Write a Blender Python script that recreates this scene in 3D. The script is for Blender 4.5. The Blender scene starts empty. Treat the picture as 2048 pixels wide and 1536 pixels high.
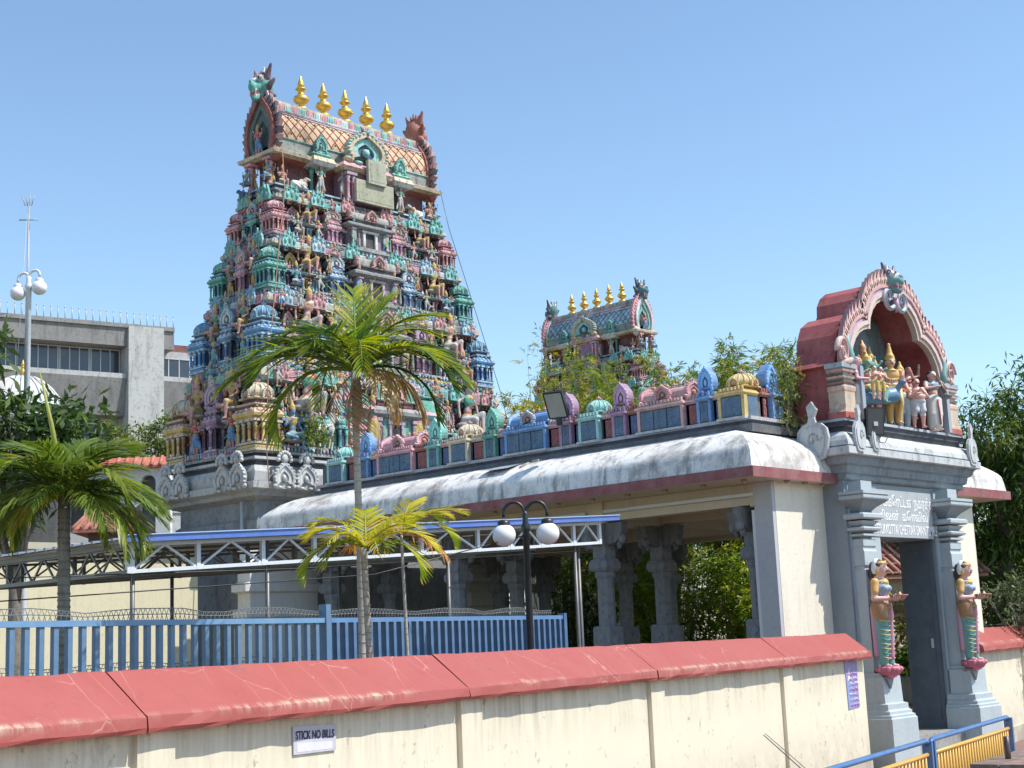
import bpy, math, random
import numpy as np
from mathutils import Matrix, Vector
PI = math.pi
R = math.radians
scene = bpy.context.scene
COL = scene.collection

# ------------------------------------------------------------------ camera
cam_data = bpy.data.cameras.new("camera")
cam = bpy.data.objects.new("camera", cam_data)
COL.objects.link(cam)
cam_data.sensor_width = 36.0
cam_data.lens = 51.2
cam_data.clip_start = 0.1
cam_data.clip_end = 3000
ab, pitch, roll = R(43.184), R(10.044), R(-2.406)
F0 = Vector((math.cos(ab), math.sin(ab), 0)); R0 = Vector((math.sin(ab), -math.cos(ab), 0)); Z0 = Vector((0, 0, 1))
FW = math.cos(pitch) * F0 + math.sin(pitch) * Z0
UP = -math.sin(pitch) * F0 + math.cos(pitch) * Z0
RV = math.cos(roll) * R0 + math.sin(roll) * UP
UV = -math.sin(roll) * R0 + math.cos(roll) * UP
cam.matrix_world = Matrix(((RV.x, UV.x, -FW.x, 0), (RV.y, UV.y, -FW.y, 0), (RV.z, UV.z, -FW.z, 2.4), (0, 0, 0, 1)))
scene.camera = cam
scene.render.resolution_x = 1024
scene.render.resolution_y = 768

# ------------------------------------------------------------------ light
SUN_DIR = Vector((0.44, -0.78, 1.28)).normalized()       # towards the sun
sun_el = math.asin(SUN_DIR.z)
sun_az = math.atan2(SUN_DIR.x, SUN_DIR.y)                 # clockwise from +Y
sd = bpy.data.lights.new("sun", 'SUN')
sd.energy = 4.1
sd.angle = R(0.53)
sd.color = (1.0, 0.955, 0.88)
so = bpy.data.objects.new("sun", sd)
COL.objects.link(so)
so.rotation_euler = SUN_DIR.to_track_quat('Z', 'Y').to_euler()
world = bpy.data.worlds.new("World")
scene.world = world
world.use_nodes = True
wn = world.node_tree
for n in list(wn.nodes):
    wn.nodes.remove(n)
sky = wn.nodes.new('ShaderNodeTexSky')
sky.sky_type = 'NISHITA'
sky.sun_disc = False
sky.sun_elevation = sun_el
sky.sun_rotation = sun_az
sky.altitude = 0
sky.air_density = 1.0
sky.dust_density = .35
sky.ozone_density = .6
bg = wn.nodes.new('ShaderNodeBackground')
bg.inputs['Strength'].default_value = 0.15
wo = wn.nodes.new('ShaderNodeOutputWorld')
tint = wn.nodes.new('ShaderNodeMix')
tint.data_type = 'RGBA'; tint.blend_type = 'MULTIPLY'
tint.inputs[0].default_value = 1.0
tint.inputs[7].default_value = (.94, 1.03, 1.05, 1)        # slightly more cyan tropical sky
wn.links.new(sky.outputs[0], tint.inputs[6])
wn.links.new(tint.outputs[2], bg.inputs[0])
wn.links.new(bg.outputs[0], wo.inputs[0])
scene.view_settings.view_transform = 'Standard'
scene.view_settings.look = 'None'
scene.view_settings.exposure = 0.45
scene.view_settings.gamma = 1.0

# ------------------------------------------------------------------ materials
def new_mat(name):
    m = bpy.data.materials.new(name)
    m.use_nodes = True
    nt = m.node_tree
    b = nt.nodes['Principled BSDF']
    return m, nt, b

def node(nt, typ, **kw):
    n = nt.nodes.new(typ)
    for k, v in kw.items():
        setattr(n, k, v)
    return n

def noise(nt, scale, detail=4, rough=.6, vec=None, dist=0.0):
    n = node(nt, 'ShaderNodeTexNoise')
    n.inputs['Scale'].default_value = scale
    n.inputs['Detail'].default_value = detail
    n.inputs['Roughness'].default_value = rough
    n.inputs['Distortion'].default_value = dist
    if vec is not None:
        nt.links.new(vec, n.inputs['Vector'])
    return n.outputs['Fac']

def ramp(nt, fac, stops):
    r = node(nt, 'ShaderNodeValToRGB')
    el = r.color_ramp.elements
    while len(el) < len(stops):
        el.new(0.5)
    for e, (p, c) in zip(el, stops):
        e.position = p
        e.color = (*c, 1) if len(c) == 3 else c
    nt.links.new(fac, r.inputs[0])
    return r.outputs[0]

def mixc(nt, fac, a, b, typ='MIX'):
    m = node(nt, 'ShaderNodeMix', data_type='RGBA', blend_type=typ)
    for sock, val in ((m.inputs[0], fac), (m.inputs[6], a), (m.inputs[7], b)):
        if hasattr(val, 'is_output'):
            nt.links.new(val, sock)
        elif isinstance(val, (int, float)):
            sock.default_value = val
        else:
            sock.default_value = (*val, 1)
    return m.outputs[2]

def mapping(nt, scale=(1, 1, 1), src='Object'):
    tc = node(nt, 'ShaderNodeTexCoord')
    mp = node(nt, 'ShaderNodeMapping')
    mp.inputs['Scale'].default_value = scale
    nt.links.new(tc.outputs[src], mp.inputs['Vector'])
    return mp.outputs[0]

def bump(nt, b, h, strength=.3, dist=.01):
    bp = node(nt, 'ShaderNodeBump')
    bp.inputs['Strength'].default_value = strength
    bp.inputs['Distance'].default_value = dist
    nt.links.new(h, bp.inputs['Height'])
    nt.links.new(bp.outputs[0], b.inputs['Normal'])

def attr(nt):
    a = node(nt, 'ShaderNodeAttribute')
    a.attribute_name = 'Col'
    return a.outputs['Color']

def painted(name, rough=.65, grime=.5, grime_col=(.055, .05, .045), scale=3.0, fade=.25, streak=True, spec=.3, bmp=.25, sat=1.0, big=0.0):
    """Painted surface: the paint comes from the 'Col' attribute, with dirt patches and streaks over it."""
    m, nt, b = new_mat(name)
    c = attr(nt)
    if sat != 1.0:
        hs = node(nt, 'ShaderNodeHueSaturation')
        hs.inputs['Saturation'].default_value = sat
        nt.links.new(c, hs.inputs['Color']); c = hs.outputs[0]
    v = mapping(nt)
    n1 = noise(nt, scale, 6, .65, v)
    n2 = noise(nt, scale * 5.5, 5, .7, v)
    vs = mapping(nt, (scale * 2.2, scale * 2.2, scale * .35))
    n3 = noise(nt, 1.0, 5, .7, vs)
    # faded / bleached paint
    c1 = mixc(nt, ramp(nt, n1, [(.35, (0, 0, 0)), (.75, (fade,) * 3)]), c, (.62, .6, .56))
    c2 = mixc(nt, ramp(nt, n2, [(.52, (0, 0, 0)), (.72, (grime,) * 3)]), c1, grime_col)
    if streak:
        c2 = mixc(nt, ramp(nt, n3, [(.5, (0, 0, 0)), (.78, (grime,) * 3)]), c2, grime_col)
    if big:      # broad mildew patches, different on every face
        n4 = noise(nt, .8, 6, .7, mapping(nt), .5)
        c2 = mixc(nt, ramp(nt, n4, [(.42, (0, 0, 0)), (.68, (big,) * 3)]), c2, grime_col)
    nt.links.new(c2, b.inputs['Base Color'])
    b.inputs['Roughness'].default_value = rough
    b.inputs['Specular IOR Level'].default_value = spec
    if bmp:
        bump(nt, b, n2, bmp, .012)
    return m

def plain(name, col, rough=.6, metal=0, spec=.4, var=.12, scale=4.0, bmp=0):
    m, nt, b = new_mat(name)
    n1 = noise(nt, scale, 6, .65, mapping(nt))
    c = ramp(nt, n1, [(.3, tuple(x * (1 - var) for x in col)), (.7, tuple(min(1, x * (1 + var)) for x in col))])
    nt.links.new(c, b.inputs['Base Color'])
    b.inputs['Roughness'].default_value = rough
    b.inputs['Metallic'].default_value = metal
    b.inputs['Specular IOR Level'].default_value = spec
    if bmp:
        bump(nt, b, n1, bmp, .01)
    return m

def leafy(name, transl=.3, rough=.45):
    m, nt, b = new_mat(name)
    c = attr(nt)
    nt.links.new(c, b.inputs['Base Color'])
    b.inputs['Roughness'].default_value = rough
    b.inputs['Specular IOR Level'].default_value = .35
    t = node(nt, 'ShaderNodeBsdfTranslucent')
    hs = node(nt, 'ShaderNodeHueSaturation')
    hs.inputs['Value'].default_value = 1.6
    hs.inputs['Saturation'].default_value = 1.1
    nt.links.new(c, hs.inputs['Color'])
    nt.links.new(hs.outputs[0], t.inputs[0])
    mx = node(nt, 'ShaderNodeMixShader')
    mx.inputs[0].default_value = transl
    nt.links.new(b.outputs[0], mx.inputs[1])
    nt.links.new(t.outputs[0], mx.inputs[2])
    nt.links.new(mx.outputs[0], nt.nodes['Material Output'].inputs[0])
    return m

M = {}
M['paint'] = painted('painted_plaster', .62, .5, scale=2.6, fade=.2, sat=.9)
M['statue'] = painted('statue_paint', .42, .16, scale=5, fade=.1, streak=False, spec=.5, bmp=.1)
M['sculpt'] = painted('tower_paint', .66, .82, grime_col=(.028, .026, .025), scale=2.3, fade=.2, sat=.98, big=.42)
M['metalpaint'] = painted('metal_paint', .38, .22, grime_col=(.12, .06, .03), scale=6, fade=.12, streak=False, spec=.5, bmp=0)
M['stone'] = painted('grey_stone', .78, .55, grime_col=(.035, .036, .035), scale=1.5, fade=.15)
M['clean'] = painted('smooth_paint', .5, .16, scale=3, fade=.08)
M['leaf'] = leafy('leaf', .3)
M['palmleaf'] = leafy('palm_leaf', .35, .4)
M['bark'] = painted('bark', .85, .5, scale=7, fade=.3)
M['gold'] = plain('gilded_metal', (.78, .50, .11), .36, .75, var=.22, scale=7)
M['black'] = plain('black_metal', (.018, .019, .022), .4, 0, .5)
M['globe'] = plain('opal_globe', (.80, .78, .78), .25, 0, .5, var=.03)
M['glass'] = plain('dark_glass', (.05, .06, .075), .12, 0, .6, var=.3, scale=.8)

# ------------------------------------------------------------------ mesh builder
def T(x=0, y=0, z=0): return Matrix.Translation((x, y, z))
def RZ(a): return Matrix.Rotation(a, 4, 'Z')
def RX(a): return Matrix.Rotation(a, 4, 'X')
def RY(a): return Matrix.Rotation(a, 4, 'Y')
def SC(x, y=None, z=None):
    if y is None: y = z = x
    return Matrix.Diagonal((x, y, z, 1))

class MB:
    def __init__(s):
        s.v = []; s.f = []; s.c = []; s.sm = []; s.M = Matrix.Identity(4); s.flip = False
    def add(s, verts, faces, col, smooth=False):
        o = len(s.v)
        m = s.M
        s.v.extend([tuple(m @ Vector(p)) for p in verts])
        many = isinstance(col, list)
        for i, f in enumerate(faces):
            s.f.append(tuple(k + o for k in f))
            s.c.append(col[i] if many else col)
            s.sm.append(smooth)
    def box(s, x0, x1, y0, y1, z0, z1, col):
        v = [(x0, y0, z0), (x1, y0, z0), (x1, y1, z0), (x0, y1, z0), (x0, y0, z1), (x1, y0, z1), (x1, y1, z1), (x0, y1, z1)]
        s.add(v, [(3, 2, 1, 0), (4, 5, 6, 7), (0, 1, 5, 4), (1, 2, 6, 5), (2, 3, 7, 6), (3, 0, 4, 7)], col)
    def cbox(s, x, y, z, sx, sy, sz, col):
        s.box(x - sx / 2, x + sx / 2, y - sy / 2, y + sy / 2, z - sz / 2, z + sz / 2, col)
    def bev(s, x0, x1, y0, y1, z0, z1, col, b=.012):
        """box with chamfered vertical and top edges"""
        s.stack([(x0 + b, x1 - b, y0 + b, y1 - b, z0), (x0, x1, y0, y1, z0 + b), (x0, x1, y0, y1, z1 - b), (x0 + b, x1 - b, y0 + b, y1 - b, z1)], col)
    def stack(s, rings, col, cap=True):
        """loft of rectangles (x0,x1,y0,y1,z); col may be a list per band"""
        v = []
        for (x0, x1, y0, y1, z) in rings:
            v += [(x0, y0, z), (x1, y0, z), (x1, y1, z), (x0, y1, z)]
        f = []; cc = []
        for i in range(len(rings) - 1):
            c = col[i] if isinstance(col, list) else col
            for k in range(4):
                a = i * 4 + k; b = i * 4 + (k + 1) % 4
                f.append((a, b, b + 4, a + 4)); cc.append(c)
        if cap:
            n = (len(rings) - 1) * 4
            f.append((3, 2, 1, 0)); cc.append(cc[0])
            f.append((n, n + 1, n + 2, n + 3)); cc.append(cc[-1])
        s.add(v, f, cc)
    def sq(s, prof, col, cx=0, cy=0, ax=1, ay=1):
        """square-section profile [(half,z)]"""
        s.stack([(cx - h * ax, cx + h * ax, cy - h * ay, cy + h * ay, z) for h, z in prof], col)
    def lathe(s, prof, col, seg=16, smooth=True, cx=0, cy=0):
        v = []; f = []; cc = []
        for r, z in prof:
            for k in range(seg):
                a = 2 * PI * k / seg
                v.append((cx + r * math.cos(a), cy + r * math.sin(a), z))
        for i in range(len(prof) - 1):
            c = col[i] if isinstance(col, list) else col
            for k in range(seg):
                k2 = (k + 1) % seg
                f.append((i * seg + k, i * seg + k2, (i + 1) * seg + k2, (i + 1) * seg + k)); cc.append(c)
        f.append(tuple(reversed(range(seg)))); cc.append(cc[0])
        n = (len(prof) - 1) * seg
        f.append(tuple(range(n, n + seg))); cc.append(cc[-1])
        s.add(v, f, cc, smooth)
    def tube(s, pts, r, col, seg=8, smooth=True, cap=True):
        pts = [Vector(p) for p in pts]
        n = len(pts)
        rr = r if isinstance(r, (list, tuple)) else [r] * n
        v = []; prev = None
        for i, p in enumerate(pts):
            d = (pts[min(i + 1, n - 1)] - pts[max(i - 1, 0)])
            d = d.normalized() if d.length > 1e-9 else Vector((0, 0, 1))
            if prev is None:
                u = Vector((0, 0, 1)).cross(d)
                if u.length < .1: u = Vector((1, 0, 0)).cross(d)
            else:
                u = prev - d * prev.dot(d)
                if u.length < 1e-6: u = Vector((1, 0, 0)).cross(d)
            u.normalize(); prev = u
            w = d.cross(u)
            for k in range(seg):
                a = 2 * PI * k / seg
                v.append(p + (u * math.cos(a) + w * math.sin(a)) * rr[i])
        f = []
        for i in range(n - 1):
            for k in range(seg):
                k2 = (k + 1) % seg
                f.append((i * seg + k, i * seg + k2, (i + 1) * seg + k2, (i + 1) * seg + k))
        if cap:
            f.append(tuple(reversed(range(seg)))); f.append(tuple(range((n - 1) * seg, n * seg)))
        s.add(v, f, col, smooth)
    def bar(s, a, b, w, h, col):
        """rectangular bar from a to b, w across, h up"""
        a = Vector(a); b = Vector(b); d = (b - a)
        L = d.length; d.normalize()
        u = Vector((0, 0, 1)).cross(d)
        if u.length < .05: u = Vector((1, 0, 0))
        u.normalize(); w2 = d.cross(u)
        v = []
        for p in (a, b):
            for i, j in ((-1, -1), (1, -1), (1, 1), (-1, 1)):
                v.append(p + u * (i * w / 2) + w2 * (j * h / 2))
        s.add(v, [(3, 2, 1, 0), (4, 5, 6, 7), (0, 1, 5, 4), (1, 2, 6, 5), (2, 3, 7, 6), (3, 0, 4, 7)], col)
    def ell(s, c, r, col, seg=10, rings=6, rot=None, smooth=True):
        v = []; f = []
        m = rot or Matrix.Identity(3)
        for i in range(rings + 1):
            t = PI * i / rings
            for k in range(seg):
                a = 2 * PI * k / seg
                p = Vector((math.sin(t) * math.cos(a) * r[0], math.sin(t) * math.sin(a) * r[1], -math.cos(t) * r[2]))
                v.append(Vector(c) + m @ p)
        for i in range(rings):
            for k in range(seg):
                k2 = (k + 1) % seg
                f.append((i * seg + k, i * seg + k2, (i + 1) * seg + k2, (i + 1) * seg + k))
        s.add(v, f, col, smooth)
    def prism(s, poly, y0, y1, col, side=None, smooth=False):
        """polygon of (x,z) points (counter-clockwise seen from -Y) extruded from y0 to y1"""
        n = len(poly)
        v = [(x, y0, z) for x, z in poly] + [(x, y1, z) for x, z in poly]
        s.add(v, [tuple(range(n)), tuple(reversed(range(n, 2 * n)))], col)
        s.add(v, [((i + 1) % n, i, i + n, (i + 1) % n + n) for i in range(n)], side or col, smooth)
    def ribbon(s, inner, outer, y0, y1, col, side=None):
        """band between two open curves (same count) in XZ, extruded y0..y1"""
        n = len(inner)
        v = [(x, y0, z) for x, z in inner] + [(x, y0, z) for x, z in outer] + [(x, y1, z) for x, z in inner] + [(x, y1, z) for x, z in outer]
        f = []
        for i in range(n - 1):
            f += [(i, i + 1, n + i + 1, n + i)]
        s.add(v, f, col)
        f = []
        for i in range(n - 1):
            f += [(i + 1, i, 2 * n + i, 2 * n + i + 1), (n + i, n + i + 1, 3 * n + i + 1, 3 * n + i), (2 * n + i + 1, 2 * n + i, 3 * n + i, 3 * n + i + 1)]
        f += [(0, n, 3 * n, 2 * n), (n - 1, 3 * n - 1, 4 * n - 1, 2 * n - 1)]
        s.add(v, f, side or col)
    def raw(s, verts, faces, cols, smooth=True):
        s.add([tuple(p) for p in verts], [tuple(int(k) for k in f) for f in faces], cols, smooth)
    def mesh(s, name):
        me = bpy.data.meshes.new(name)
        me.from_pydata(s.v, [], s.f)
        me.update()
        lt = np.empty(len(me.polygons), np.int32)
        me.polygons.foreach_get('loop_total', lt)
        c = np.ones((len(s.c), 4), np.float32)
        c[:, :3] = np.array(s.c, np.float32)[:, :3]
        at = me.color_attributes.new('Col', 'FLOAT_COLOR', 'CORNER')
        at.data.foreach_set('color', np.repeat(c, lt, axis=0).ravel())
        me.polygons.foreach_set('use_smooth', np.array(s.sm, bool))
        return me
    def build(s, name, mat, parent=None, loc=None, rz=0):
        me = s.mesh(name)
        me.materials.append(M[mat] if isinstance(mat, str) else mat)
        return link(name, me, parent, loc, rz)

def link(name, data, parent=None, loc=None, rz=0):
    o = bpy.data.objects.new(name, data)
    COL.objects.link(o)
    if parent is not None: o.parent = parent
    if loc is not None: o.location = loc
    if rz: o.rotation_euler = (0, 0, rz)
    return o

def tag(o, label, cat, group=None):
    o['label'] = label; o['category'] = cat
    if group: o['group'] = group
    return o

def thing(name, label, cat, loc=(0, 0, 0), rz=0, group=None):
    return tag(link(name, None, None, loc, rz), label, cat, group)

def structure(o, kind='structure'):
    o['kind'] = kind
    return o

def copy_tree(o, parent=None):
    c = o.copy(); COL.objects.link(c); c.parent = parent
    for ch in list(o.children):
        copy_tree(ch, c)
    return c

def lerp(a, b, t): return a + (b - a) * t
def mul(c, k): return tuple(min(1, x * k) for x in c)
def jit(rng, c, a=.1):
    k = 1 + rng.uniform(-a, a)
    return tuple(max(0, min(1, x * k * (1 + rng.uniform(-a, a) * .4))) for x in c)
# ------------------------------------------------------------------ sculpted figures: blended solids turned into one skin
def _cap(P, a, b, ra, rb):
    a = np.array(a); b = np.array(b); ab_ = b - a
    L = max((ab_ @ ab_), 1e-12)
    t = np.clip(((P - a) @ ab_) / L, 0, 1)
    return np.linalg.norm(P - a - t[..., None] * ab_, axis=-1) - (ra + (rb - ra) * t)
def _ell(P, c, r, rot=None):
    q = P - np.array(c)
    if rot is not None: q = q @ np.array(rot)
    r = np.array(r)
    k0 = np.linalg.norm(q / r, axis=-1); k1 = np.linalg.norm(q / (r * r), axis=-1)
    return k0 * (k0 - 1) / np.maximum(k1, 1e-9)
def _ev(p, P):
    return _cap(P, *p[1:5]) if p[0] == 'c' else _ell(P, *p[1:4])
def _bb(p):
    if p[0] == 'c':
        a = np.array(p[1]); b = np.array(p[2]); r = max(p[3], p[4])
        return np.minimum(a, b) - r, np.maximum(a, b) + r
    r = max(p[2]); c = np.array(p[1])
    if p[3] is None: return c - np.array(p[2]), c + np.array(p[2])
    return c - r, c + r

def skin(prims, vox, k=.02):
    """prims: ('c',a,b,ra,rb,label) or ('e',c,r,rot,label) -> vertices, quads, label per face"""
    lo = np.min([_bb(p)[0] for p in prims], 0) - vox * 3 - k
    hi = np.max([_bb(p)[1] for p in prims], 0) + vox * 3 + k
    n = np.ceil((hi - lo) / vox).astype(int) + 1
    d = np.full(n, 1.0)
    ax = [lo[i] + np.arange(n[i]) * vox for i in range(3)]
    for p in prims:
        l, h = _bb(p)
        i0 = np.maximum(((l - lo - k * 2 - vox * 2) / vox).astype(int), 0)
        i1 = np.minimum(((h - lo + k * 2 + vox * 2) / vox).astype(int) + 2, n)
        g = np.stack(np.meshgrid(*[ax[i][i0[i]:i1[i]] for i in range(3)], indexing='ij'), -1)
        e = _ev(p, g)
        sl = tuple(slice(i0[i], i1[i]) for i in range(3))
        a = d[sl]
        hh = np.clip(.5 + .5 * (a - e) / k, 0, 1)
        d[sl] = a * (1 - hh) + e * hh - k * hh * (1 - hh)
    ins = d < 0
    c8 = [(i, j, l) for i in (0, 1) for j in (0, 1) for l in (0, 1)]
    def sub(A, o): return A[o[0]:n[0] - 1 + o[0], o[1]:n[1] - 1 + o[1], o[2]:n[2] - 1 + o[2]]
    cnt = sum(sub(ins, o).astype(np.int8) for o in c8)
    mixed = (cnt > 0) & (cnt < 8)
    idx = np.full(mixed.shape, -1); cells = np.argwhere(mixed)
    idx[mixed] = np.arange(len(cells))
    acc = np.zeros((len(cells), 3)); num = np.zeros(len(cells))
    for o in c8:
        for a_ in range(3):
            if o[a_]: continue
            o2 = list(o); o2[a_] = 1
            v0 = sub(d, o)[mixed]; v1 = sub(d, tuple(o2))[mixed]
            x = (v0 < 0) != (v1 < 0)
            t = np.where(x, v0 / np.where(x, v0 - v1, 1), 0)
            pos = np.array(o)[None, :].repeat(len(cells), 0).astype(float)
            pos[:, a_] = t
            acc += pos * x[:, None]; num += x
    V = lo + (cells + acc / num[:, None]) * vox
    Q = []
    for a_ in range(3):
        b_, c_ = (a_ + 1) % 3, (a_ + 2) % 3
        s0 = [slice(None)] * 3; s1 = [slice(None)] * 3
        s0[a_] = slice(0, -1); s1[a_] = slice(1, None)
        A = ins[tuple(s0)]; B = ins[tuple(s1)]
        e = np.argwhere(A != B)
        e = e[(e[:, b_] > 0) & (e[:, c_] > 0)]
        db = np.zeros(3, int); db[b_] = 1
        dc = np.zeros(3, int); dc[c_] = 1
        ok = np.all((e < np.array(mixed.shape)), axis=1)
        e = e[ok]
        q = np.stack([idx[tuple((e - db - dc).T)], idx[tuple((e - dc).T)], idx[tuple(e.T)], idx[tuple((e - db).T)]], 1)
        fl = ~A[tuple(e.T)]
        q[fl] = q[fl][:, ::-1]
        Q.append(q)
    Q = np.concatenate(Q)
    fc = V[Q].mean(1)
    best = np.full(len(fc), 9.0); lab = np.zeros(len(fc), object)
    for p in prims:
        e = _ev(p, fc)
        w = e < best
        best[w] = e[w]; lab[w] = p[-1]
    return V, Q, lab

def C(a, b, ra, rb, lab): return ('c', a, b, ra, rb, lab)
def E(c, r, lab, rot=None): return ('e', c, r, rot, lab)

def human(P=None, female=False, crown=0, skirt=0, fat=0, hair=True, face=True):
    """standing figure of height 1 facing -Y; P overrides joints. labels: skin top bottom hair crown jewel dark"""
    J = dict(anL=(.055, .01, .045), anR=(-.055, .01, .045), knL=(.06, -.012, .27), knR=(-.06, -.012, .27), hipL=(.052, 0, .5), hipR=(-.052, 0, .5),
             pel=(0, 0, .53), wai=(0, 0, .62), che=(0, -.005, .73), nec=(0, .005, .83), hea=(0, -.012, .915),
             shL=(.112, 0, .785), shR=(-.112, 0, .785), elL=(.15, .02, .63), elR=(-.15, .02, .63), haL=(.15, -.06, .5), haR=(-.15, -.06, .5))
    if P: J.update(P)
    pr = []
    b = 'bottom'
    for s in 'LR':
        hp, kn, an = J['hip' + s], J['kn' + s], J['an' + s]
        pr.append(C(hp, kn, (.072 if skirt else .062) + fat * .02, .056 if skirt else .044, b))
        pr.append(C(kn, an, .054 if skirt else .042, .040 if skirt else .026, b if skirt >= 1 else 'skin'))
        an = np.array(an)
        tx = np.array([.25 if s == 'L' else -.25, -1, 0]); tx /= np.linalg.norm(tx)
        pr.append(C(tuple(an + [0, .012, -.025]), tuple(an + tx * .065 + [0, 0, -.03]), .023, .016, 'skin'))
    if skirt >= 2:
        hp = (np.array(J['hipL']) + J['hipR']) / 2; an = (np.array(J['anL']) + J['anR']) / 2
        pr.append(C(tuple(hp), tuple(an + [0, .0, .05]), .085, .10, b))
    f = 1 if female else 0
    pr.append(E(J['pel'], (.092 + fat * .03, .07 + fat * .05, .075), b))
    pr.append(E(J['wai'], (.068 + fat * .06 - f * .008, .055 + fat * .07, .075), 'skin'))
    che = np.array(J['che'])
    pr.append(E(tuple(che), (.098 - f * .012 + fat * .015, .062 + fat * .02, .095), 'top'))
    if f:
        for sx in (-1, 1):
            pr.append(E(tuple(che + [sx * .04, -.055, -.005]), (.036, .036, .034), 'top'))
    pr.append(C(tuple(che + [0, .01, .05]), J['nec'], .05, .034, 'skin'))
    pr.append(C(J['nec'], tuple(np.array(J['hea']) + [0, .015, -.03]), .032, .032, 'skin'))
    h = np.array(J['hea'])
    pr.append(E(tuple(h), (.054, .06, .07), 'skin'))
    pr.append(E(tuple(h + [0, -.02, -.045]), (.034, .036, .03), 'skin'))
    if face:
        pr.append(C(tuple(h + [0, -.058, .008]), tuple(h + [0, -.068, -.014]), .007, .011, 'skin'))
        for sx in (-1, 1):
            if face != 'plain': pr.append(E(tuple(h + [sx * .022, -.053, .012]), (.009, .006, .005), 'dark'))
            pr.append(E(tuple(h + [sx * .054, .004, -.004]), (.010, .016, .022), 'skin'))
        pr.append(E(tuple(h + [0, -.056, -.034]), (.017, .008, .006), 'lip'))
    if hair:
        pr.append(E(tuple(h + [0, .016, .022]), (.06, .06, .062), 'hair'))
        pr.append(E(tuple(h + [0, .045, -.02]), (.045, .035, .055), 'hair'))
    if crown:
        z = h + [0, .004, .045]
        pr.append(C(tuple(z), tuple(z + [0, 0, .03]), .058, .054, 'crown'))
        pr.append(C(tuple(z + [0, 0, .04]), tuple(z + [0, 0, .04 + crown]), .046, .016, 'crown'))
        pr.append(E(tuple(z + [0, 0, .05 + crown]), (.017, .017, .022), 'crown'))
        pr.append(E(tuple(z + [0, -.05, .035]), (.02, .012, .026), 'jewel'))
    for s in 'LR':
        sh, el, ha = J['sh' + s], J['el' + s], J['ha' + s]
        pr.append(E(sh, (.036, .034, .036), 'top'))
        pr.append(C(sh, el, .031, .025, 'skin'))
        pr.append(C(el, ha, .025, .017, 'skin'))
        d = np.array(ha) - np.array(el); d = d / max(np.linalg.norm(d), 1e-6)
        pr.append(E(tuple(np.array(ha) + d * .022), (.02, .016, .026), 'skin'))
        mid = np.array(sh) * .55 + np.array(el) * .45
        pr.append(E(tuple(mid), (.034, .034, .012), 'jewel'))
        wr = np.array(el) * .12 + np.array(ha) * .88
        pr.append(E(tuple(wr), (.024, .024, .012), 'jewel'))
    if crown or female:
        pr.append(E(tuple(che + [0, -.045, .055]), (.055, .03, .022), 'jewel'))
        pr.append(E((J['pel'][0], J['pel'][1], J['pel'][2] + .045), (.085 + fat * .04, .068 + fat * .06, .016), 'jewel'))
    return pr

FIGC = {}
def fig_mesh(kind, prims, vox, pal, k=.018, extra=None):
    """mesh datablock of a sculpted figure with a palette"""
    if kind not in FIGC:
        FIGC[kind] = skin(prims, vox, k)
    V, Q, lab = FIGC[kind]
    mb = MB()
    mb.raw(V, Q, [pal.get(l, (.4, .3, .25)) for l in lab])
    if extra: extra(mb, pal)
    return mb

SKIN_P = (.62, .30, .25); SKIN_O = (.60, .36, .20); SKIN_G = (.13, .38, .27); SKIN_B = (.14, .30, .52); SKIN_N = (.48, .27, .17)
def palette(rng, style=None):
    skinc = rng.choice([SKIN_P, SKIN_O, SKIN_G, SKIN_B, SKIN_P, SKIN_G, (.55, .42, .40)])
    bot = rng.choice([(.60, .42, .12), (.10, .42, .36), (.66, .26, .36), (.14, .30, .55), (.58, .58, .54), (.24, .48, .52)])
    top = rng.choice([skinc, (.10, .28, .42), (.50, .07, .10), (.08, .38, .28), (.60, .42, .12)])
    return dict(skin=skinc, bottom=bot, top=top, hair=(.03, .025, .025), crown=(.62, .40, .08), jewel=(.62, .44, .14), dark=(.02, .02, .02), lip=(.42, .06, .07), white=(.7, .68, .62), prop=(.35, .33, .3), sash=rng.choice([(.62, .52, .2), (.5, .08, .1), (.1, .3, .5), (.7, .66, .6)]))
# ------------------------------------------------------------------ temple ornament kit
TEAL = (.17, .50, .43); GREEN = (.10, .36, .27); PINK = (.70, .33, .38); BLUE = (.10, .29, .62); SKYB = (.36, .57, .70); YEL = (.68, .47, .13)
CREAM = (.66, .55, .38); MAROON = (.17, .04, .045); NAVY = (.045, .07, .17); PURPLE = (.36, .20, .33); GREY = (.34, .345, .34); WHITE = (.68, .68, .66)
ROSE = (.62, .36, .34); LILAC = (.50, .36, .46); ORANGE = (.70, .34, .16); DGREY = (.10, .105, .12); BRICK = (.36, .10, .07); AQUA = (.30, .62, .60)

def ring_pts(n, w, h, a0=-40, a1=220, point=.25):
    """horseshoe curve with a pointed crown, centred on x=0, z from 0 to h"""
    out = []
    for i in range(n):
        t = i / (n - 1)
        a = R(lerp(a0, a1, t))
        x = math.cos(a) * w / 2
        z = h * (.42 + .46 * math.sin(a))
        k = max(0, 1 - abs(t - .5) * 6)
        z += h * .14 * k * k
        out.append((x, z))
    return out

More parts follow.
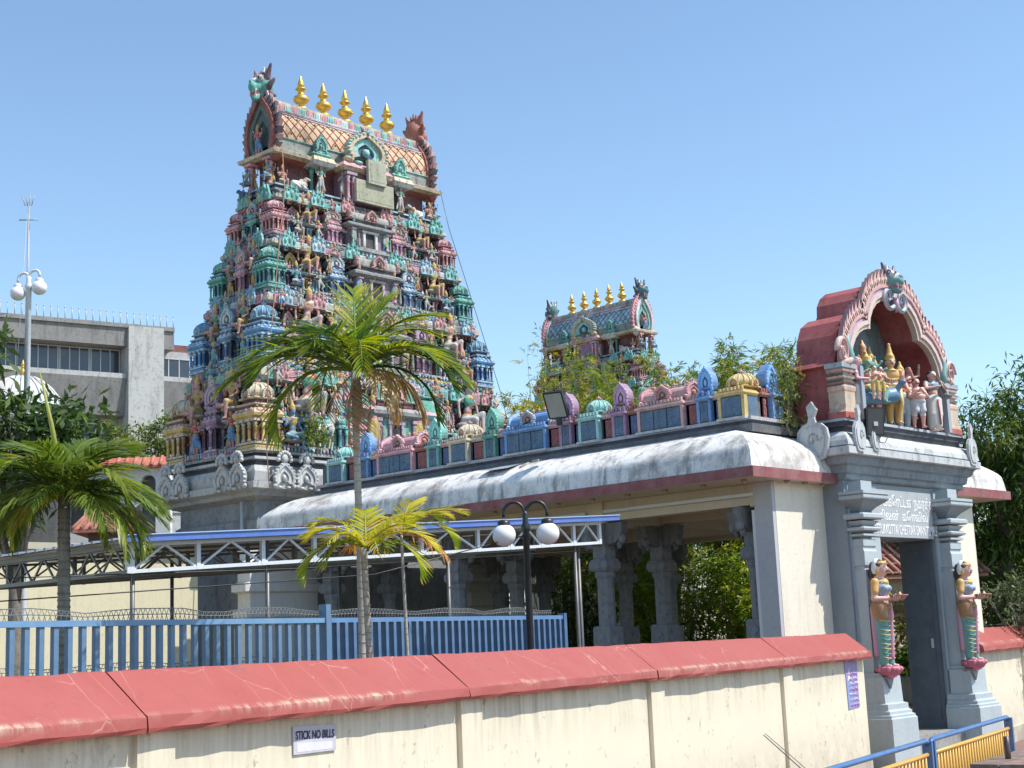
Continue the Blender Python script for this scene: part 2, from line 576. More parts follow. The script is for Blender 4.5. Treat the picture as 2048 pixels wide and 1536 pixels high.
def kudu(mb, w, h, t, c1, c2, c3, n=15, scroll=True):
    """horseshoe-arch ornament in XZ facing -Y, back on y=0"""
    o = ring_pts(n, w, h); m = [(x * .74, h * .40 + (z - h * .40) * .76) for x, z in o]; i = [(x * .42, h * .38 + (z - h * .38) * .45) for x, z in o]
    mb.ribbon(m, o, -t, 0, c1)
    mb.ribbon(i, m, -t * .6, 0, c2)
    mb.prism(list(i), -t * .3, 0, c3)
    for k in range(1, n - 1, 1):
        x, z = o[k]
        mb.ell((x * .98, -t * .7, h * .4 + (z - h * .4) * .98), (w * .055, t * .6, h * .055), c1 if k % 2 else c2, 5, 3)
    mb.ell((0, -t * .5, h * .40), (w * .10, t * .5, h * .13), c2, 6, 4)
    if scroll:
        for s in (-1, 1):
            mb.ell((s * w * .44, -t * .5, h * .1), (w * .13, t * .6, h * .1), c1, 7, 4)
            mb.ell((s * w * .2, -t * .5, h * .05), (w * .12, t * .5, h * .06), c2, 6, 4)
    mb.ell((0, -t * .5, h * 1.02), (w * .05, t * .4, h * .07), c1, 5, 3)

def flame_trio(mb, w, h, t, c1, c2):
    for s, k in ((-1, .8), (0, 1), (1, .8)):
        x = s * w * .31
        hh = h * k
        mb.prism([(x - w * .16, 0), (x + w * .16, 0), (x + w * .19, hh * .35), (x + w * .1, hh * .72), (x, hh), (x - w * .1, hh * .72), (x - w * .19, hh * .35)], -t * .6, 0, c1)
        mb.ell((x, -t * .6, hh * .34), (w * .10, t * .5, hh * .2), c2, 6, 4)
        mb.ell((x - w * .09, -t * .6, hh * .66), (w * .05, t * .5, hh * .08), c1, 5, 3)
        mb.ell((x + w * .09, -t * .6, hh * .66), (w * .05, t * .5, hh * .08), c1, 5, 3)

def columns(mb, xs, y, z0, z1, r, c, cap):
    for x in xs:
        H = z1 - z0
        mb.lathe([(r * 1.5, z0), (r * 1.5, z0 + H * .1), (r, z0 + H * .14), (r * .95, z0 + H * .6), (r * 1.5, z0 + H * .66), (r * .9, z0 + H * .72), (r * 1.7, z0 + H * .84), (r * 1.0, z0 + H * .9)], [cap, cap, c, c, c, cap, cap], 7, True, x, y)
        mb.cbox(x, y, z1 - H * .05, r * 4, r * 4, H * .1, cap)

def pav_base(mb, ax, ay, h, main, acc, rec, orn):
    """storey of a small pavilion, half sizes ax, ay; fills z 0..0.62h"""
    def st(p, c): mb.stack([(-ax * k, ax * k, -ay * k, ay * k, z * h) for k, z in p], c)
    st([(1.1, 0), (1.1, .035), (1.0, .045), (1.0, .08), (1.06, .09), (1.06, .12)], [acc, DGREY, main, DGREY, acc])
    st([(.80, .12), (.80, .42)], rec)
    r = h * .022
    n = max(2, round(ax * 2 / (h * .16)))
    xs = [lerp(-ax * .93, ax * .93, i / n) for i in range(n + 1)]
    columns(mb, xs, -ay * .93, h * .12, h * .42, r, main, acc)
    n2 = max(2, round(ay * 2 / (h * .16)))
    for s in (-1, 1):
        for i in range(n2 + 1):
            columns(mb, [s * ax * .93], lerp(-ay * .93, ay * .93, i / n2), h * .12, h * .42, r, main, acc)
    st([(1.0, .42), (1.02, .44), (1.16, .465), (1.22, .50), (1.2, .52), (1.02, .565), (.92, .575), (.92, .61), (1.0, .62), (1.0, .64)], [acc, main, main, acc, main, main, rec, acc, acc])
    m = max(3, round(ax * 2 / (h * .10)))
    for i in range(m):
        x = lerp(-ax * 1.05, ax * 1.05, (i + .5) / m)
        mb.ell((x, -ay * 1.14, h * .535), (ax * .8 / m, ay * .1, h * .035), orn, 6, 4)
        mb.ell((x, -ay * .95, h * .595), (ax * .5 / m, ay * .08, h * .016), acc, 5, 3)
    m = max(3, round(ay * 2 / (h * .10)))
    for s in (-1, 1):
        for i in range(m):
            y = lerp(-ay * 1.05, ay * 1.05, (i + .5) / m)
            mb.ell((s * ax * 1.14, y, h * .535), (ax * .1, ay * .8 / m, h * .035), orn, 6, 4)

def kuta_mb(w, h, main, acc, rec, orn, dome, base=True):
    mb = MB(); a = w / 2
    if base: pav_base(mb, a, a, h, main, acc, rec, orn)
    mb.sq([(a * .72, h * .64), (a * .72, h * .70)], rec)
    mb.sq([(a * .86, h * .70), (a * .92, h * .715), (a * .86, h * .73)], acc)
    p = [(a * .80, h * .73), (a * .98, h * .755), (a * 1.02, h * .79), (a * .96, h * .835), (a * .78, h * .885), (a * .5, h * .925), (a * .28, h * .94)]
    mb.lathe(p, dome, 16)
    for k in range(16):
        an = 2 * PI * k / 16
        mb.tube([(r * 1.02 * math.cos(an), r * 1.02 * math.sin(an), z + .003) for r, z in p[1:]], a * .045, mul(dome, 1.18) if k % 2 else acc, 4)
    for k in range(4):
        mb.M = RZ(k * PI / 2) @ T(0, -a * .86, h * .70)
        kudu(mb, a * .8, h * .16, a * .2, acc, orn, main, 11)
    mb.M = Matrix.Identity(4)
    mb.lathe([(a * .34, h * .935), (a * .36, h * .945), (a * .14, h * .955), (a * .10, h * .965), (a * .24, h * .98), (a * .2, h * .995), (a * .06, h * 1.01), (.002, h * 1.05)], orn, 10)
    return mb

def sala_mb(L, D, h, main, acc, rec, orn, roof, nfin=5, base=True, gable=None):
    mb = MB(); a = L / 2; d = D / 2
    if base: pav_base(mb, a, d, h, main, acc, rec, orn)
    mb.stack([(-a * .86, a * .86, -d * .8, d * .8, h * .64), (-a * .86, a * .86, -d * .8, d * .8, h * .70)], rec)
    mb.stack([(-a * .98, a * .98, -d * .95, d * .95, h * .70), (-a * 1.0, a * 1.0, -d, d, h * .715), (-a * .96, a * .96, -d * .9, d * .9, h * .73)], acc)
    pr = []
    for i in range(13):
        t = PI * i / 12
        pr.append((-math.cos(t) * d * (.95 + .12 * math.sin(t * 2) ** 2), h * .73 + h * .19 * math.sin(t)))
    n = len(pr); v = [(-a * .95, y, z) for y, z in pr] + [(a * .95, y, z) for y, z in pr]
    mb.add(v, [(i, i + n, i + n + 1, i + 1) for i in range(n - 1)], roof, True)
    mb.add(v, [tuple(range(n)), tuple(reversed(range(n, 2 * n)))], main)
    for s in (-1, 1):
        mb.M = T(s * a * .95, 0, h * .69) @ RZ(s * PI / 2)
        kudu(mb, D * 1.12, h * .30, a * .12, gable or acc, orn, rec, 15)
    mb.M = T(0, -d * .98, h * .68)
    kudu(mb, min(L * .42, h * .34), h * .27, d * .3, gable or acc, orn, rec, 15)
    mb.M = Matrix.Identity(4)
    mb.box(-a * .9, a * .9, -d * .12, d * .12, h * .91, h * .935, acc)
    for i in range(nfin):
        x = lerp(-a * .74, a * .74, i / max(1, nfin - 1))
        q = h * .035
        mb.lathe([(q * .7, h * .93), (q, h * .945), (q * .4, h * .955), (q * 1.0, h * .975), (q * .8, h * .99), (q * .3, h * 1.0), (.002, h * 1.03)], orn, 8, True, x, 0)
    return mb

def panjara_mb(w, h, main, acc, rec, orn, base=True):
    mb = MB(); a = w / 2
    if base: pav_base(mb, a, a * .8, h, main, acc, rec, orn)
    mb.stack([(-a * .85, a * .85, -a * .7, a * .7, h * .64), (-a * .85, a * .85, -a * .7, a * .7, h * .70)], main)
    o = ring_pts(17, a * 2.1, h * .34, -35, 215, .3)
    mb.M = T(0, 0, h * .68)
    mb.prism(o, -a * .5, a * .6, main, mul(main, .9))
    mb.M = T(0, -a * .5, h * .68)
    kudu(mb, a * 2.1, h * .34, a * .28, acc, orn, rec, 15)
    mb.M = Matrix.Identity(4)
    return mb

KIT = {}
def kit(key, fn, mat):
    if key not in KIT:
        me = fn().mesh(key.split('|')[0])
        me.materials.append(M[mat])
        KIT[key] = me
    return KIT[key]

# ------------------------------------------------------------------ figures for the towers
def pr_stand4():
    p = human(dict(haL=(.10, -.10, .60), haR=(-.10, -.10, .60), elL=(.16, .0, .64), elR=(-.16, 0, .64)), crown=.10, face=False)
    for s in (-1, 1):
        p += [C((s * .11, .02, .78), (s * .2, .03, .72), .028, .022, 'skin'), C((s * .2, .03, .72), (s * .22, 0, .86), .022, .015, 'skin'), E((s * .22, 0, .9), (.03, .02, .04), 'jewel')]
        p += [C((s * .10, .03, .40), (s * .17, .03, .15), .03, .04, 'bottom')]
    p.append(E((0, 0, .02), (.15, .11, .03), 'jewel'))
    return p
def pr_guard():
    p = human(dict(haL=(.19, -.03, .44), elL=(.17, .02, .62), elR=(-.19, 0, .66), haR=(-.14, -.10, .78), knR=(-.10, -.05, .27), anR=(-.075, .01, .045)), crown=.12, fat=.35, face=False)
    p += [C((.20, -.05, .47), (.17, -.06, .03), .022, .05, 'prop'), C((0, -.06, .5), (0, -.05, .2), .04, .05, 'jewel')]
    return p
def pr_sit(leg=1):
    P = dict(pel=(0, 0, .17), wai=(0, 0, .28), che=(0, -.005, .41), nec=(0, .005, .52), hea=(0, -.012, .61), shL=(.115, 0, .475), shR=(-.115, 0, .475), elL=(.17, 0, .33), elR=(-.17, -.02, .33),
             haL=(.13, -.12, .25), haR=(-.09, -.12, .42), hipL=(.06, 0, .14), hipR=(-.06, 0, .14), knL=(.10, -.20, .17), anL=(.09, -.21, -.10), knR=(-.21, -.14, .13), anR=(.0, -.17, .10))
    p = human(P, crown=.09, face=False)
    for s in (-1, 1):
        p += [C((s * .11, .02, .47), (s * .21, .02, .42), .026, .02, 'skin'), C((s * .21, .02, .42), (s * .22, -.01, .56), .02, .014, 'skin'), E((s * .22, -.01, .60), (.026, .02, .036), 'jewel')]
    p.append(E((0, -.02, .05), (.22, .16, .05), 'prop'))
    return p
def pr_lean():
    P = dict(pel=(0, 0, .17), wai=(.02, 0, .28), che=(.04, -.01, .42), nec=(.05, .005, .53), hea=(.06, -.012, .62), shL=(.16, 0, .49), shR=(-.075, 0, .48), elL=(.24, 0, .36), elR=(-.2, 0, .40),
             haL=(.20, -.06, .22), haR=(-.20, -.02, .20), hipL=(.06, 0, .14), hipR=(-.06, 0, .14), knL=(.19, -.15, .24), anL=(.15, -.17, -.02), knR=(-.05, -.2, .13), anR=(-.04, -.2, -.14))
    p = human(P, crown=.06, face=False)
    p += [C((.06, .045, .64), (.03, .06, .46), .055, .03, 'hair'), C((.10, -.01, .50), (-.02, -.02, .22), .05, .03, 'sash')]
    p.append(E((0, .0, .06), (.2, .14, .06), 'prop'))
    return p
def pr_dance():
    P = dict(knL=(.16, -.08, .33), anL=(.03, -.10, .20), elL=(.22, 0, .74), haL=(.25, -.05, .92), elR=(-.2, 0, .68), haR=(-.10, -.12, .66), che=(.015, 0, .73))
    p = human(P, crown=.10, face=False)
    p += [C((.08, .05, .82), (.24, .06, .60), .03, .01, 'jewel'), C((-.08, .05, .82), (-.26, .06, .55), .03, .012, 'jewel'), E((0, 0, .01), (.13, .1, .03), 'prop')]
    return p
def pr_bull():
    p = [C((-.26, 0, .20), (.22, 0, .22), .14, .16, 'white'), E((.12, 0, .37), (.09, .08, .09), 'white'), C((.2, -.02, .28), (.33, -.06, .46), .10, .075, 'white'), C((.33, -.07, .47), (.40, -.16, .42), .07, .045, 'white')]
    for s in (-1, 1):
        p += [C((.33 + s * .04, -.04, .52), (.33 + s * .09, -.05, .63), .022, .008, 'prop'), C((.33 + s * .06, -.02, .49), (.33 + s * .14, 0, .47), .022, .012, 'white'), E((.355 + s * .05, -.12, .46), (.013, .013, .013), 'dark')]
        p += [C((.16, s * .13, .10), (.30, s * .15, .05), .05, .035, 'white'), C((-.2, s * .14, .12), (-.05, s * .18, .05), .07, .035, 'white')]
    p += [C((.24, -.04, .34), (.25, .09, .3), .105, .105, 'jewel'), C((-.28, .02, .22), (-.36, .05, .05), .025, .02, 'white'), E((0, 0, .02), (.42, .2, .03), 'prop')]
    return p
def pr_horse():
    p = [C((-.2, 0, .52), (.18, 0, .54), .12, .13, 'white'), C((.18, 0, .58), (.28, -.02, .82), .09, .065, 'white'), C((.28, -.02, .84), (.38, -.08, .74), .065, .035, 'white')]
    for x, s, y in ((-.24, 1, 0), (-.2, -1, .02), (.2, 1, 0), (.16, -1, -.02)):
        p += [C((x, s * .07, .5), (x + .05, s * .08, .27), .065, .035, 'white'), C((x + .05, s * .08, .27), (x + .0, s * .08, .03), .033, .028, 'white')]
    p += [C((.24, .02, .92), (.12, .02, .66), .03, .045, 'bottom'), C((-.3, 0, .55), (-.42, 0, .3), .04, .03, 'bottom'), C((-.12, 0, .65), (.08, 0, .66), .10, .09, 'bottom'), C((.0, .0, .62), (.0, -.14, .42), .05, .05, 'bottom')]
    p += [C((.28, -.05, .9), (.27, -.05, .97), .02, .008, 'white'), C((.29, .03, .9), (.28, .03, .97), .02, .008, 'white')]
    return p
def pr_yali():
    """lion-like guardian head looking towards -Y"""
    p = [E((0, .08, .45), (.26, .26, .27), 'teal'), C((0, -.05, .40), (0, -.26, .36), .17, .13, 'teal'), C((0, -.02, .20), (0, -.22, .10), .12, .09, 'teal'), C((0, -.30, .41), (0, -.34, .49), .07, .05, 'teal')]
    for s in (-1, 1):
        p += [E((s * .14, -.13, .58), (.085, .08, .085), 'white'), E((s * .15, -.205, .58), (.035, .02, .035), 'dark'), C((s * .10, -.12, .68), (s * .22, -.06, .70), .04, .03, 'mane'),
              C((s * .20, .05, .62), (s * .34, .06, .92), .09, .035, 'mane'), C((s * .26, .06, .40), (s * .40, .12, .55), .09, .04, 'mane'), C((s * .24, .10, .20), (s * .36, .16, .16), .10, .05, 'mane')]
        p += [C((s * .11, -.25, .27), (s * .12, -.29, .14), .03, .008, 'white'), C((s * .05, -.31, .27), (s * .05, -.32, .20), .02, .008, 'white'), C((s * .08, -.24, .16), (s * .08, -.26, .23), .018, .006, 'white')]
    for i in range(5):
        a = lerp(-1, 1, i / 4)
        p.append(C((a * .14, .08, .68), (a * .24, .10, .95 - abs(a) * .12), .06, .02, 'mane' if i % 2 else 'white'))
    p += [C((0, -.1, .25), (0, -.26, .22), .10, .07, 'lip'), C((0, -.22, .22), (0, -.30, .10), .05, .03, 'lip'), C((0, .10, .35), (0, .18, -.1), .2, .16, 'mane')]
    return p

PRIMS = {}
for _k, _f, _v in (('standing_figure', pr_stand4, .02), ('guardian_figure', pr_guard, .017), ('seated_figure', pr_sit, .019), ('leaning_figure', pr_lean, .018), ('dancing_figure', pr_dance, .02), ('bull_figure', pr_bull, .026), ('horse_figure', pr_horse, .024), ('lion_head', pr_yali, .028)):
    PRIMS[_k] = (_f(), _v)
def fig(kind, pal, var=''):
    p, v = PRIMS[kind]
    return kit('%s|%s' % (kind, var), lambda: fig_mesh(kind, p, v, pal), 'statue' if var == 'gate' else 'sculpt')

_prng = random.Random(11)
PALS = [palette(_prng) for _ in range(9)]
WPAL = dict(white=(.70, .68, .62), bottom=(.14, .42, .40), dark=(.02, .02, .02), prop=(.30, .30, .30), jewel=(.55, .30, .12))
YPAL = dict(teal=(.13, .50, .44), white=(.74, .70, .64), dark=(.02, .02, .02), mane=(.20, .12, .16), lip=(.45, .06, .08))
YPAL2 = dict(teal=(.07, .22, .24), white=(.70, .70, .68), dark=(.02, .02, .02), mane=(.09, .10, .15), lip=(.40, .10, .12))
YPAL3 = dict(teal=(.38, .13, .09), white=(.42, .16, .11), dark=(.2, .06, .05), mane=(.36, .12, .09), lip=(.3, .08, .06))

def put(me, par, x, y, z, rz=0, s=1.0, sz=None):
    o = link(me.name.split('.')[0], me, par, (x, y, z), rz)
    o.scale = (s, s, sz or s)
    return o

FACE = {'front': 0, 'left': -PI / 2, 'right': PI / 2, 'back': PI}
def on_face(face, u, out):
    """point at lateral u and outward distance out of a face (local to the tower)"""
    a = FACE[face]
    return (u * math.cos(a) + out * math.sin(a), u * math.sin(a) - out * math.cos(a), a)

SCHEMES = [dict(main=YEL, acc=CREAM, rec=MAROON, orn=ROSE, dome=CREAM), dict(main=BLUE, acc=SKYB, rec=NAVY, orn=SKYB, dome=(.16, .33, .48)),
           dict(main=GREEN, acc=TEAL, rec=NAVY, orn=AQUA, dome=(.22, .46, .38)), dict(main=(.66, .38, .34), acc=PINK, rec=MAROON, orn=LILAC, dome=(.62, .40, .42))]
SCHEMES2 = [dict(main=PINK, acc=LILAC, rec=PURPLE, orn=CREAM), dict(main=TEAL, acc=AQUA, rec=NAVY, orn=PINK), dict(main=PURPLE, acc=LILAC, rec=(.10, .05, .10), orn=LILAC), dict(main=(.18, .28, .45), acc=SKYB, rec=NAVY, orn=WHITE)]
BAND = [[AQUA, WHITE, PINK, TEAL], [TEAL, PINK, GREY, AQUA], [PINK, GREY, TEAL, WHITE], [GREY, WHITE, TEAL, PINK]]

def tier(parent, ti, z0, z1, hx, hy, nx, ny, rng):
    """one storey of the gateway tower"""
    H = z1 - z0
    b = MB()
    def st(p, c): b.stack([(-hx - o, hx + o, -hy - o, hy + o, z0 + z * H) for o, z in p], c)
    st([(0.02, 0), (.02, .03), (-.06, .04), (-.06, .065), (-.01, .075), (-.01, .10)], [YEL if ti == 2 else GREY, DGREY, SKYB, DGREY, GREY])
    st([(-.34, .10), (-.34, .36)], NAVY if ti % 2 else MAROON)
    st([(-.20, .35), (-.16, .37), (-.08, .39), (-.08, .405), (-.18, .42), (-.16, .44), (-.16, .46)], [DGREY, SKYB, WHITE, DGREY, SKYB, GREY])
    st([(-.40, .46), (-.42, .75)], MAROON if ti % 2 == 0 else (.13, .05, .09))
    dx, dy = nx - hx, ny - hy
    b.stack([(-hx - dx - o, hx + dx + o, -hy - dy - o, hy + dy + o, z0 + z * H) for o, z in [(-.10, .74), (.02, .75), (.10, .78), (.15, .82), (.15, .87), (.08, .92), (-.02, .955), (.01, .965), (.01, 1.0)]],
            [DGREY, GREEN if ti % 2 else BRICK, GREY, CREAM, GREY, GREY, DGREY, GREY])
    # coloured panels of the overhanging band, dentils and colonettes on each face
    for face, hu, ho in (('front', hx, hy), ('left', hy, hx), ('right', hy, hx), ('back', hx, hy)):
        nu = nx if face in ('front', 'back') else ny
        no = ny if face in ('front', 'back') else nx
        a = FACE[face]
        b.M = RZ(a)
        n = 13 if face in ('front', 'back') else 7
        for i in range(n):
            u0 = lerp(-nu, nu, i / n); u1 = lerp(-nu, nu, (i + 1) / n)
            pr = .035 if i % 2 == 0 else .012
            c = jit(rng, BAND[ti % 4][i % 4 if i < n // 2 else (n - 1 - i) % 4], .12)
            b.box(u0 + .03, u1 - .03, -no - .15 - pr, -no - .12, z0 + H * .785, z0 + H * .905, c)
            b.box(u0 + .07, u1 - .07, -no - .16 - pr, -no - .15 - pr, z0 + H * .81, z0 + H * .88, mul(c, .72))
        m = int(nu * 2 / .12)
        for i in range(m):
            u = lerp(-nu, nu, (i + .5) / m)
            b.cbox(u, -no - .07, z0 + H * .745, .05, .10, H * .03, DGREY if i % 2 else BRICK)
        m = int(hu * 2 / .30)
        for i in range(m):
            u = lerp(-hu + .3, hu - .3, (i + .5) / m)
            c = [YEL, SKYB, TEAL, PINK, PURPLE, BLUE][(i + ti) % 6] if abs(i - (m - 1) / 2) > 2 else LILAC
            columns(b, [u - .045, u + .045], -ho + .27, z0 + H * .10, z0 + H * .35, .024, c, mul(c, 1.2))
        # rows of petals, knobs and small masks along every ledge
        for zz, oo, sp_, rr_, cs_ in ((.055, ho + .02, .10, .034, (SKYB, PINK, TEAL, LILAC)), (.425, ho - .10, .115, .040, (SKYB, PINK, WHITE, GREEN)), (.46, ho - .16, .13, .030, (ROSE, LILAC)), (.70, ho - .36, .14, .045, (TEAL, CREAM, PURPLE, ROSE)), (.94, no + .06, .12, .040, (AQUA, PINK, SKYB, BLUE)), (.985, no + .0, .15, .05, (LILAC, TEAL, AQUA, SKYB))):
            w_ = (nu if zz > .6 else hu)
            m = int(w_ * 2 / sp_)
            for i in range(m):
                if rng.random() < .12: continue
                u = lerp(-w_, w_, (i + .5) / m)
                c = jit(rng, rng.choice(cs_), .3)
                hh = H * rng.uniform(.018, .042)
                b.ell((u, -oo, z0 + H * zz), (rr_ * rng.uniform(.8, 1.3), rr_, hh), c, 5, 4)
                if rng.random() < .4: b.ell((u, -oo - .01, z0 + H * zz + hh * 1.2), (rr_ * .6, rr_ * .7, hh * .7), jit(rng, rng.choice(cs_), .3), 5, 3)
        for q in range(int(hu * 5)):       # small attendants and brackets crowded into the recesses
            u = rng.uniform(-hu * .95, hu * .95); up_ = rng.random() < .5
            zb_ = z0 + H * (.47 if up_ else .11); oo = ho - (.26 if up_ else .18); hf = H * rng.uniform(.13, .22); ca = jit(rng, rng.choice([SKIN_P, SKIN_G, SKIN_B, SKIN_P, (.52, .42, .40)]), .25); cb = jit(rng, rng.choice([TEAL, GREEN, PINK, BLUE, SKYB, LILAC, YEL]), .25)
            b.tube([(u, -oo, zb_), (u, -oo, zb_ + hf * .45), (u, -oo, zb_ + hf * .5)], [hf * .22, hf * .16, hf * .1], cb, 6)
            b.ell((u, -oo, zb_ + hf * .62), (hf * .17, hf * .13, hf * .2), ca, 6, 4); b.ell((u, -oo - .01, zb_ + hf * .9), (hf * .1, hf * .1, hf * .13), ca, 6, 4)
            b.tube([(u - hf * .16, -oo, zb_ + hf * .75), (u - hf * .32, -oo - .03, zb_ + hf * .5), (u - hf * .15, -oo - .07, zb_ + hf * .62)], hf * .055, ca, 5); b.tube([(u + hf * .16, -oo, zb_ + hf * .75), (u + hf * .33, -oo - .03, zb_ + hf * rng.uniform(.45, 1.0)), (u + hf * .3, -oo - .06, zb_ + hf * rng.uniform(.4, 1.2))], hf * .055, ca, 5)
            b.tube([(u, -oo, zb_ + hf), (u, -oo, zb_ + hf * 1.2)], [hf * .09, hf * .03], YEL, 5)
        b.M = Matrix.Identity(4)
    t = b.build('storey', 'sculpt', parent)
    # corner pavilions
    S = SCHEMES[(ti - 1) % 4]
    w = {1: .66, 2: .55, 3: .48, 4: .43}[ti]
    me = kit('corner_pavilion|%d' % ti, lambda: kuta_mb(w, H * .76, **S), 'sculpt')
    for sx in (-1, 1):
        for sy in (-1, 1):
            put(me, t, sx * (hx - w * .42), sy * (hy - w * .42), z0 + H * .02)
    def item(face, kind, u, out, z, pal=None, s=1.0, turn=0):
        x, y, a = on_face(face, u, out)
        return put(kind, t, x, y, z, a + turn, s)
    def kd(c1, c2, c3, w, h): return kit('horseshoe_ornament|%s%s%.2f%.2f' % (c1, c2, w, h), lambda: (lambda m: (kudu(m, w, h, .07, c1, c2, c3), m)[1])(MB()), 'sculpt')
    def tr(c1, c2, w, h): return kit('flame_ornament|%s%s%.2f' % (c1, c2, w), lambda: (lambda m: (flame_trio(m, w, h, .09, c1, c2), m)[1])(MB()), 'sculpt')
    S2 = SCHEMES2[ti % 4]; S3 = SCHEMES2[(ti + 1) % 4]
    pan = kit('narrow_pavilion|%d' % ti, lambda: panjara_mb(.42, H * .78, **S2), 'sculpt')
    pan2 = kit('narrow_pavilion|s%d' % ti, lambda: panjara_mb(.46 if ti < 3 else .36, H * .78, **S3), 'sculpt')
    k1 = kd(PINK, ROSE, NAVY, .30, H * .27); k2 = kd(SKYB, WHITE, BLUE, .30, H * .27); k3 = kd(CREAM, YEL, MAROON, .32, H * .29)
    fl = [tr(AQUA, TEAL, .40, H * .22), tr(TEAL, AQUA, .44, H * .22), tr(ROSE, PINK, .40, H * .22), tr(SKYB, WHITE, .40, H * .22)]
    pl = lambda i: PALS[(i + ti * 2) % len(PALS)]
    for s in (-1, 1):
        # front face, mirrored
        item('front', pan, s * hx * .36, hy - .20, z0 + H * .02)
        item('front', fig('leaning_figure', pl(0), 'a%d' % ((ti * 2) % 9)), s * hx * .63, hy - .12, z0 + H * .46, s=H * .80, turn=s * .15)
        item('front', k3 if ti % 2 else k1, s * hx * .745, hy - .30, z0 + H * .46)
        item('front', k1 if ti % 2 else k2, s * hx * .51, hy - .30, z0 + H * .46)
        item('front', fig('seated_figure', pl(3), 'a%d' % ((ti * 2 + 3) % 9)), s * hx * .745, hy - .04, z0 + H * .12, s=H * .56)
        item('front', fig('horse_figure' if ti == 1 else 'dancing_figure', WPAL if ti == 1 else pl(5), 'w' if ti == 1 else 'a%d' % ((ti * 2 + 5) % 9)), s * hx * .53, hy - .03, z0 + H * .06, s=H * (.46 if ti == 1 else .40))
        item('front', fig('guardian_figure', pl(6), 'a%d' % ((ti * 2 + 6) % 9)), s * hx * .175, hy + .04, z0 + H * .10, s=H * .60)
        item('front', fl[ti % 4], s * nx * .60, ny + .17, z0 + H * .79)
        item('front', fl[(ti + 1) % 4], s * nx * .90, ny + .17, z0 + H * .78)
        item('front', fl[(ti + 2) % 4], s * nx * .24, ny + .18, z0 + H * .79)
        item('front', fig('standing_figure', pl(2), 'a%d' % ((ti * 2 + 2) % 9)), s * hx * .44, hy - .02, z0 + H * .46, s=H * .30)
        item('front', fig('dancing_figure', pl(8), 'a%d' % ((ti * 2 + 8) % 9)), s * hx * .84, hy - .02, z0 + H * .70, s=H * .26)
        item('front', fig('seated_figure', pl(4), 'a%d' % ((ti * 2 + 4) % 9)), s * nx * .42, ny + .16, z0 + H * .77, s=H * .34)
        item('front', fig('standing_figure', pl(7), 'a%d' % ((ti * 2 + 7) % 9)), s * nx * .76, ny + .18, z0 + H * .76, s=H * .24)
        # both short sides
        for face in ('left', 'right'):
            item(face, pan2 if s > 0 else k3, 0 if s > 0 else hy * .3, hx - .16 if s > 0 else hx - .3, z0 + H * (.02 if s > 0 else .46))
            item(face, fig('standing_figure', pl(1), 'a%d' % ((ti * 2 + 1) % 9)), s * hy * .42, hx - .06, z0 + H * .06, s=H * .44)
            item(face, fig('seated_figure', pl(4), 'a%d' % ((ti * 2 + 4) % 9)), s * hy * .40, hx - .10, z0 + H * .47, s=H * .60)
            item(face, fl[(ti + 1) % 4], s * ny * .62, nx + .17, z0 + H * .79)
            item(face, fig('standing_figure', pl(7), 'a%d' % ((ti * 2 + 7) % 9)), s * ny * .25, nx + .20, z0 + H * .76, s=H * .30)
    # central bay with its doorway
    d = MB()
    yb = -hy + .02
    d.box(-.62, .62, yb - .10, yb + .3, z0 + H * .02, z0 + H * .10, GREY)
    d.box(-.60, .60, yb - .04, yb + .3, z0 + H * .10, z0 + H * .50, (.30, .22, .26))
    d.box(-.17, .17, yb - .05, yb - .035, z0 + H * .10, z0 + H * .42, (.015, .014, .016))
    fr = LILAC if ti % 2 else WHITE
    for s in (-1, 1):
        d.box(s * .19 - .035, s * .19 + .035, yb - .10, yb - .02, z0 + H * .10, z0 + H * .44, fr)
        columns(d, [s * .55], yb - .08, z0 + H * .10, z0 + H * .48, .035, [TEAL, PINK, SKYB, PURPLE][ti % 4], LILAC)
    d.box(-.26, .26, yb - .11, yb - .02, z0 + H * .42, z0 + H * .465, fr)
    d.stack([(-.66, .66, yb - .06, yb + .3, z0 + H * .48), (-.78, .78, yb - .20, yb + .3, z0 + H * .52), (-.78, .78, yb - .20, yb + .3, z0 + H * .56), (-.66, .66, yb - .08, yb + .3, z0 + H * .61)], [GREY, mul(GREY, .8), GREY])
    d.M = T(0, yb + .14, z0 + H * .10)
    tmp = sala_mb(1.3, .52, H * .92, *((PINK, AQUA, MAROON, ROSE, GREEN) if ti == 1 else (GREY, (.40, .38, .35), DGREY, ROSE, (.36, .35, .32))), 0, base=False, gable=ROSE)
    d.M = T(0, yb + .14, z0 + H * .03)
    d.add(tmp.v, tmp.f, tmp.c)
    d.M = Matrix.Identity(4)
    if ti == 1:          # broad pink and green pavilions either side of the lowest doorway
        for s in (-1, 1):
            x0 = s * 1.02
            d.box(x0 - .34, x0 + .34, yb - .02, yb + .3, z0 + H * .04, z0 + H * .52, PINK)
            for q in range(5): d.box(x0 - .36, x0 + .36, yb - .05, yb - .01, z0 + H * (.10 + q * .08), z0 + H * (.125 + q * .08), (.78, .48, .54) if q % 2 else TEAL)
            d.stack([(x0 - .36, x0 + .36, yb - .04, yb + .3, z0 + H * .52), (x0 - .44, x0 + .44, yb - .16, yb + .3, z0 + H * .56), (x0 - .40, x0 + .40, yb - .1, yb + .3, z0 + H * .60), (x0 - .2, x0 + .2, yb, yb + .3, z0 + H * .74)], [AQUA, PINK, GREEN])
        d.box(-.60, .60, yb - .045, yb - .038, z0 + H * .11, z0 + H * .48, (.16, .46, .36))
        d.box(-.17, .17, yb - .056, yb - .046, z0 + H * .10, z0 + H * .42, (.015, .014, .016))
    d.build('doorway_bay', 'sculpt', t)
    return t

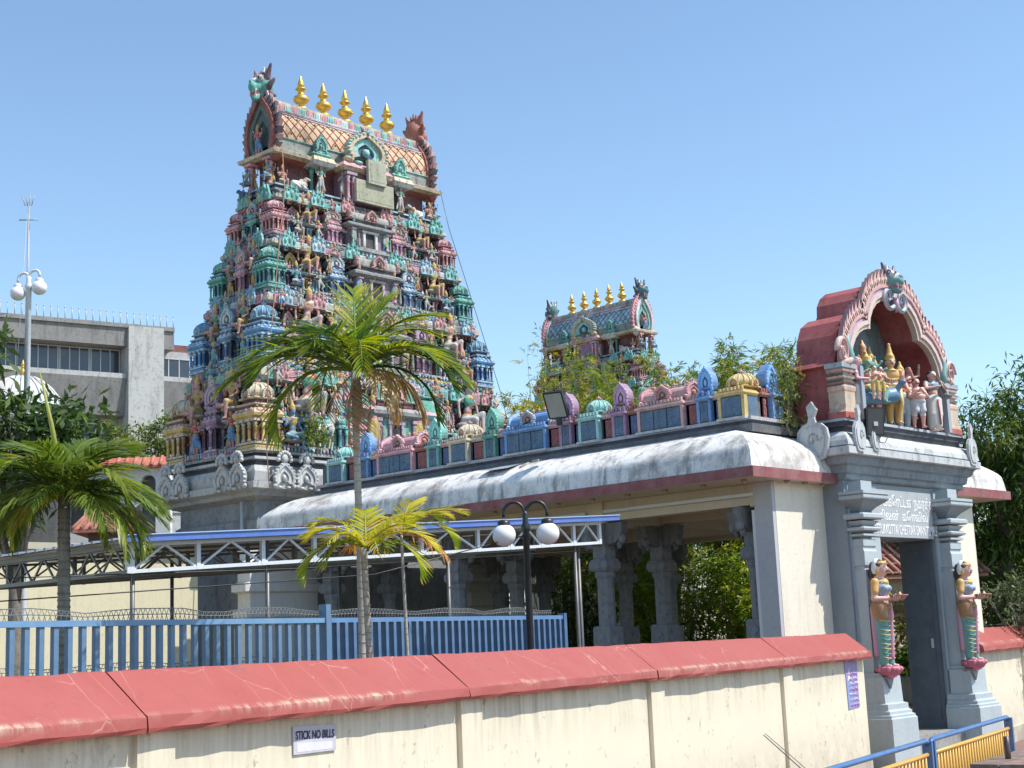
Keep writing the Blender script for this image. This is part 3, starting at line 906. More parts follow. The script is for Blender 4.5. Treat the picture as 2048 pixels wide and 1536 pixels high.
def finial_mb(h):
    mb = MB()
    k = h / .9
    mb.lathe([(r * k, z * k) for r, z in [(.17, 0), (.175, .03), (.15, .07), (.085, .10), (.07, .13), (.08, .16), (.15, .20), (.195, .26), (.20, .30), (.16, .36), (.09, .40), (.075, .44), (.085, .50), (.13, .53), (.14, .55), (.13, .565), (.06, .575), (.055, .60), (.085, .63), (.088, .66), (.06, .74), (.015, .88), (.001, .92)]], (1, 1, 1), 20)
    return mb

def gopuram(name, label, loc, rz, tiers, lattice, yalis, zbase=0.4, finial=.9, full=True):
    root = thing(name, label, 'temple tower', loc, rz)
    rng = random.Random(5)
    levels = [(6.62, 8.75, 4.0, 1.62), (8.75, 10.46, 3.58, 1.33), (10.46, 11.82, 3.2, 1.08), (11.82, 12.98, 2.87, .86), (12.98, 13.9, 2.58, .64)]
    if full:
        b = MB()
        S = lambda p, c: b.stack([(-3.72 - o, 3.72 + o, -1.32 - o, 1.32 + o, z) for o, z in p], c)
        gs = (.25, .265, .28)
        S([(.30, zbase), (.30, 1.0), (.22, 1.05), (.22, 1.5), (.3, 1.6), (.3, 1.75), (.12, 1.85), (.12, 4.95), (.2, 5.0), (.2, 5.2), (.12, 5.25), (.12, 5.62)], gs)
        b.build('base_wall', 'stone', root)
        c = MB()
        S2 = lambda p, cc: c.stack([(-3.72 - o, 3.72 + o, -1.32 - o, 1.32 + o, z) for o, z in p], cc)
        S2([(.14, 5.62), (.34, 5.70), (.36, 5.78), (.50, 5.84), (.52, 5.98), (.42, 6.0), (.44, 6.20), (.36, 6.34), (.24, 6.36), (.22, 6.46), (.34, 6.48), (.34, 6.54), (.2, 6.56), (.2, 6.64)], [GREY, GREY, (.40, .40, .39), (.46, .46, .45), DGREY, (.44, .44, .43), (.42, .42, .4), DGREY, DGREY, (.44, .44, .46), (.5, .5, .52), DGREY, DGREY])
        cor = c.build('stone_cornice', 'stone', root)
        def scroll():
            m = MB(); kudu(m, .56, .58, .09, (.50, .50, .49), (.58, .58, .57), (.30, .30, .30), 15)
            for k in range(9):
                a = PI * k / 8
                m.ell((math.cos(a) * .17, -.06, .62 + math.sin(a) * .17), (.045, .05, .05), (.54, .54, .53), 6, 4)
            m.ell((0, -.06, .64), (.10, .06, .11), (.46, .46, .45), 7, 5)
            return m
        sm = kit('scroll_ornament|g', scroll, 'stone')
        for u in (-3.45, -2.85, -1.3, 0, 1.3, 2.85, 3.45):
            put(sm, cor, u, -1.84, 5.83)
        for u in (-1.35, -.8, .8, 1.35):
            for s in (-1, 1):
                put(sm, cor, s * 4.24, u, 5.83, s * PI / 2)
    else:
        b = MB(); b.stack([(-3.5, 3.5, -1.3, 1.3, -.8), (-3.5, 3.5, -1.3, 1.3, 8.75)], (.30, .26, .26)); b.build('base_wall', 'stone', root)
    for i in range(5 - 1):
        ti = i + 1
        if ti not in tiers: continue
        z0, z1, hx, hy = levels[i]; nx, ny = levels[i + 1][2], levels[i + 1][3]
        tier(root, ti, z0, z1, hx, hy, nx, ny, rng)
    # neck storey under the wagon roof
    n = MB()
    def st(p, c): n.stack([(-2.60 - o, 2.60 + o, -.60 - o, .60 + o, z) for o, z in p], c)
    st([(.07, 12.98), (.07, 13.03), (0, 13.05), (0, 13.10), (.05, 13.12), (.05, 13.16)], [GREY, DGREY, NAVY, DGREY, SKYB])
    st([(-.26, 13.16), (-.26, 13.84)], MAROON)
    st([(-.26, 13.80), (-.04, 13.86), (.10, 13.90), (.12, 13.98), (.02, 14.03), (-.10, 14.06)], [BRICK, CREAM, CREAM, (.70, .62, .46), CREAM])
    nk = n.build('neck_storey', 'sculpt', root)
    for s in (-1, 1):
        put(fig('standing_figure', PALS[2], 'a2'), nk, s * 1.28, -.66, 13.14, 0, .70)
        put(fig('bull_figure', WPAL, 'w'), nk, s * 1.88, -.56, 13.14, 0 if s < 0 else PI, .62)
        put(fig('seated_figure', PALS[4], 'a4'), nk, s * 2.36, -.56, 13.17, 0, .62)
        put(fig('guardian_figure', PALS[1], 'a1'), nk, s * .62, -.66, 13.14, 0, .66)
        for u in (-.34, .34):
            put(fig('standing_figure', PALS[6], 'a6'), nk, s * 2.50, u, 13.14, s * PI / 2, .6)
        p = MB()
        for x0 in (s * 1.28,):
            columns(p, [x0 - .12, x0 + .12], -.44, 13.16, 13.84, .045, GREEN, TEAL)
            p.stack([(x0 - .30, x0 + .30, -.76, -.3, 13.80), (x0 - .34, x0 + .34, -.84, -.3, 13.9), (x0 - .30, x0 + .30, -.78, -.3, 14.02)], [WHITE, CREAM])
            p.stack([(x0 - .24, x0 + .24, -.66, -.3, 14.02), (x0 - .30, x0 + .30, -.72, -.3, 14.10), (x0 - .14, x0 + .14, -.64, -.3, 14.2)], [GREEN, TEAL])
            p.M = T(x0, -.62, 14.14); kudu(p, .36, .44, .10, TEAL, AQUA, GREEN, 13); p.M = Matrix.Identity(4)
        p.build('pilaster_bay', 'sculpt', nk)
    ce = MB()
    ce.box(-.62, .62, -.76, -.3, 13.1, 13.9, PURPLE)
    columns(ce, [-.56, -.4, .4, .56], -.80, 13.1, 13.8, .04, PINK, LILAC)
    ce.stack([(-.72, .72, -.84, -.3, 13.84), (-.80, .80, -.94, -.3, 13.92), (-.72, .72, -.86, -.3, 14.04)], [CREAM, PINK])
    ce.M = T(0, -.74, 14.04)
    kudu(ce, 1.25, .86, .2, CREAM, AQUA, NAVY, 21)
    ce.M = Matrix.Identity(4)
    cb = ce.build('central_bay', 'sculpt', nk)
    put(fig('lion_head', YPAL2, 'd'), cb, 0, -.84, 14.72, 0, .36)
    # wagon roof
    prof = []
    for i in range(15):
        t = i / 14
        a = PI * t
        y = -math.cos(a) * (.50 + .09 * math.sin(a) ** .5 * (1 if .05 < t < .95 else .3))
        prof.append((y, 14.05 + 1.20 * math.sin(a) ** .85))
    wg = MB(); L = 2.42; nP = len(prof)
    base, line, stripe = lattice
    v = [(-L, y, z) for y, z in prof] + [(L, y, z) for y, z in prof]
    cols = []
    for i in range(nP - 1):
        q = min(i, nP - 2 - i)
        cols.append([(.30, .33, .30), base, base, base, stripe, DGREY, stripe][min(q, 6)])
    wg.add(v, [(i, i + nP, i + nP + 1, i + 1) for i in range(nP - 1)], cols, True)
    def on(u, s, lift=.006):
        i = min(int(s), nP - 2); f = s - i
        y = lerp(prof[i][0], prof[i + 1][0], f); z = lerp(prof[i][1], prof[i + 1][1], f)
        nn = Vector((0, y / .58, (z - 14.05) / 1.2 + .12)).normalized()
        return (u, y + nn.y * lift, z + nn.z * lift)
    for sd_ in (0, 1):
        g = lambda s: s if not sd_ else nP - 1 - s
        st_ = .27
        k = -L - .6
        while k < L + .1:
            for dr in (1, -1):
                pts = []
                for j in range(6):
                    u = k + (j / 5 if dr > 0 else 1 - j / 5) * .6
                    if -L < u < L: pts.append(on(u, g(1 + 3 * j / 5)))
                if len(pts) > 1: wg.tube(pts, .012, line, 4, False)
            for j in (1.5, 2.5, 3.5):
                if -L < k + .3 + st_ / 2 < L: wg.ell(on(k + .3 + (st_ / 2 if j != 2.5 else 0), g(j), .008), (.03, .02, .03), mul(line, 3), 5, 3)
            k += st_
        for s0, c0 in ((4.0, WHITE), (4.5, PURPLE), (5.05, WHITE), (.9, AQUA)):
            wg.tube([on(-L, g(s0)), on(L, g(s0))], .022, c0, 5)
    n = 22
    for i in range(n):
        u0 = lerp(-L, L, i / n); u1 = lerp(-L, L, (i + 1) / n)
        wg.box(u0 + .008, u1 - .008, -.20, .20, 15.16, 15.36, [AQUA, PINK, WHITE, ROSE][i % 4])
        wg.box(u0 + .05, u1 - .05, -.212, .212, 15.2, 15.32, [TEAL, ROSE, AQUA, PINK][i % 4])
    wg.box(-L, L, -.19, .19, 15.36, 15.41, CREAM)
    roof = wg.build('wagon_roof', 'sculpt', root)
    fm = kit('finial|%.2f' % finial, lambda: finial_mb(finial), 'gold')
    for i in range(5):
        put(fm, roof, lerp(-1.40, 1.40, i / 4) + .08, 0, 15.41)
    # gable ends: flame-edged horseshoe with a lion head on top
    for s, yp in zip((-1, 1), yalis):
        g = MB()
        g.M = T(s * L, 0, 13.72) @ RZ(s * PI / 2)
        c1 = BRICK if yp is not YPAL2 else WHITE; c2 = (.16, .22, .22) if yp is not YPAL2 else AQUA
        o = ring_pts(27, 1.12, 1.80); m1 = [(x * .82, .7 + (z - .7) * .83) for x, z in o]; m2 = [(x * .62, .7 + (z - .7) * .64) for x, z in o]; m3 = [(x * .40, .66 + (z - .66) * .42) for x, z in o]
        g.ribbon(m1, o, -.20, .08, c1); g.ribbon(m2, m1, -.13, .06, c2); g.ribbon(m3, m2, -.08, .05, mul(c2, .7)); g.prism(list(m3), -.04, .04, (.03, .05, .06))
        for k in range(1, 26):
            x, z = o[k]; d = Vector((x, z - .75)).normalized()
            t_ = Vector((-d.y, d.x))
            b0 = Vector((x, z)); p0 = b0 - t_ * .10; p1 = b0 + t_ * .10; tip = b0 + d * .20 + Vector((0, .05))
            g.prism([tuple(p0), tuple(p1), tuple(b0 + d * .12 + t_ * .07), tuple(tip), tuple(b0 + d * .1 - t_ * .09)], -.12, -.02, jit(rng, PINK if yp is YPAL2 else (ROSE if k % 2 else (.22, .20, .22)), .2))
        for s2 in (-1, 1):
            g.ell((s2 * .52, -.1, .22), (.15, .14, .22), c1, 9, 6); g.ell((s2 * .52, -.16, .22), (.10, .12, .12), c2, 8, 5)
            columns(g, [s2 * .36], -.16, -.56, .12, .06, ROSE, PINK)
        gb = g.build('gable_arch', 'sculpt', root)
        x, y = s * (L + .1), 0
        yl = put(fig('lion_head', yp, str(id(yp) % 97)), gb, x, y, 15.28, s * PI / 2, .92, 1.02)
        put(fig('standing_figure', PALS[3], 'a3'), gb, s * (L + .22), 0, 13.95, s * PI / 2, .72)
        for u in (-.40, .40):
            put(fig('seated_figure', PALS[5], 'a5'), gb, s * (L + .26), u, 13.30, s * PI / 2, .62)
    return root

main_tower = gopuram('gateway_tower', 'tall main gateway tower crowded with painted figures, five gold finials on its roof', (22.7, 26.75, 0), 0, (1, 2, 3, 4), ((.74, .45, .27), (.16, .05, .025), WHITE), (YPAL, YPAL3))
pq = MB()
pq.box(-.45, .75, -.99, -.90, 13.06, 13.62, (.40, .40, .29)); pq.box(-.12, .45, -1.07, -.98, 13.55, 14.15, (.40, .41, .31))
pq.box(-.38, .68, -.996, -.99, 13.12, 13.56, (.36, .36, .26)); pq.box(-.06, .39, -1.076, -1.07, 13.62, 14.08, (.36, .37, .28))
pq.build('stone_plaque', 'stone', main_tower)
lc = MB()
lc.tube([(-2.5, -.75, 14.0), (-2.6, -.95, 12.9), (-2.9, -1.15, 11.8), (-3.25, -1.4, 10.4), (-3.7, -1.7, 8.7), (-4.0, -2.0, 6.6), (-4.0, -2.1, 5.6)], .012, (.35, .16, .09), 5)
lc.build('lightning_cable', 'metalpaint', main_tower); lc = MB()
lc.tube([(2.6, -.74, 14.0), (2.68, -.95, 12.9), (2.95, -1.15, 11.7), (3.25, -1.35, 10.4), (3.62, -1.62, 8.7), (3.95, -1.9, 6.6)], .010, (.12, .12, .13), 5)
lc.build('lightning_cable', 'metalpaint', main_tower); lc = MB()
lc.tube([(-4.0, -1.1, 5.6), (-4.0, -1.1, 3.4)], .035, (.5, .5, .5), 8)
lc.build('drain_pipe', 'metalpaint', main_tower)
far_tower = gopuram('gateway_tower', 'smaller distant gateway tower with a blue lattice roof rising above the yellow bamboo', (46.8, 38.85, .85), -PI / 2, (2, 3, 4), ((.42, .60, .70), (.05, .10, .20), (.70, .48, .54)), (YPAL2, YPAL2), full=False)
# ------------------------------------------------------------------ ground
def sheet(name, pts, z, mat):
    me = bpy.data.meshes.new(name)
    me.from_pydata([(x, y, z) for x, y in pts], [], [tuple(range(len(pts)))])
    me.materials.append(mat)
    return structure(link(name, me))
def asphalt():
    m, nt, b = new_mat('asphalt')
    n1 = noise(nt, .4, 6, .7, mapping(nt)); n2 = noise(nt, 30, 3, .6, mapping(nt))
    c = mixc(nt, n2, ramp(nt, n1, [(.3, (.045, .045, .047)), (.7, (.075, .073, .07))]), (.09, .088, .085))
    nt.links.new(c, b.inputs['Base Color']); b.inputs['Roughness'].default_value = .85
    bump(nt, b, n2, .4, .01)
    return m
def soil():
    m, nt, b = new_mat('compound_ground')
    n1 = noise(nt, .7, 6, .7, mapping(nt)); n2 = noise(nt, 14, 4, .7, mapping(nt))
    c = mixc(nt, n2, ramp(nt, n1, [(.35, (.16, .13, .08)), (.6, (.20, .16, .09)), (.72, (.08, .12, .03))]), (.24, .18, .11))
    nt.links.new(c, b.inputs['Base Color']); b.inputs['Roughness'].default_value = .95
    bump(nt, b, n2, .6, .03)
    return m
def pavers():
    m, nt, b = new_mat('pavers')
    br = node(nt, 'ShaderNodeTexBrick')
    br.inputs['Scale'].default_value = 4.5; br.inputs['Mortar Size'].default_value = .012
    br.inputs['Color1'].default_value = (.26, .15, .12, 1); br.inputs['Color2'].default_value = (.21, .12, .10, 1); br.inputs['Mortar'].default_value = (.10, .08, .07, 1)
    nt.links.new(mapping(nt), br.inputs['Vector'])
    n1 = noise(nt, 3, 6, .7, mapping(nt))
    nt.links.new(mixc(nt, ramp(nt, n1, [(.4, (0, 0, 0)), (.8, (.5, .5, .5))]), br.outputs[0], (.12, .10, .09)), b.inputs['Base Color'])
    b.inputs['Roughness'].default_value = .85
    return m
WD = Vector((math.cos(R(13)), math.sin(R(13)), 0)); WN = Vector((-math.sin(R(13)), math.cos(R(13)), 0))
def wp(s, c): p = WD * s + WN * c; return (p.x, p.y)
sheet('ground', [(-900, -900), (900, -900), (900, 900), (-900, 900)], 0, soil())
sheet('road', [wp(-60, -6), wp(120, -6), wp(120, 3.4), wp(-60, 3.4)], .004, asphalt())
pv = MB()
a, b_, c_, d_ = wp(-60, 3.4), wp(120, 3.4), wp(120, 6.9), wp(-60, 6.9)
pv.add([(*a, 0), (*b_, 0), (*c_, 0), (*d_, 0), (*a, .14), (*b_, .14), (*c_, .14), (*d_, .14)], [(4, 5, 6, 7), (0, 1, 5, 4), (1, 2, 6, 5), (3, 0, 4, 7)], (.3, .3, .3))
structure(pv.build('pavement', pavers()))
cg = MB()
q = [wp(-60, 7.1), wp(22.3, 7.1), (21.5, 12.9), (24.2, 12.9), wp(26, 7.1), wp(120, 7.1), (140, 140), (-60, 140)]
cg.add([(x, y, .45) for x, y in q], [tuple(range(len(q)))], (.2, .2, .1))
structure(cg.build('compound_ground', soil()))

# ------------------------------------------------------------------ boundary wall
CW = (.71, .645, .50); RED = (.345, .072, .060)
def wallmat():
    m, nt, b = new_mat('cream_wall_paint')
    c = attr(nt)
    n1 = noise(nt, 1.2, 6, .7, mapping(nt))
    c = mixc(nt, ramp(nt, n1, [(.4, (0, 0, 0)), (.75, (.25,) * 3)]), c, (.62, .55, .42))
    # rain streaks running down from the coping
    n3 = noise(nt, 1.0, 5, .75, mapping(nt, (9, 9, .8)))
    geo = node(nt, 'ShaderNodeNewGeometry'); sep = node(nt, 'ShaderNodeSeparateXYZ'); nt.links.new(geo.outputs['Position'], sep.inputs[0])
    mr = node(nt, 'ShaderNodeMapRange'); mr.inputs[1].default_value = 1.35; mr.inputs[2].default_value = 1.95
    nt.links.new(sep.outputs['Z'], mr.inputs[0])
    k = node(nt, 'ShaderNodeMath', operation='MULTIPLY'); nt.links.new(mr.outputs[0], k.inputs[0])
    nt.links.new(ramp(nt, n3, [(.42, (0, 0, 0)), (.72, (.75,) * 3)]), k.inputs[1])
    c = mixc(nt, k.outputs[0], c, (.20, .165, .12))
    # patches of newer paint, splashed dirt near the ground
    n6 = noise(nt, .55, 3, .5, mapping(nt, (1, 1, 1.5)), 1.5)
    c = mixc(nt, ramp(nt, n6, [(.50, (0, 0, 0)), (.53, (.30,) * 3)]), c, (.72, .66, .50))
    mg = node(nt, 'ShaderNodeMapRange'); mg.inputs[1].default_value = 1.15; mg.inputs[2].default_value = .15
    nt.links.new(sep.outputs['Z'], mg.inputs[0])
    k2 = node(nt, 'ShaderNodeMath', operation='MULTIPLY'); nt.links.new(mg.outputs[0], k2.inputs[0])
    nt.links.new(ramp(nt, noise(nt, 3.0, 6, .8, mapping(nt)), [(.35, (0, 0, 0)), (.7, (.9,) * 3)]), k2.inputs[1])
    c = mixc(nt, k2.outputs[0], c, (.30, .25, .19))
    # black mould spots and flaking
    n4 = noise(nt, 5.5, 6, .75, mapping(nt, (1, 1, .8)))
    c = mixc(nt, ramp(nt, n4, [(.60, (0, 0, 0)), (.67, (.6,) * 3)]), c, (.16, .14, .12))
    n5 = noise(nt, 2.2, 6, .75, mapping(nt, (1, 1, .6)))
    c = mixc(nt, ramp(nt, n5, [(.62, (0, 0, 0)), (.68, (.5,) * 3)]), c, (.42, .37, .30))
    nt.links.new(c, b.inputs['Base Color'])
    b.inputs['Roughness'].default_value = .75
    bump(nt, b, n4, .2, .01)
    return m
def redmat():
    m, nt, b = new_mat('red_coping_paint')
    c = attr(nt)
    n1 = noise(nt, 1.6, 6, .7, mapping(nt)); n2 = noise(nt, 9, 6, .75, mapping(nt))
    c = mixc(nt, ramp(nt, n1, [(.35, (0, 0, 0)), (.8, (.45,) * 3)]), c, (.40, .125, .105))
    c = mixc(nt, ramp(nt, n2, [(.58, (0, 0, 0)), (.74, (.6,) * 3)]), c, (.20, .06, .05))
    n7 = noise(nt, 3.2, 7, .8, mapping(nt, (1, 1, 2.2)), .8)
    c = mixc(nt, ramp(nt, n7, [(.60, (0, 0, 0)), (.67, (.55,) * 3)]), c, (.16, .09, .075))
    n8 = noise(nt, 5, 7, .8, mapping(nt, (1, 1, 3)), .4)
    c = mixc(nt, ramp(nt, n8, [(.655, (0, 0, 0)), (.69, (.6,) * 3)]), c, (.58, .38, .30))
    # thin pale cracks
    vo = node(nt, 'ShaderNodeTexVoronoi', feature='DISTANCE_TO_EDGE'); vo.inputs['Scale'].default_value = 1.25
    mp = mapping(nt, (1.9, .8, .8)); nz = node(nt, 'ShaderNodeTexNoise'); nz.inputs['Scale'].default_value = 5; nt.links.new(mp, nz.inputs[0])
    ad = node(nt, 'ShaderNodeVectorMath', operation='MULTIPLY_ADD'); ad.inputs[1].default_value = (.12, .12, .12)
    nt.links.new(nz.outputs['Color'], ad.inputs[0]); nt.links.new(mp, ad.inputs[2]); nt.links.new(ad.outputs[0], vo.inputs['Vector'])
    gate_ = ramp(nt, noise(nt, .9, 3, .6, mapping(nt)), [(.44, (0, 0, 0)), (.56, (1, 1, 1))])
    mk = node(nt, 'ShaderNodeMath', operation='MULTIPLY')
    nt.links.new(ramp(nt, vo.outputs['Distance'], [(.0015, (.38,) * 3), (.007, (0, 0, 0))]), mk.inputs[0]); nt.links.new(gate_, mk.inputs[1])
    c = mixc(nt, mk.outputs[0], c, (.70, .48, .38))
    # chipped arris with pale drips below it
    geo = node(nt, 'ShaderNodeNewGeometry'); sep = node(nt, 'ShaderNodeSeparateXYZ'); nt.links.new(geo.outputs['Position'], sep.inputs[0])
    mr = node(nt, 'ShaderNodeMapRange'); mr.inputs[1].default_value = 1.96; mr.inputs[2].default_value = 2.035; nt.links.new(sep.outputs['Z'], mr.inputs[0])
    m2 = node(nt, 'ShaderNodeMapRange'); m2.inputs[1].default_value = 2.075; m2.inputs[2].default_value = 2.045; nt.links.new(sep.outputs['Z'], m2.inputs[0])
    k1 = node(nt, 'ShaderNodeMath', operation='MULTIPLY'); nt.links.new(mr.outputs[0], k1.inputs[0]); nt.links.new(m2.outputs[0], k1.inputs[1])
    pw = node(nt, 'ShaderNodeMath', operation='POWER'); nt.links.new(k1.outputs[0], pw.inputs[0]); pw.inputs[1].default_value = 2.2
    n9 = ramp(nt, noise(nt, 1.0, 6, .8, mapping(nt, (9, 2, 2))), [(.44, (0, 0, 0)), (.62, (1, 1, 1))])
    n10 = ramp(nt, noise(nt, .42, 3, .6, mapping(nt)), [(.40, (0, 0, 0)), (.56, (1, 1, 1))])
    k3 = node(nt, 'ShaderNodeMath', operation='MULTIPLY'); nt.links.new(pw.outputs[0], k3.inputs[0]); nt.links.new(n9, k3.inputs[1])
    k4 = node(nt, 'ShaderNodeMath', operation='MULTIPLY'); nt.links.new(k3.outputs[0], k4.inputs[0]); nt.links.new(n10, k4.inputs[1])
    c = mixc(nt, k4.outputs[0], c, (.56, .42, .32))
    nt.links.new(c, b.inputs['Base Color'])
    b.inputs['Roughness'].default_value = .55
    bump(nt, b, n2, .25, .01)
    return m
M['wall'] = wallmat(); M['red'] = redmat()

def boundary(name, label, s_breaks, c0, zt=2.32, zf=2.03, zb=1.93, dz=0.0):
    root = thing(name, label, 'wall', (0, 0, 0))
    root.rotation_euler = (0, 0, R(13))
    rng = random.Random(int(c0 * 10))
    w = MB(); s0, s1 = s_breaks[0], s_breaks[-1]
    w.box(s0, s1, c0, c0 + .5, 0.02, zb + .05, CW)
    for s in s_breaks[1:-1]:
        w.box(s + .00, s + .34, c0 - .05, c0 + .02, 0.02, zb + .02, CW)
    w.box(s0, s1, c0 - .03, c0 + .02, .02, .42, (.42, .37, .29))
    w.build('wall_body', 'wall', root)
    for a, b in zip(s_breaks[:-1], s_breaks[1:]):
        m = MB(); n = max(4, int((b - a) / .22))
        rows = []
        for i in range(n + 1):
            s = lerp(a + .008, b - .008, i / n)
            j = lambda k=.007: rng.uniform(-k, k)
            o = -.02 if i in (0, n) else 0
            rows.append([(s, c0 - .02, zb + j(.004)), (s, c0 - .13 + j(), zb + j()), (s, c0 - .145 + j(), zb + .03 + j(.004)), (s, c0 - .135 + j(), zf + j(.005)), (s, c0 - .115 + j(.004), zf + .014), (s, c0 + .23, zt + j(.008)), (s, c0 + .28, zt + j(.005)), (s, c0 + .62, zf), (s, c0 + .62, zb), (s, c0 + .50, zb)])
        v = [p for r in rows for p in r]; k = 10
        f = [(i * k + j, (i + 1) * k + j, (i + 1) * k + j + 1, i * k + j + 1) for i in range(n) for j in range(k - 1)]
        m.add(v, f, [jit(rng, RED, .05) if False else RED for _ in f])
        m.add(v, [tuple(range(k)), tuple(reversed(range(n * k, n * k + k)))], mul(RED, .9))
        m.build('coping', 'red', root)
    return root
lw = boundary('boundary_wall', 'long cream street wall with cracked red coping running from the left to the gate', [1.0, 3.4, 6.94, 10.75, 14.55, 18.62, 22.25], 6.94)
rw = boundary('boundary_wall', 'short cream wall with red coping to the right of the temple gate', [26.92, 30.6, 34.6, 39, 44], 6.33, 2.30, 1.98, 1.87)

def text_mesh(body, size, mat, parent=None, name='lettering', loc=(0, 0, 0), rot=(0, 0, 0), ext=.002, bold=0.0, sx=1.0, label=None, align='CENTER', shear=0):
    cu = bpy.data.curves.new('text', 'FONT')
    cu.body = body; cu.size = size; cu.extrude = ext; cu.offset = bold; cu.align_x = align; cu.align_y = 'CENTER'; cu.shear = shear
    to = bpy.data.objects.new('text', cu); COL.objects.link(to)
    dg = bpy.context.evaluated_depsgraph_get(); dg.update()
    me = bpy.data.meshes.new_from_object(to.evaluated_get(dg))
    COL.objects.unlink(to); bpy.data.objects.remove(to)
    me.materials.clear(); me.materials.append(mat)
    o = link(name, me, parent, loc); o.rotation_euler = rot; o.scale = (sx, 1, 1)
    return o
M['ink'] = plain('dark_ink', (.035, .03, .07), .6)
M['whiteink'] = plain('white_lettering', (.82, .82, .82), .55)

# stick-no-bills notice
nb = thing('notice_sign', 'small white paper notice reading STICK NO BILLS on the cream wall', 'sign')
nb.location = (*wp(8.79, 6.94), 1.76); nb.rotation_euler = (R(0), R(0), R(13))
m = MB(); m.prism([(-.255, -.10), (.245, -.105), (.252, .085), (-.258, .10)], -.016, -.004, (.52, .51, .57)); m.prism([(-.22, -.085), (.20, -.09), (.205, -.035), (-.215, -.02)], -.0175, -.0165, (.66, .65, .68))
m.build('paper', 'clean', nb)
text_mesh('STICK NO BILLS', .083, M['ink'], nb, 'lettering', (-.005, -.0185, .025), (PI / 2, R(2), 0), .0008, .0018, .78)
# torn purple poster
po = thing('torn_poster', 'torn purple and blue poster pasted on the wall beside the gate', 'poster')
po.location = (*wp(21.62, 6.94), 1.53); po.rotation_euler = (0, 0, R(13))
rng = random.Random(3)
m = MB(); m.prism([(-.26, -.31), (.27, -.30), (.26, .10), (.30, .42), (-.32, .44), (-.28, .12)], -.010, -.004, (.30, .26, .52))
m.prism([(-.26, -.31), (-.02, -.305), (-.05, .1), (-.27, .12)], -.0115, -.0105, (.22, .30, .58))
m.build('paper', 'clean', po)
m = MB()
for r_ in range(7):
    z = .20 - r_ * .075
    for k in range(6):
        x = -.18 + k * .072 + rng.uniform(-.01, .01)
        m.tube([(x, -.013, z), (x + .03, -.013, z + rng.uniform(-.02, .03)), (x + rng.uniform(.02, .05), -.013, z - .03)], .009, (.72, .62, .80) if r_ % 3 else (.60, .34, .66), 4)
m.prism([(-.22, .10), (-.12, .12), (-.10, .30), (-.16, .22)], -.0125, -.0115, (.84, .84, .88))
m.build('lettering', 'clean', po)

# ------------------------------------------------------------------ pillared hall
def roofmat():
    m, nt, b = new_mat('stained_white_roof')
    c = attr(nt)
    n1 = noise(nt, .8, 9, .74, mapping(nt, (1, 1, 1.3)), .25); n2 = noise(nt, 1.0, 8, .78, mapping(nt, (3.4, 3.4, .9)), .2); n3 = noise(nt, 16, 5, .8, mapping(nt))
    c = mixc(nt, ramp(nt, n1, [(.47, (0, 0, 0)), (.60, (.85,) * 3)]), c, (.37, .34, .31))
    c = mixc(nt, ramp(nt, n2, [(.49, (0, 0, 0)), (.63, (.75,) * 3)]), c, (.16, .15, .14))
    c = mixc(nt, ramp(nt, n3, [(.60, (0, 0, 0)), (.72, (.5,) * 3)]), c, (.48, .46, .43))
    nt.links.new(c, b.inputs['Base Color'])
    b.inputs['Roughness'].default_value = .7
    bump(nt, b, n3, .35, .015)
    return m
M['roof'] = roofmat()
hall = thing('pillared_hall', 'open pillared hall with a stained white curved roof and a parapet of small painted shrines', 'temple hall')
hall.location = (0, 0, -.0936); hall.scale = (1.039,) * 3
X0, X1, Y0, Y1 = 17.71, 26.15, 11.9, 23.9
def rect_loft(mb, prof, col, cut=None):
    mb.stack([(X0 + o, X1 - o, Y0 + o, Y1 - o, z) for o, z in prof], col, cap=False)
def ring_loft(mb, prof, cols):
    """one loft round the hall, subdivided along its length"""
    for (ax, ay, bx, by) in ((0, 0, 1, 0), (1, 0, 1, 1), (1, 1, 0, 1), (0, 1, 0, 0)):
        n = 24; v = []
        for o, z in prof:
            xa = lerp(X0 + o, X1 - o, ax); ya = lerp(Y0 + o, Y1 - o, ay); xb = lerp(X0 + o, X1 - o, bx); yb = lerp(Y0 + o, Y1 - o, by)
            for i in range(n + 1): v.append((lerp(xa, xb, i / n), lerp(ya, yb, i / n), z))
        f = []; c = []
        for j in range(len(prof) - 1):
            for i in range(n):
                f.append((j * (n + 1) + i, j * (n + 1) + i + 1, (j + 1) * (n + 1) + i + 1, (j + 1) * (n + 1) + i)); c.append(cols[j] if isinstance(cols, list) else cols)
        mb.add(v, f, c, True)
WH = (.80, .775, .735)
m = MB()
ring_loft(m, [(.05, 4.78), (.055, 4.80), (.075, 4.95), (.10, 5.06), (.145, 5.12), (.24, 5.20), (.40, 5.315), (.60, 5.405), (.84, 5.47), (1.06, 5.505)], WH)
m.build('curved_roof', 'roof', hall)
m = MB()
m.stack([(X0, X1, Y0, Y1, 4.63), (X0, X1, Y0, Y1, 4.785), (X0 + .06, X1 - .06, Y0 + .06, Y1 - .06, 4.79)], (.27, .05, .055), False)
m.build('fascia', 'paint', hall)
m = MB()
m.stack([(X0 + .01, X1 - .01, Y0 + .01, Y1 - .01, 4.635), (X0 + .01, X1 - .01, Y0 + .01, Y1 - .01, 4.66)], (.62, .55, .42))
for y in (12.45, 15.7, 19.19, 22.8):
    m.box(18.62, 25.3, y - .16, y + .16, 4.28, 4.633, (.60, .52, .40))
for x in (18.8, 20.34, 23.6, 25.1):
    m.box(x - .14, x + .14, 12.6, 23.5, 4.31, 4.631, (.60, .52, .40))
m.build('ceiling', 'clean', hall)
def spot_mb():
    m = MB(); m.lathe([(.045, 4.60), (.05, 4.636)], (.30, .24, .18), 8); m.lathe([(.025, 4.585), (.02, 4.60)], (.55, .5, .4), 8); return m
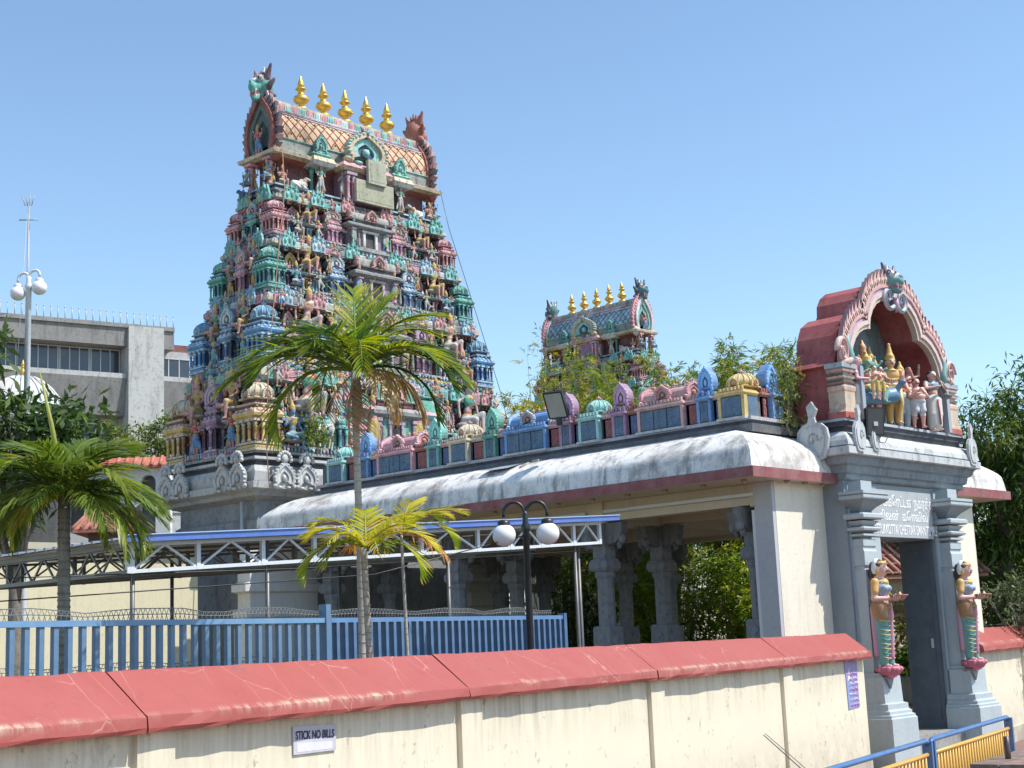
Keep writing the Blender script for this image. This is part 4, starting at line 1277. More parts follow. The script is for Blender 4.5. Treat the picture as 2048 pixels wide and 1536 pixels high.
sp = kit('ceiling_spotlight|h', spot_mb, 'metalpaint')
for y in np.arange(12.3, 23.6, .74): link('ceiling_spotlight', sp, hall, (18.05, float(y), 0))
for x in np.arange(18.8, 20.2, .5): link('ceiling_spotlight', sp, hall, (float(x), 12.04, 0))
# front panels either side of the gate
for (xa, xb) in ((18.65, 20.1), (23.85, 25.09)):
    m = MB(); m.box(xa, xb, 12.175, 12.5, .45, 4.634, (.78, .72, .60)); m.build('front_panel', 'clean', hall)
m = MB(); m.box(18.57, 18.648, 12.18, 12.50, .45, 4.633, (.46, .47, .50))
m.build('panel_edge', 'clean', hall)
m = MB()
for z, w_ in ((4.44, .05),):
    m.box(18.58, 18.64, 12.51, 15.5, z, z + w_, (.60, .62, .65)); m.box(18.58, 18.64, 15.9, 19.0, z, z + w_, (.60, .62, .65))
m.box(18.575, 18.64, 12.505, 12.56, .45, 4.22, (.62, .64, .68))
m.build('door_track', 'metalpaint', hall)
m = MB(); m.box(18.3, 25.6, 12.55, 23.5, .45, .62, (.30, .29, .28)); m.build('plinth', 'stone', hall)
# pillars
def pillar_mb():
    p = MB(); g = (.215, .235, .265)
    p.sq([(.26, 0), (.26, .55), (.22, .6)], g)
    p.lathe([(.19, .6), (.19, 1.55)], g, 8, False)
    p.sq([(.20, 1.52), (.225, 1.55), (.225, 1.95), (.20, 1.98)], g)
    for k in range(4):
        p.M = RZ(k * PI / 2); p.lathe([(.12, 0), (.12, .02), (.04, .03)], mul(g, 1.15), 12); p.M = RZ(k * PI / 2) @ T(0, -.225, 1.75) @ RX(PI / 2)
        p.lathe([(.12, -.01), (.12, .012), (.10, .02), (.05, .012), (.04, .025), (.001, .03)], mul(g, 1.1), 12)
    p.M = Matrix.Identity(4)
    p.lathe([(.185, 1.95), (.18, 2.75), (.22, 2.8), (.22, 2.86), (.19, 2.9)], g, 8, False)
    p.sq([(.20, 2.88), (.24, 2.93), (.24, 3.02), (.2, 3.08)], g)
    p.sq([(.17, 3.06), (.17, 3.67)], g)
    for k in range(4):
        p.M = RZ(k * PI / 2)
        p.prism([(.15, 3.30), (.40, 3.34), (.52, 3.42), (.60, 3.52), (.60, 3.665), (.15, 3.665)], -.10, .10, mul(g, .85))
        p.ell((.52, 0, 3.40), (.10, .10, .09), g, 8, 5); p.ell((.44, 0, 3.30), (.06, .07, .07), mul(g, .8), 8, 5)
    p.M = Matrix.Identity(4)
    return p
pm = kit('pillar|h', pillar_mb, 'stone')
for x, y in [(18.8, 15.7), (18.8, 19.19), (18.8, 22.8), (20.34, 15.7), (20.34, 19.19), (20.34, 22.8), (23.6, 15.7), (23.6, 19.19), (23.6, 22.8), (25.1, 15.7), (25.1, 19.19), (25.1, 22.8), (18.97, 12.78), (25.0, 12.78)]:
    link('pillar', pm, hall, (x, y, .62 - .003)).scale = (.78, .78, 1)
# parapet
pb = MB()
PX, PY = 18.78, 12.62
def pst(p, c): pb.stack([(PX - o, 25.4 + o, PY - o, 23.0 + o, z) for o, z in p], c)
pst([(.12, 5.44), (.14, 5.56), (.04, 5.57), (.04, 5.62), (.10, 5.63), (.10, 5.685), (0, 5.69)], [DGREY, DGREY, NAVY, GREY, (.42, .42, .44), GREY])
pst([(0, 5.69), (0, 6.03)], (.10, .09, .11))
parapet = pb.build('parapet', 'paint', hall)
def scroll_panel(mb, u0, u1, z0, z1, base, line, rng):
    mb.box(u0, u1, -.02, .02, z0, z1, base)
    uc = (u0 + u1) / 2; w = (u1 - u0); h = z1 - z0
    pts = [(uc + math.sin(t * 2.2 * PI) * w * .22, -.024, z0 + h * (.08 + .84 * t)) for t in np.linspace(0, 1, 9)]
    mb.tube(pts, .008, line, 4)
    for k in range(5):
        t = .12 + .19 * k; s = 1 if k % 2 else -1
        cx, cz = uc + s * w * .2, z0 + h * t
        mb.tube([(cx + math.cos(a) * w * .12 * (1 - a / 9), -.024, cz + math.sin(a) * h * .08 * (1 - a / 9)) for a in np.linspace(0, 5.5, 8)], .007, line, 4)
SEQ = [('K', 12.60, 13.08, YEL), ('R', 13.08, 13.27, NAVY), ('P', 13.27, 13.53, BLUE), ('R', 13.53, 13.80, MAROON), ('S', 13.80, 14.72, ROSE), ('R', 14.72, 15.0, NAVY), ('P', 15.0, 15.28, PURPLE), ('R', 15.28, 15.55, MAROON),
       ('K', 15.55, 15.98, AQUA), ('R', 15.98, 16.2, NAVY), ('P', 16.2, 16.46, PURPLE), ('R', 16.46, 16.78, MAROON), ('S', 16.78, 17.75, BLUE), ('R', 17.75, 18.02, NAVY), ('P', 18.02, 18.3, GREEN), ('R', 18.3, 18.68, MAROON),
       ('K', 18.68, 19.15, CREAM), ('R', 19.15, 19.5, NAVY), ('P', 19.5, 19.8, TEAL), ('R', 19.8, 20.2, MAROON), ('S', 20.2, 21.2, PINK), ('R', 21.2, 21.5, NAVY), ('P', 21.5, 21.78, BLUE), ('R', 21.78, 22.2, MAROON), ('K', 22.2, 22.68, AQUA)]
FRONT = [('R', 19.10, 19.30, MAROON), ('P', 19.32, 19.60, BLUE), ('R', 19.62, 20.3, MAROON), ('P', 24.6, 24.86, BLUE), ('K', 25.0, 25.45, YEL)]
PANB = (.065, .15, .25); PANR = (.27, .07, .075)
def parapet_unit(kind, L, c, rng):
    """shrine of the parapet, centred, front at y=0 facing -Y"""
    b = MB(); h = .68 if kind == 'K' else .52
    z0 = 5.69; zt = 6.03
    prj = {'K': .10, 'S': .07, 'P': .05, 'R': -.02}[kind]
    a = L / 2
    pc = {'R': PANR if c == MAROON else (.07, .12, .28)}.get(kind, PANB)
    ln = mul(pc, 1.9)
    b.box(-a, a, -prj, .25, z0, zt, mul(pc, .9))
    npan = 3 if kind == 'S' else 1
    for i in range(npan):
        u0 = lerp(-a + .05, a - .05, i / npan); u1 = lerp(-a + .05, a - .05, (i + 1) / npan)
        b.M = T(0, -prj - .005, 0); scroll_panel(b, u0 + .012, u1 - .012, z0 + .02, zt - .02, pc, ln, rng); b.M = Matrix.Identity(4)
    if kind != 'R':
        for s in (-1, 1):
            b.box(s * a - .028 - (.02 if s > 0 else -.02), s * a + .028 - (.02 if s > 0 else -.02), -prj - .03, -prj + .06, z0, zt, c)
        if kind in 'KS': b.box(-a - .03, a + .03, -prj - .07, -prj + .1, z0 - .04, z0, (.48, .50, .54))
    cc = c if kind != 'R' else rng.choice([CREAM, ROSE, BRICK])
    b.stack([(-a - .0, a + .0, -prj - .03, .25, zt), (-a - .03, a + .03, -prj - .07, .25, zt + .03), (-a - .03, a + .03, -prj - .07, .25, zt + .055), (-a, a, -prj - .03, .25, zt + .07), (-a, a, -prj - .03, .25, zt + .085)], [cc, mul(cc, 1.15), cc, mul(cc, .8)])
    n = max(2, int(L / .065))
    for i in range(n):
        b.cbox(lerp(-a, a, (i + .5) / n), -prj - .01, zt + .11, .04, .05, .055, mul(cc, .9))
    if kind == 'R':
        b.box(-a, a, 0, .2, zt + .085, zt + .12, mul(cc, .7))
    return b, zt + .085
rng = random.Random(21)
for side, seq in (('side', SEQ), ('front', FRONT)):
    for kind, p0, p1, c in seq:
        if side == 'side' and kind == 'K' and p0 == 12.60: pass
        L = p1 - p0; ctr = (p0 + p1) / 2
        b, zt = parapet_unit(kind, L, c, rng)
        rec = mul(c, .35)
        if kind == 'K':
            dome = {YEL: (.60, .46, .20), AQUA: (.26, .58, .52), CREAM: (.60, .50, .38)}[c]
            k = kuta_mb(L * .98, .95, c, mul(c, 1.15), rec, (.55, .26, .20), dome, base=False)
            b.M = T(0, L * .44, zt - .95 * .64)
            b.add(k.v, k.f, k.c, True)
        elif kind == 'S':
            k = sala_mb(L * 1.0, .42, .98, c, mul(c, 1.2), rec, (.58, .27, .22), mul(c, .9), 6, base=False, gable={ROSE: PINK, BLUE: SKYB, PINK: (.75, .45, .50)}[c])
            b.M = T(0, .24, zt - .98 * .64)
            b.add(k.v, k.f, k.c)
        elif kind == 'P':
            k = panjara_mb(L * 1.0, 1.25, c, mul(c, 1.45), rec, mul(c, 1.9), base=False)
            b.M = T(0, L * .36, zt - 1.25 * .64)
            b.add(k.v, k.f, k.c)
        b.M = Matrix.Identity(4)
        nm = {'K': 'domed_shrine', 'S': 'barrel_roof_shrine', 'P': 'arched_niche', 'R': 'floral_panel'}[kind]
        if side == 'side': o = b.build(nm, 'paint', parapet, (PX - .02, ctr, 0), -PI / 2)
        else: o = b.build(nm, 'paint', parapet, (ctr, PY - .02, 0), 0)
# solar-ish flat slab and rubble on the roof edge
m = MB()
m.tube([(18.12, 16.9, 5.33), (18.32, 16.88, 5.42)], .022, (.35, .31, .26), 6); m.cbox(18.45, 16.8, 5.45, .10, .14, .05, (.42, .38, .33))
m.add([(18.02, 17.1, 5.345), (18.02, 17.75, 5.345), (18.52, 17.75, 5.475), (18.52, 17.1, 5.475)], [(3, 2, 1, 0)], (.30, .34, .40))
m.build('roof_patch', 'stone', hall)
# ------------------------------------------------------------------ entrance gate
GG = (.245, .285, .315); GL = (.42, .475, .50); GD = (.16, .18, .20)
gate = thing('entrance_gate', 'grey temple gateway with carved pilasters, white lettering and a red trefoil niche on top', 'gateway')
WY = 12.26
m = MB()
m.box(20.8, 21.8, WY, 12.95, .45, 4.76, GG)
m.box(23.73, 24.62, WY, 12.95, .45, 4.76, GG)
m.box(21.8, 23.73, WY + .002, 12.94, 3.86, 4.755, GG)
m.box(20.86, 21.78, WY - .03, WY + .01, .45, 4.70, GL); m.box(23.75, 24.56, WY - .03, WY + .01, .45, 4.70, GL)
m.build('gate_wall', 'clean', gate)
# dark leaf folded back against the right jamb
m = MB(); m.box(23.68, 23.725, 12.32, 12.94, .66, 3.84, (.085, .105, .13)); m.box(23.665, 23.68, 12.40, 12.86, .8, 3.7, (.075, .095, .12)); m.box(23.64, 23.665, 12.42, 12.46, 2.0, 2.16, (.5, .5, .5))
m.build('door_leaf', 'clean', gate)
m = MB()
m.box(21.3, 24.0, 11.98, 13.2, .30, .635, (.30, .29, .275)); m.box(21.3, 23.8, 11.55, 11.98, .14, .33, (.27, .26, .25))
m.build('doorstep', 'stone', gate)
def gate_pilaster():
    p = MB(); c = GL
    y0 = 0
    def blk(h, z0, z1, d=.17, col=c): p.box(-h, h, -d, .06, z0, z1, col)
    def prof(pr, col=c): p.stack([(-h, h, -d, .06, z) for h, d, z in pr], col)
    prof([(.20, .20, 1.68), (.20, .20, 3.30)])
    prof([(.20, .20, 3.30), (.18, .17, 3.33), (.18, .17, 3.36), (.205, .205, 3.38), (.205, .205, 3.60), (.19, .18, 3.64), (.19, .18, 3.67), (.20, .2, 3.69), (.20, .2, 3.80)])
    prof([(.16, .15, 3.80), (.16, .15, 3.83), (.24, .24, 3.85), (.24, .24, 3.88), (.17, .16, 3.90), (.27, .27, 3.94), (.28, .28, 3.97), (.26, .26, 3.99), (.20, .19, 4.02), (.24, .23, 4.07), (.26, .25, 4.09), (.18, .17, 4.11)], [GD, GL, c, GD, c, c, c, GD, c, c, GD])
    prof([(.29, .28, 4.115), (.32, .31, 4.14), (.32, .31, 4.19), (.29, .28, 4.215)])
    prof([(.17, .16, 4.215), (.18, .17, 4.25), (.24, .24, 4.32), (.36, .35, 4.40), (.40, .38, 4.43), (.41, .39, 4.45), (.41, .39, 4.49), (.39, .37, 4.50), (.41, .39, 4.515), (.41, .39, 4.56)], [GD, GG, GG, GG, c, c, GD, c, c])
    prof([(.17, .22, 4.56), (.17, .22, 4.74)])
    # pedestal
    prof([(.40, .56, .14), (.40, .56, .98), (.38, .54, 1.0), (.38, .54, 1.03), (.35, .5, 1.05), (.35, .5, 1.09), (.32, .46, 1.12), (.32, .46, 1.20), (.28, .40, 1.22), (.28, .38, 1.62), (.24, .34, 1.64), (.24, .34, 1.68)])
    p.box(-.006, .006, -.385, -.379, 1.25, 1.60, (.6, .64, .66))
    return p
gp = kit('pilaster|g', gate_pilaster, 'clean')
for x in (21.08, 24.03):
    link('pilaster', gp, gate, (x, WY - .03, 0))
# lettered panel
m = MB(); m.box(21.55, 23.62, WY - .045, WY - .03, 3.87, 4.66, (.40, .42, .44)); m.build('name_panel', 'clean', gate)
for body, z, size, sx, dx in (('நாட்டுக்கோட்டை நகரத்தார்', 4.455, .235, .74, 0), ('சிவன்  கோவில்', 4.215, .205, .95, 0), ('NATTUKKOTTAI CHETTIAR SIVAN TEMPLE', 3.99, .235, .50, 0)):
    text_mesh(body, size, M['whiteink'], gate, 'lettering', (22.62 + dx, WY - .047, z), (PI / 2, 0, 0), .003, .0022, sx)
# cornice
m = MB()
def cs(pr, col): m.stack([(20.86 - ox, 24.74 + ox, WY - oy, 13.1 + oy * .5, z) for ox, oy, z in pr], col)
cs([(.05, .03, 4.76), (.08, .08, 4.79), (.08, .08, 4.86), (.13, .13, 4.88), (.15, .15, 4.96), (.15, .15, 4.99), (.22, .20, 5.02), (.26, .24, 5.12), (.30, .28, 5.145)], GG)
GW = (.52, .54, .55)
cs([(.34, .31, 5.145), (.36, .33, 5.16), (.36, .33, 5.27), (.33, .30, 5.28), (.33, .30, 5.295), (.345, .315, 5.30), (.33, .30, 5.38), (.28, .25, 5.46), (.20, .17, 5.52), (.12, .09, 5.55)], [GW, GW, GW, GD, GW, GW, GW, GW, (.46, .47, .46)])
cs([(.06, .10, 5.55), (.06, .10, 5.62), (.12, .15, 5.63), (.12, .15, 5.70), (.16, .19, 5.715), (.16, .19, 5.76), (.14, .17, 5.765)], [DGREY, DGREY, (.07, .07, .10), DGREY, (.42, .46, .52), (.45, .5, .56)])
m.build('cornice', 'stone', gate)
def heart():
    h = MB()
    pts = [(0, -.30), (.10, -.32), (.20, -.28), (.26, -.14), (.30, .04), (.27, .20), (.17, .29), (.07, .31), (.055, .40), (.11, .52), (.02, .66), (-.08, .58), (-.05, .40), (-.08, .31), (-.18, .28), (-.28, .18), (-.30, .02), (-.25, -.16), (-.18, -.28), (-.09, -.31)]
    h.prism(pts, -.055, .0, GW)
    h.prism([(x * .78, z * .78 + .0) for x, z in pts if z < .35], -.07, -.05, mul(GW, 1.08))
    for k in range(12):
        a = k * .5
        h.ell((math.cos(a) * .11 * (1 - k / 14), -.07, .02 + math.sin(a) * .13 * (1 - k / 14)), (.024, .012, .024), mul(GW, .8), 6, 4)
    return h
hm = kit('leaf_ornament|g', heart, 'stone')
link('leaf_ornament', hm, gate, (20.50, 12.55, 5.40), -PI / 2)
for x in (20.86, 24.80):
    o = link('leaf_ornament', hm, gate, (x, WY - .30, 5.44)); o.scale = (.55, 1, .80)
for x in (21.35,):
    o = link('leaf_ornament', hm, gate, (x, WY - .30, 5.42)); o.scale = (.4, 1, .6)

# ------------------------------------------------------------------ trefoil niche on top
CX = 22.72; AY = 12.16; PZ = 5.765
NR = (.36, .075, .075)
half = [(1.58, PZ), (1.58, 6.30), (1.56, 6.50), (1.52, 6.78), (1.45, 7.0), (1.34, 7.16), (1.20, 7.28), (1.05, 7.35), (.92, 7.385), (.83, 7.39), (.82, 7.48), (.78, 7.60), (.68, 7.75), (.54, 7.87), (.36, 7.95), (.18, 7.985), (0, 7.995)]
def off(pts, d):
    out = []
    for i, (x, z) in enumerate(pts):
        a = pts[max(i - 1, 0)]; b = pts[min(i + 1, len(pts) - 1)]
        t = Vector((b[0] - a[0], b[1] - a[1])).normalized()
        out.append((max(0, x + t.y * d), z - t.x * d))
    out[-1] = (0, out[-1][1]); out[0] = (pts[0][0] + d, pts[0][1])
    return out
def full(h): return [(CX + x, z) for x, z in h] + [(CX - x, z) for x, z in reversed(h[:-1])]
inn = full(half); b1 = full(off(half, .07)); b2 = full(off(half, .14)); b3 = full(off(half, .22)); b4 = full(off(half, .27))
m = MB()
m.ribbon(inn, b1, AY - .02, AY + .1, (.62, .50, .42)); m.ribbon(b1, b2, AY - .055, AY + .1, (.66, .52, .46)); m.ribbon(b2, b3, AY - .03, AY + .1, LILAC); m.ribbon(b3, b4, AY - .06, AY + .1, ROSE)
arch = m.build('arch_moulding', 'clean', gate)
m = MB()
oh = off(half, .23)
out = full([(1.92, PZ), (1.92, 6.62), (2.02, 6.66), (1.90, 6.76), (1.80, 6.95), (1.76, 7.2), (1.62, 7.45), (1.36, 7.60), (1.10, 7.66), (1.06, 7.72), (1.04, 7.9), (.92, 8.06), (.72, 8.18), (.45, 8.25), (.2, 8.27), (.1, 8.28), (0, 8.28)])
m.ribbon(inn, out, AY + .09, AY + .86, NR)
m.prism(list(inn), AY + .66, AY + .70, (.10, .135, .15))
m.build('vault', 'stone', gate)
m = MB()
for (hx_, z0, z1) in ((.62, PZ + 1.2, 7.75), (.36, PZ + .4, 7.0)):
    pts = [(math.cos(a) * hx_, z1 - hx_ + math.sin(a) * hx_) for a in np.linspace(-.4, PI + .4, 20)]
    x_ = CX + (.35 if hx_ < .5 else -.3)
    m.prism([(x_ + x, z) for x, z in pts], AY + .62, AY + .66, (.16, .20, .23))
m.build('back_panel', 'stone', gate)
# flames along the arch
m = MB(); rng = random.Random(8)
pl_ = b4
seg = [0.0]
for i in range(1, len(pl_)): seg.append(seg[-1] + (Vector(pl_[i]) - Vector(pl_[i - 1])).length)
def at_len(s):
    for i in range(1, len(seg)):
        if seg[i] >= s:
            f = (s - seg[i - 1]) / max(1e-6, seg[i] - seg[i - 1])
            p = Vector(pl_[i - 1]).lerp(Vector(pl_[i]), f); t = (Vector(pl_[i]) - Vector(pl_[i - 1])).normalized()
            return p, t
NF = 46
for k in range(NF):
    s = lerp(.95, seg[-1] - .95, k / (NF - 1))
    p, t = at_len(s)
    d = Vector((p.x - CX, p.y - 6.75)).normalized()
    lean = Vector((-.25 if p.x > CX else .25, .9))
    tip = (d * .55 + lean * .75).normalized()
    side = Vector((-tip.y, tip.x))
    hgt = .33 * (1 - .25 * abs(k / (NF - 1) - .5) * 2)
    c = jit(rng, ROSE, .12)
    b0 = p - tip * .03
    w = .065
    sg = 1 if p.x > CX else -1
    pts = [b0 - side * w, b0 - side * w * 1.25 + tip * hgt * .35, b0 - side * w * .5 + tip * hgt * .7, b0 + side * sg * .05 + tip * hgt * 1.05, b0 + side * w * .6 + tip * hgt * .62, b0 + side * w * 1.25 + tip * hgt * .3, b0 + side * w]
    pts = [tuple(q) for q in pts]
    area = sum(pts[i][0] * pts[(i + 1) % 7][1] - pts[(i + 1) % 7][0] * pts[i][1] for i in range(7))
    if area < 0: pts.reverse()
    m.prism(pts, AY - .05, AY + .04, c, mul(c, .55))
    q = b0 + tip * hgt * .34
    m.ell((q.x, AY - .05, q.y), (.030, .022, .058), (.68, .52, .44), 6, 4, Matrix.Rotation(math.atan2(-tip.x, tip.y) * -1, 3, 'Y'))
m.build('flame_border', 'clean', arch)
# scroll ends and pilasters carrying the arch
for s in (-1, 1):
    m = MB(); x = CX + s * 1.80
    sp = [(x + s * (.06 + math.cos(a) * .15 * (1 - a / 11)), AY - .05, 6.88 + math.sin(a) * .24 * (1 - a / 11)) for a in np.linspace(0, 9, 30)]
    m.tube(sp, [.055 * (1 - i / 45) for i in range(30)], (.64, .50, .46), 7)
    m.tube([(p_[0], AY - .09, p_[2]) for p_ in sp], [.026 * (1 - i / 45) for i in range(30)], (.62, .34, .34), 6)
    m.tube([(x - s * .16, AY - .04, 6.66), (x - s * .20, AY - .05, 6.85), (x - s * .12, AY - .05, 7.05), (x - s * .16, AY - .04, 7.2)], [.07, .06, .045, .02], (.22, .42, .40), 8)
    m.tube([(x - s * .05, AY - .07, 6.66), (x - s * .10, AY - .09, 6.74), (x + s * .05, AY - .08, 6.70), (x + s * .14, AY - .05, 6.66)], [.05, .06, .05, .03], (.62, .44, .38), 8)
    m.build('scroll', 'clean', arch)
    m = MB()
    m.stack([(x - h_ * .72, x + h_ * .72, AY - .02 - h_ * .3, AY + .22, z) for h_, z in [(.30, PZ), (.30, 5.86), (.25, 5.89), (.22, 5.93), (.22, 6.20), (.25, 6.23), (.26, 6.28), (.22, 6.31), (.17, 6.33), (.25, 6.36), (.25, 6.38), (.16, 6.40), (.24, 6.43), (.27, 6.46), (.27, 6.48), (.17, 6.50), (.25, 6.54), (.25, 6.58), (.31, 6.60), (.31, 6.68)]],
            [(.45, .12, .10), (.52, .30, .22), (.5, .42, .32), (.60, .48, .36), (.62, .40, .28), (.66, .46, .36), (.6, .44, .34), DGREY, (.56, .34, .24), DGREY, DGREY, (.62, .42, .34), (.66, .50, .42), DGREY, DGREY, (.58, .40, .32), (.55, .32, .26), (.30, .36, .40), (.36, .42, .46)])
    m.build('niche_pilaster', 'stone', gate)
    m = MB(); m.box(CX + s * 1.48 - .05, CX + s * 1.48 + .05, AY - .16, AY - .06, PZ, 6.66, (.34, .38, .43)); m.build('niche_jamb', 'clean', gate)
yh = fig('lion_head', dict(teal=(.14, .30, .30), white=(.70, .62, .62), dark=(.02, .02, .02), mane=(.13, .11, .16), lip=(.42, .09, .10)), 'gate')
o = put(yh, arch, CX - .02, AY - .05, 8.08, 0, .62)
m = MB()
for s in (-1, 1):
    sp = [(CX + s * .22 + math.cos(-PI / 2 + s * a) * .17 * (1 - a / 8), AY - .08, 8.02 + math.sin(-PI / 2 + s * a) * .2 * (1 - a / 8)) for a in np.linspace(-.9, 6, 22)]
    m.tube(sp, [.045 * (1 - i / 40) for i in range(22)], (.58, .50, .58), 7)
    m.tube([(p_[0], AY - .115, p_[2]) for p_ in sp], [.018 * (1 - i / 40) for i in range(22)], (.20, .40, .46), 5)
m.tube([(CX, AY - .08, 8.02), (CX + .01, AY - .10, 7.9), (CX, AY - .08, 7.78)], [.06, .05, .02], LILAC, 8)
m.build('scroll', 'clean', arch)
# broken tiles on the ledge
# ------------------------------------------------------------------ statues in the niche
GOLDP = (.66, .42, .12)
def statue(name, label, prims, pal, vox, loc, h, rz=0, extra=None, k=.016, grp='painted statues in the niche over the gate', cat='statue', girth=1.22):
    V, Q, lab = skin(prims, vox, k)
    mb = MB(); mb.raw(V, Q, [pal.get(l, (.5, .4, .3)) for l in lab])
    if extra: extra(mb)
    o = mb.build(name, 'statue', None, loc, rz)
    o.scale = (h * girth, h * girth, h)
    return tag(o, label, cat, grp)
def spal(**k):
    d = dict(skin=(.66, .38, .33), bottom=(.62, .60, .56), top=(.66, .38, .33), hair=(.03, .025, .025), crown=GOLDP, jewel=GOLDP, dark=(.015, .015, .02), lip=(.42, .07, .08), white=(.72, .70, .66), prop=(.30, .36, .42))
    d.update(k); return d
NZ = PZ
pw = dict(haL=(.05, -.14, .60), haR=(-.05, -.14, .62), elL=(.15, -.02, .62), elR=(-.15, -.02, .62))
statue('woman_statue', 'pink-skinned woman statue in a white sari at the left end of the niche', human(pw, female=True, skirt=2), spal(skin=(.70, .36, .40), top=(.62, .22, .34), bottom=(.66, .66, .62)), .011, (21.30, 12.16, NZ), 1.10, .5)
def many_heads():
    P = dict(pel=(0, 0, .17), wai=(0, 0, .28), che=(0, -.005, .41), nec=(0, .005, .52), hea=(0, -.012, .61), shL=(.115, 0, .475), shR=(-.115, 0, .475), elL=(.17, -.02, .33), elR=(-.17, -.02, .36),
             haL=(.12, -.16, .33), haR=(-.10, -.16, .44), hipL=(.06, 0, .14), hipR=(-.06, 0, .14), knL=(.14, -.20, .15), anL=(.10, -.22, -.08), knR=(-.18, -.16, .14), anR=(-.02, -.2, .06))
    p = human(P, crown=.09)
    for s in (-1, 1):
        for q, dz in ((.10, 0.0), (.17, -.02)):
            p += [E((s * q, .03, .60 + dz), (.045, .05, .06), 'skin'), C((s * q, .03, .65 + dz), (s * q, .03, .74 + dz), .042, .015, 'crown')]
        for j in range(3):
            a = .2 + j * .55
            e = (s * (.11 + .13 * math.cos(a)), .03, .45 + .12 * math.sin(a)); h_ = (s * (.11 + .24 * math.cos(a + .15)), -.02, .45 + .26 * math.sin(a + .1))
            p += [C((s * .11, .02, .46), e, .026, .021, 'skin'), C(e, h_, .021, .014, 'skin'), E(h_, (.02, .018, .024), 'skin')]
    p += [C((0, .05, .62), (0, .05, .90), .04, .05, 'prop2'), C((0, .05, .88), (0, .05, 1.02), .05, .01, 'crown')]
    p += [C((-.34, -.12, -.06), (.30, -.10, .04), .11, .14, 'prop'), C((.30, -.12, .05), (.40, -.22, .22), .07, .04, 'prop'), E((.41, -.24, .25), (.05, .06, .05), 'prop'), C((-.3, -.1, -.06), (-.52, 0, -.20), .10, .05, 'feather'), C((.05, -.1, -.1), (.05, -.12, -.28), .03, .025, 'prop2')]
    return p
statue('six_headed_deity_statue', 'many-headed orange and green deity statue riding a blue peacock', many_heads(), spal(skin=(.16, .42, .36), bottom=(.66, .40, .10), prop=(.10, .22, .36), prop2=(.62, .34, .20), feather=(.12, .30, .26)), .013, (21.86, 12.26, NZ + .44), 1.0, -.35)
two = dict(haL=(.06, -.15, .66), elL=(.15, -.03, .62), haR=(-.10, -.13, .55), elR=(-.16, 0, .62))
statue('standing_consort_statue', 'small green-faced deity statue with a tall gold crown behind the central figure', human(two, female=True, crown=.13, skirt=1), spal(skin=(.16, .46, .40), bottom=(.60, .20, .28), top=(.62, .30, .12)), .012, (22.50, 12.55, NZ + .16), 1.12, -.5)
kg = dict(haL=(.19, -.04, .50), elL=(.17, .02, .63), haR=(-.11, -.13, .56), elR=(-.17, -.01, .62))
def king_x(mb):
    mb.tube([(.05, -.085, .50), (.06, -.10, .3), (.02, -.08, .12)], [.03, .028, .015], (.70, .48, .16), 7)
    for k in range(7):
        a = lerp(-.9, .9, k / 6); mb.ell((math.sin(a) * .085, -.075 + abs(a) * .02, .70 - .06 * math.cos(a)), (.014, .012, .014), (.72, .50, .16), 6, 4)
statue('crowned_deity_statue', 'tallest central statue, gold crown and orange robes', human(kg, crown=.17, skirt=1, fat=.2), spal(bottom=(.64, .38, .12), top=(.66, .40, .14), skin=(.66, .40, .30)), .010, (22.42, 12.12, NZ + .02), 1.18, -.62, king_x)
statue('attendant_statue', 'slim pink attendant statue with a raised red hand right of the crowned deity', human(dict(elL=(.20, -.02, .80), haL=(.12, -.06, .98), haR=(-.08, -.14, .62)), crown=.10, female=True, skirt=1), spal(skin=(.66, .30, .28), top=(.50, .10, .10), bottom=(.42, .50, .52)), .012, (22.93, 12.22, NZ), 1.05, -.5)
statue('raised_hands_statue', 'bare-chested devotee statue with both arms raised at the back right', human(dict(elL=(.19, 0, .82), haL=(.17, -.06, .98), elR=(-.16, -.03, .66), haR=(-.05, -.13, .72)), skirt=1), spal(skin=(.52, .30, .26), bottom=(.50, .12, .10)), .012, (23.72, 12.50, NZ + .26), .98, -.5)
def child_x(mb): pass
for i, (x, c_) in enumerate(((21.60, (.66, .40, .28)), (21.80, (.68, .42, .34)))):
    statue('child_statue', 'small child statue with orange face, the %s of the pair beside the peacock' % ('left one' if i == 0 else 'right one'), human(dict(haL=(.03, -.13, .70), haR=(-.03, -.13, .70), elL=(.14, -.04, .64), elR=(-.14, -.04, .64))), spal(skin=c_, bottom=(.62, .44, .14)), .015, (x, 11.98, NZ + .36), .58, -.6)
pray = dict(haL=(.012, -.15, .74), haR=(-.012, -.15, .74), elL=(.16, -.06, .62), elR=(-.16, -.06, .62), knL=(.075, -.012, .25), knR=(-.075, -.012, .25), anL=(.08, .01, .045), anR=(-.08, .01, .045))
pf = human(pray, fat=1.35)
pf += [E((0, -.10, .60), (.09, .05, .08), 'skin'), C((-.03, -.075, .885), (.03, -.075, .885), .010, .010, 'hair'), C((.05, -.05, .50), (.06, -.06, .34), .05, .055, 'bottom'), C((-.05, -.05, .50), (-.06, -.06, .34), .05, .055, 'bottom')]
statue('praying_man_statue', 'short round-bellied man statue in white shorts with palms pressed together', pf, spal(skin=(.64, .36, .31), bottom=(.60, .62, .66)), .011, (23.10, 12.03, NZ), .88, -.6)
mus = dict(haL=(.02, -.16, .76), haR=(-.03, -.17, .70), elL=(.18, -.08, .70), elR=(-.18, -.08, .68))
def pipe_x(mb):
    mb.tube([(0, -.10, .865), (-.005, -.18, .72), (-.01, -.25, .56)], [.012, .02, .028], (.10, .07, .05), 8)
    mb.tube([(-.01, -.25, .56), (-.01, -.285, .49)], [.03, .062], (.16, .17, .20), 10)
    mb.tube([(.0, -.095, .50), (.0, -.105, .08)], .012, (.50, .12, .14), 6)
